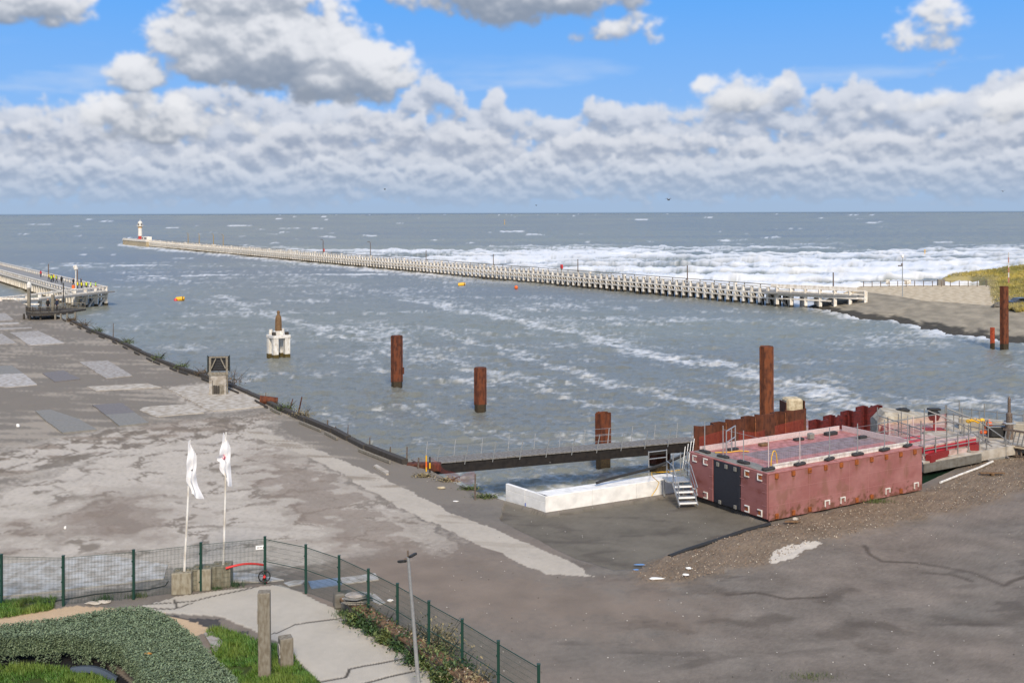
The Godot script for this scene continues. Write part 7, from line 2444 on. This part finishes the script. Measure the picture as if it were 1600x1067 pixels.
func leaf_at(p: Vector3, tilt: float) -> Transform3D:
	return Transform3D((Basis(Vector3.UP, rng.randf() * TAU) * Basis(Vector3.RIGHT, rng.randf_range(-tilt, tilt * 0.4))).scaled(Vector3.ONE * rng.randf_range(0.5, 1.0)), p)

func lawn():
	# grass blades on the lawn patches
	var where := []
	var tint := []
	for q in LAWN:
		var poly := PackedVector2Array(q)
		var box_ := Rect2(poly[0], Vector2.ZERO)
		for p in poly: box_ = box_.expand(p)
		var n := int(box_.get_area() * 420.0)
		for i in n:
			var p := box_.position + box_.size * Vector2(rng.randf(), rng.randf())
			if p.y > -33.5 or not Geometry2D.is_point_in_polygon(p, poly): continue
			var w := n_mid.get_noise_2d(p.x * 0.5, p.y * 0.5)
			if n_fine.get_noise_2d(p.x * 0.8, p.y * 0.8) > 0.3: continue
			where.append(Transform3D(Basis(Vector3.UP, rng.randf() * TAU).scaled(Vector3(1.0, 0.32 + 0.3 * w, 1.0) * rng.randf_range(0.7, 1.3)), Vector3(p.x, 0.02, p.y)))
			tint.append(lin(0.06, 0.15, 0.015).lerp(lin(0.16, 0.22, 0.04), clampf(0.4 + w + rng.randf_range(-0.3, 0.3), 0.0, 1.0)))
	tag(scatter("lawn_grass", blade_shape(), mats.leaf, where, tint), "short green grass growing around the timber posts and bed", "grass")
	var st := mb()
	var a: Vector3 = Vector3(-15.5, 0.05, -38.06)
	var b: Vector3 = Vector3(-13.58, 0.05, -37.22)
	var last := []
	for i in 13:
		var t := i / 12.0
		var c := a.lerp(b, t) + Vector3(0, 0.12 * sin(PI * t), -0.15 * sin(PI * t))
		var cur := [c + Vector3(0, 0.1, -0.12), c + Vector3(0, 0.12, 0.05), c + Vector3(0, -0.06, 0.12)]
		if last:
			quad(st, last[0], cur[0], cur[1], last[1])
			quad(st, last[1], cur[1], cur[2], last[2])
		last = cur
	tag(ob("plastic_edging", st, mats.blue_grey), "curved blue grey plastic edging inside the hedge", "edging")
	st = mb()
	prism(st, [Vector2(-11.79, -41.4), Vector2(-11.57, -41.65), Vector2(-10.84, -40.59), Vector2(-10.85, -39.58)], 0.0, 0.07)
	struct("kerb_stone", st, mats.slab_light)
	st = mb()
	var pl := []
	for v in [[378, 1003], [372, 1010], [385, 1018], [398, 1012], [392, 1004]]:
		pl.append(v)
	for e in [[Vector3(-16.94, 0.05, -44.86), "flat pale stone beside the sandy path, nearer the fence flowers"], [Vector3(-17.28, 0.05, -44.71), "flat pale stone beside the sandy path, left of the other"]]:
		st = mb()
		lump(st, Vector3.ZERO, Vector3(0.35, 0.06, 0.16), 4, 0.25, 10)
		var o := ob("flat_stone", st, mats.pale_concrete)
		o.position = e[0]
		tag(o, e[1], "stone")

func ledge():
	# brick topped retaining ledge behind the fence with plants under it
	var a: Vector3 = Vector3(-6.77, 0.5, -44.09)
	var b: Vector3 = Vector3(-0.25, 0.5, -34.65)
	var o := thing("retaining_ledge", "low brown timber topped ledge running behind the right fence", "wall", Vector3(a.x, 0, a.z))
	var e := b - a
	var d := e.normalized()
	var side := Vector3(-d.z, 0, d.x)
	var n := 12
	for i in n:
		var st := mb()
		beam(st, e * ((i + 0.01) / n) + Vector3(0, 0.45, 0), e * ((i + 0.99) / n) + Vector3(0, 0.45 + 0.02 * (i % 2), 0), 0.62, 0.12, 0.02)
		ob("cap_plank", st, mats.ledge_brown, o)
	var st := mb()
	beam(st, Vector3(0, 0.2, 0), e + Vector3(0, 0.2, 0), 0.5, 0.4, 0.02)
	ob("wall", st, mats.dark_concrete, o)
	st = mb()
	hull(st, Transform3D(Basis(Vector3.UP, 0.3), -d * 0.3 + Vector3(0, 0.3, 0)), Vector3(0.75, 0.6, 0.5), 0.05)
	ob("end_block", st, mats.dark_concrete, o)
	# shell and grit on the cap
	var bits := []
	var tint := []
	for i in 170:
		var p := e * rng.randf() + Vector3(side.x, 0, side.z) * rng.randf_range(-0.28, 0.28) + Vector3(0, 0.52, 0)
		bits.append(Transform3D(Basis(Vector3(1, 2, 0.5).normalized(), rng.randf() * TAU).scaled(Vector3.ONE * rng.randf_range(0.4, 1.3)), p))
		tint.append([lin(0.45, 0.4, 0.34), lin(0.3, 0.2, 0.13), lin(0.2, 0.13, 0.08)][rng.randi() % 3])
	scatter("grit", pebble(), mats.body, bits, tint, o)
	# folded sheets weighed down at the end
	var s := thing("folded_sheets", "stack of folded grey tarpaulins lying on the left end of the ledge", "tarpaulin", a + e * 0.085 + Vector3(0, 0.04, 0), 0.35)
	for k in 5:
		st = mb()
		var r := Vector3(0.62 - 0.05 * k, 0.05, 0.36 - 0.04 * (k % 3))
		lump(st, Vector3(0.03 * (k % 2) - 0.04 * k * 0.3, 0.05 + k * 0.065, 0.08 * (k % 2)), r, k + 3, 0.32, 14)
		ob("fold", st, mats.slab_light if k % 2 == 0 else mats.slab_grey, s)
	# shrubs between ledge and path
	var spots := [[548, 948, 0.45, 3, "dark green weeds under the left end of the ledge", true], [566, 962, 0.55, 0, "green weeds with yellow flowers beside the second fence post of the ledge", false], [598, 978, 0.6, 3, "dark ivy like shrub under the ledge, third from its left end", false], [630, 985, 0.75, 2, "dry straw coloured grass beside the fence post above the lamp post", true], [640, 1003, 0.6, 3, "dark green shrub behind the lamp post", false], [690, 1005, 0.9, 2, "tall dry brown shrub between two fence posts right of the lamp post", false], [690, 1030, 0.75, 0, "bushy green shrub just right of the lamp post", false], [716, 1052, 0.7, 3, "green shrub at the fence post near the lower edge", false], [748, 1072, 0.7, 2, "brownish shrub at the lower edge right of the green one", false], [578, 966, 0.5, 3, "dark green leafy plants under the ledge, second from its left end", false], [615, 992, 0.5, 0, "green plants in front of the straw coloured grass", false], [662, 1024, 0.6, 3, "dark leafy shrub against the wall below the tall dry one", false], [704, 1052, 0.6, 0, "light green shrub second from the lower edge", false], [660, 1020, 0.5, 0, "low green plants at the path edge beside the lamp post", true]]
	for e2 in spots:
		var dd: float = 1700.0 * 16.0 / (e2[1] + 13.0 - 333.5 - 0.00314 * (800.0 - e2[0]))
		bush("shrub", e2[4], Vector3((e2[0] - 9.0 - 800.0) / 1700.0 * dd, 0.02, -dd), Vector3(e2[2] * 1.35, e2[2] * 1.05, e2[2] * 1.0), e2[3], 420 if e2[5] else 1500, "", e2[5])
var pebble_mesh: ArrayMesh
func pebble() -> ArrayMesh:
	if pebble_mesh == null:
		var st := mb()
		lump(st, Vector3.ZERO, Vector3(0.035, 0.018, 0.028), 1, 0.3, 6)
		pebble_mesh = st.commit()
	return pebble_mesh

# ---------------------------------------------------------------- small things
func build_small():
	# buoys and marks
	for e in [[Vector3(-75.38, -3.5, -246.7), "yellow cylindrical float with a red ball moored left in the harbour", true], [Vector3(-13.64, -3.5, -293.99), "yellow cylindrical float near the middle of the long pier", false]]:
		var b := thing("mooring_float", e[1], "buoy", e[0], 0.1)
		var st := mb()
		tube(st, [Vector3(-1.0, 0.25, 0), Vector3(-0.85, 0.3, 0), Vector3(0.75, 0.45, 0), Vector3(0.95, 0.45, 0)], [0.25, 0.5, 0.5, 0.3], 14)
		ob("drum", st, mats.yellow, b)
		st = mb()
		tube(st, [Vector3(0.55, 0.43, 0), Vector3(0.75, 0.45, 0)], 0.515, 14)
		ob("band", st, mats.black_plastic, b)
		if e[2]:
			st = mb()
			lathe(st, Vector3(-0.9, -0.3, 0.7), [[0.0, 0], [0.35, 0.15], [0.42, 0.42], [0.3, 0.75], [0.0, 0.85]], 12)
			ob("ball", st, mats.red, b)
	var st := mb()
	lathe(st, Vector3.ZERO, [[0.0, -0.2], [0.4, 0], [0.5, 0.35], [0.3, 0.75], [0.0, 0.85]], 12)
	var o := ob("ball_buoy", st, mats.orange)
	o.position = Vector3(1.02, -3.5, -282.07)
	tag(o, "small orange ball buoy in front of the long pier", "buoy")
	for e in [[Vector3(181.11, -3.5, -476.75), 3.2, "yellow marker stake standing in the surf before the dune"], [Vector3(-12.9, -3.5, -1897.67), 9.0, "tiny yellow marker buoy far out at sea"]]:
		var b := thing("marker_buoy", e[2], "buoy", e[0])
		st = mb()
		tube(st, [Vector3(0, -1, 0), Vector3(0, e[1], 0)], [e[1] * 0.06 + 0.1, 0.12], 6)
		ob("stake", st, mats.yellow, b)
		st = mb()
		lathe(st, Vector3(0, e[1] * 0.8, 0), [[0.0, 0], [e[1] * 0.1 + 0.1, 0.2], [0.0, 0.2 + e[1] * 0.15]], 6)
		ob("topmark", st, mats.yellow, b)
	# gulls
	for e in [[Vector3(27.39, 18.26, -190), "dark gull gliding with raised wings right of the middle of the sky", 1.0], [Vector3(-30.42, 21.83, -260), "tiny gull in the sky left of the middle", 0.8], [Vector3(117.47, 20.91, -260), "tiny gull near the right edge of the sky", 0.8], [Vector3(6.71, 18.18, -300), "tiny gull just above the horizon in the middle", 0.7]]:
		var g := thing("gull", e[1], "bird", e[0], 0.6)
		st = mb()
		var sp: float = e[2]
		tube(st, [Vector3(-0.32, 0, 0) * sp, Vector3(-0.12, 0.02, 0) * sp, Vector3(0.12, 0.02, 0) * sp, Vector3(0.24, 0.03, 0) * sp, Vector3(0.33, 0.02, 0) * sp], [0.03, 0.09, 0.09, 0.06, 0.015], 8)
		for z in [-1.0, 1.0]:
			var w := [Vector3(0.12, 0.04, 0.05 * z), Vector3(0.1, 0.32, 0.4 * z), Vector3(-0.12, 0.2, 0.85 * z), Vector3(-0.06, 0.25, 0.4 * z), Vector3(-0.12, 0.04, 0.05 * z)]
			for k in [[0, 1, 3], [0, 3, 4], [1, 2, 3]]:
				for s in [0.0, 0.012]:
					var u := [w[k[0]] * sp, w[k[1]] * sp, w[k[2]] * sp]
					if (z > 0) == (s > 0): tri(st, u[0] + Vector3.UP * s, u[1] + Vector3.UP * s, u[2] + Vector3.UP * s)
					else: tri(st, u[0] + Vector3.UP * s, u[2] + Vector3.UP * s, u[1] + Vector3.UP * s)
		ob("body", st, mats.gull, g)
	# black edging pipe between slipway and gravel, planks and scraps
	st = mb()
	var line: Array[Vector3] = [Vector3(7.25, 0.05, -50.47), Vector3(8.27, 0.08, -51.42), Vector3(10.08, 0.08, -53.01), Vector3(11.64, 0.1, -54.42), Vector3(13.11, 0.1, -55.53)]
	tube(st, line, 0.11, 8)
	tag(ob("black_pipe", st, mats.black_plastic), "black pipe along the edge between the slipway and the gravel bank", "pipe")
	st = mb()
	box(st, Vector3(0, 0.12, 0), Vector3(1.5, 0.06, 0.3), 0.01)
	box(st, Vector3(0, 0.04, 0), Vector3(0.2, 0.1, 0.28), 0.01)
	o = ob("loose_plank", st, mats.brown_timber)
	o.position = Vector3(29.01, 0.1, -65.79)
	tag(o, "short brown plank lying on the gravel at the right", "plank")
	for e in [[Vector3(14.33, 0.15, -55.8), Vector3(0.9, 0.1, 0.25), "brown timber wedge under the near corner of the barge", "brown_timber"], [Vector3(14.61, 0.15, -56.27), Vector3(0.34, 0.18, 0.26), "pale stone beside the wedge under the barge", "pale_concrete"], [Vector3(6.21, 0.1, -47.32), Vector3(0.6, 0.1, 0.22), "white concrete fragment at the left tip of the gravel bank", "white_block"], [Vector3(7.83, 0.15, -48.52), Vector3(0.3, 0.1, 0.2), "white fragment on the gravel bank right of the tip", "white_block"], [Vector3(7.58, 0.15, -47.66), Vector3(0.28, 0.1, 0.2), "small white fragment below the other on the gravel bank", "white_block"], [Vector3(-4.15, 0.05, -63.33), Vector3(0.5, 0.14, 0.3), "yellowish white lump on the muddy quay below the gangway", "cream_concrete"], [Vector3(-3.18, 0.03, -60.43), Vector3(0.35, 0.06, 0.2), "flat white chip on the quay left of the stake", "white_block"], [Vector3(5.77, 0.02, -49.47), Vector3(0.5, 0.04, 0.18), "blue plastic scrap at the bottom of the slipway", "blue_scrap"], [Vector3(5.51, 0.02, -48.76), Vector3(0.3, 0.04, 0.14), "second blue plastic scrap lower on the slipway", "blue_scrap"], [Vector3(-22.85, 0.04, -55.45), Vector3(0.12, 0.2, 0.12), "small white can standing on the cracked yard at the left", "white_block"], [Vector3(-37.4, 0.05, -82.15), Vector3(0.3, 0.35, 0.2), "small white bag on the yard at the far left", "white_block"], [Vector3(-5.09, 0.05, -44.9), Vector3(0.26, 0.1, 0.18), "white scrap on the paving above the ledge", "white_block"]]:
		st = mb()
		lump(st, Vector3.ZERO, e[1] * 0.5, int(e[1].x * 100.0), 0.3, 8)
		o = ob("fragment", st, mats[e[3]])
		o.position = e[0]
		tag(o, e[2], "debris")
	st = mb()
	prism(st, [Vector2(-8.82, -68.68), Vector2(-8.67, -69.11), Vector2(-7.69, -67.3), Vector2(-7.62, -66.64), Vector2(-7.77, -66.64)], -0.02, 0.1)
	struct("kerb_stone", st, mats.pale_concrete)
	for e in [[700, 752, 0.6, "low brownish weeds on the muddy quay under the gangway"], [758, 778, 0.6, "low green brown weeds on the muddy quay beside the stake"], [733, 765, 0.5, "dull weeds at the water's edge between gangway and stake"], [660, 745, 0.5, "mossy weeds at the landward foot of the gangway"]]:
		var dd: float = 1700.0 * 16.0 / (e[1] - 333.5 - 0.00314 * (800.0 - e[0]))
		bush("scrub", e[3], Vector3((e[0] - 800.0) / 1700.0 * dd, 0, -dd), Vector3(e[2] * 1.8, e[2] * 0.4, e[2] * 0.9), 0 if e[0] > 720 else 2, 300)
	# shells and pebbles on the gravel bank and over the yard
	var where := []
	var tint := []
	var poly := PackedVector2Array(GRAVEL)
	var r := Rect2(poly[0], Vector2.ZERO)
	for v in poly: r = r.expand(v)
	var n := 0
	while n < 5200:
		var p := r.position + r.size * Vector2(rng.randf(), rng.randf())
		if p.x > 42.0 or not Geometry2D.is_point_in_polygon(p, poly) or share(p, [[poly, r]], 0.8) < rng.randf(): continue
		n += 1
		var s := rng.randf_range(0.4, 1.0) * (1.0 if n % 23 else 1.7)
		where.append(Transform3D(Basis(Vector3(0.3, 1, 0.2).normalized(), rng.randf() * TAU).scaled(Vector3.ONE * s), Vector3(p.x, 0.09 + 0.08 * n_mid.get_noise_2d(p.x * 0.35 + 31.0, p.y * 0.35), p.y)))
		tint.append([lin(0.55, 0.48, 0.38), lin(0.3, 0.21, 0.14), lin(0.2, 0.14, 0.09), lin(0.25, 0.18, 0.12), lin(0.22, 0.15, 0.1), lin(0.28, 0.2, 0.14), lin(0.18, 0.12, 0.08)][rng.randi() % 7])
	tag(scatter("gravel_shells", pebble(), mats.body, where, tint), "brown pebbles and white shell fragments on the gravel bank", "gravel")
	where = []
	tint = []
	for i in 420:
		var d := 1.0 / lerpf(1.0 / 37.0, 1.0 / 70.0, rng.randf())
		var u := rng.randf_range(-0.2, 0.47)
		where.append(Transform3D(Basis(Vector3.UP, rng.randf() * TAU).scaled(Vector3.ONE * rng.randf_range(0.35, 0.9)), Vector3(u * d, 0.02, -d)))
		tint.append(lin(0.6, 0.57, 0.52) if i % 3 else lin(0.08, 0.07, 0.06))
	tag(scatter("stray_shells", pebble(), mats.body, where, tint), "scattered white shell specks on the dusty paving", "shells")
	# dark rag of weed drifted on the paving
	bush("weed", "patch of grey green weeds growing at the lower edge of the paving", Vector3(10.26, 0, -37.47), Vector3(1.3, 0.3, 0.6), 0, 260, "", true)
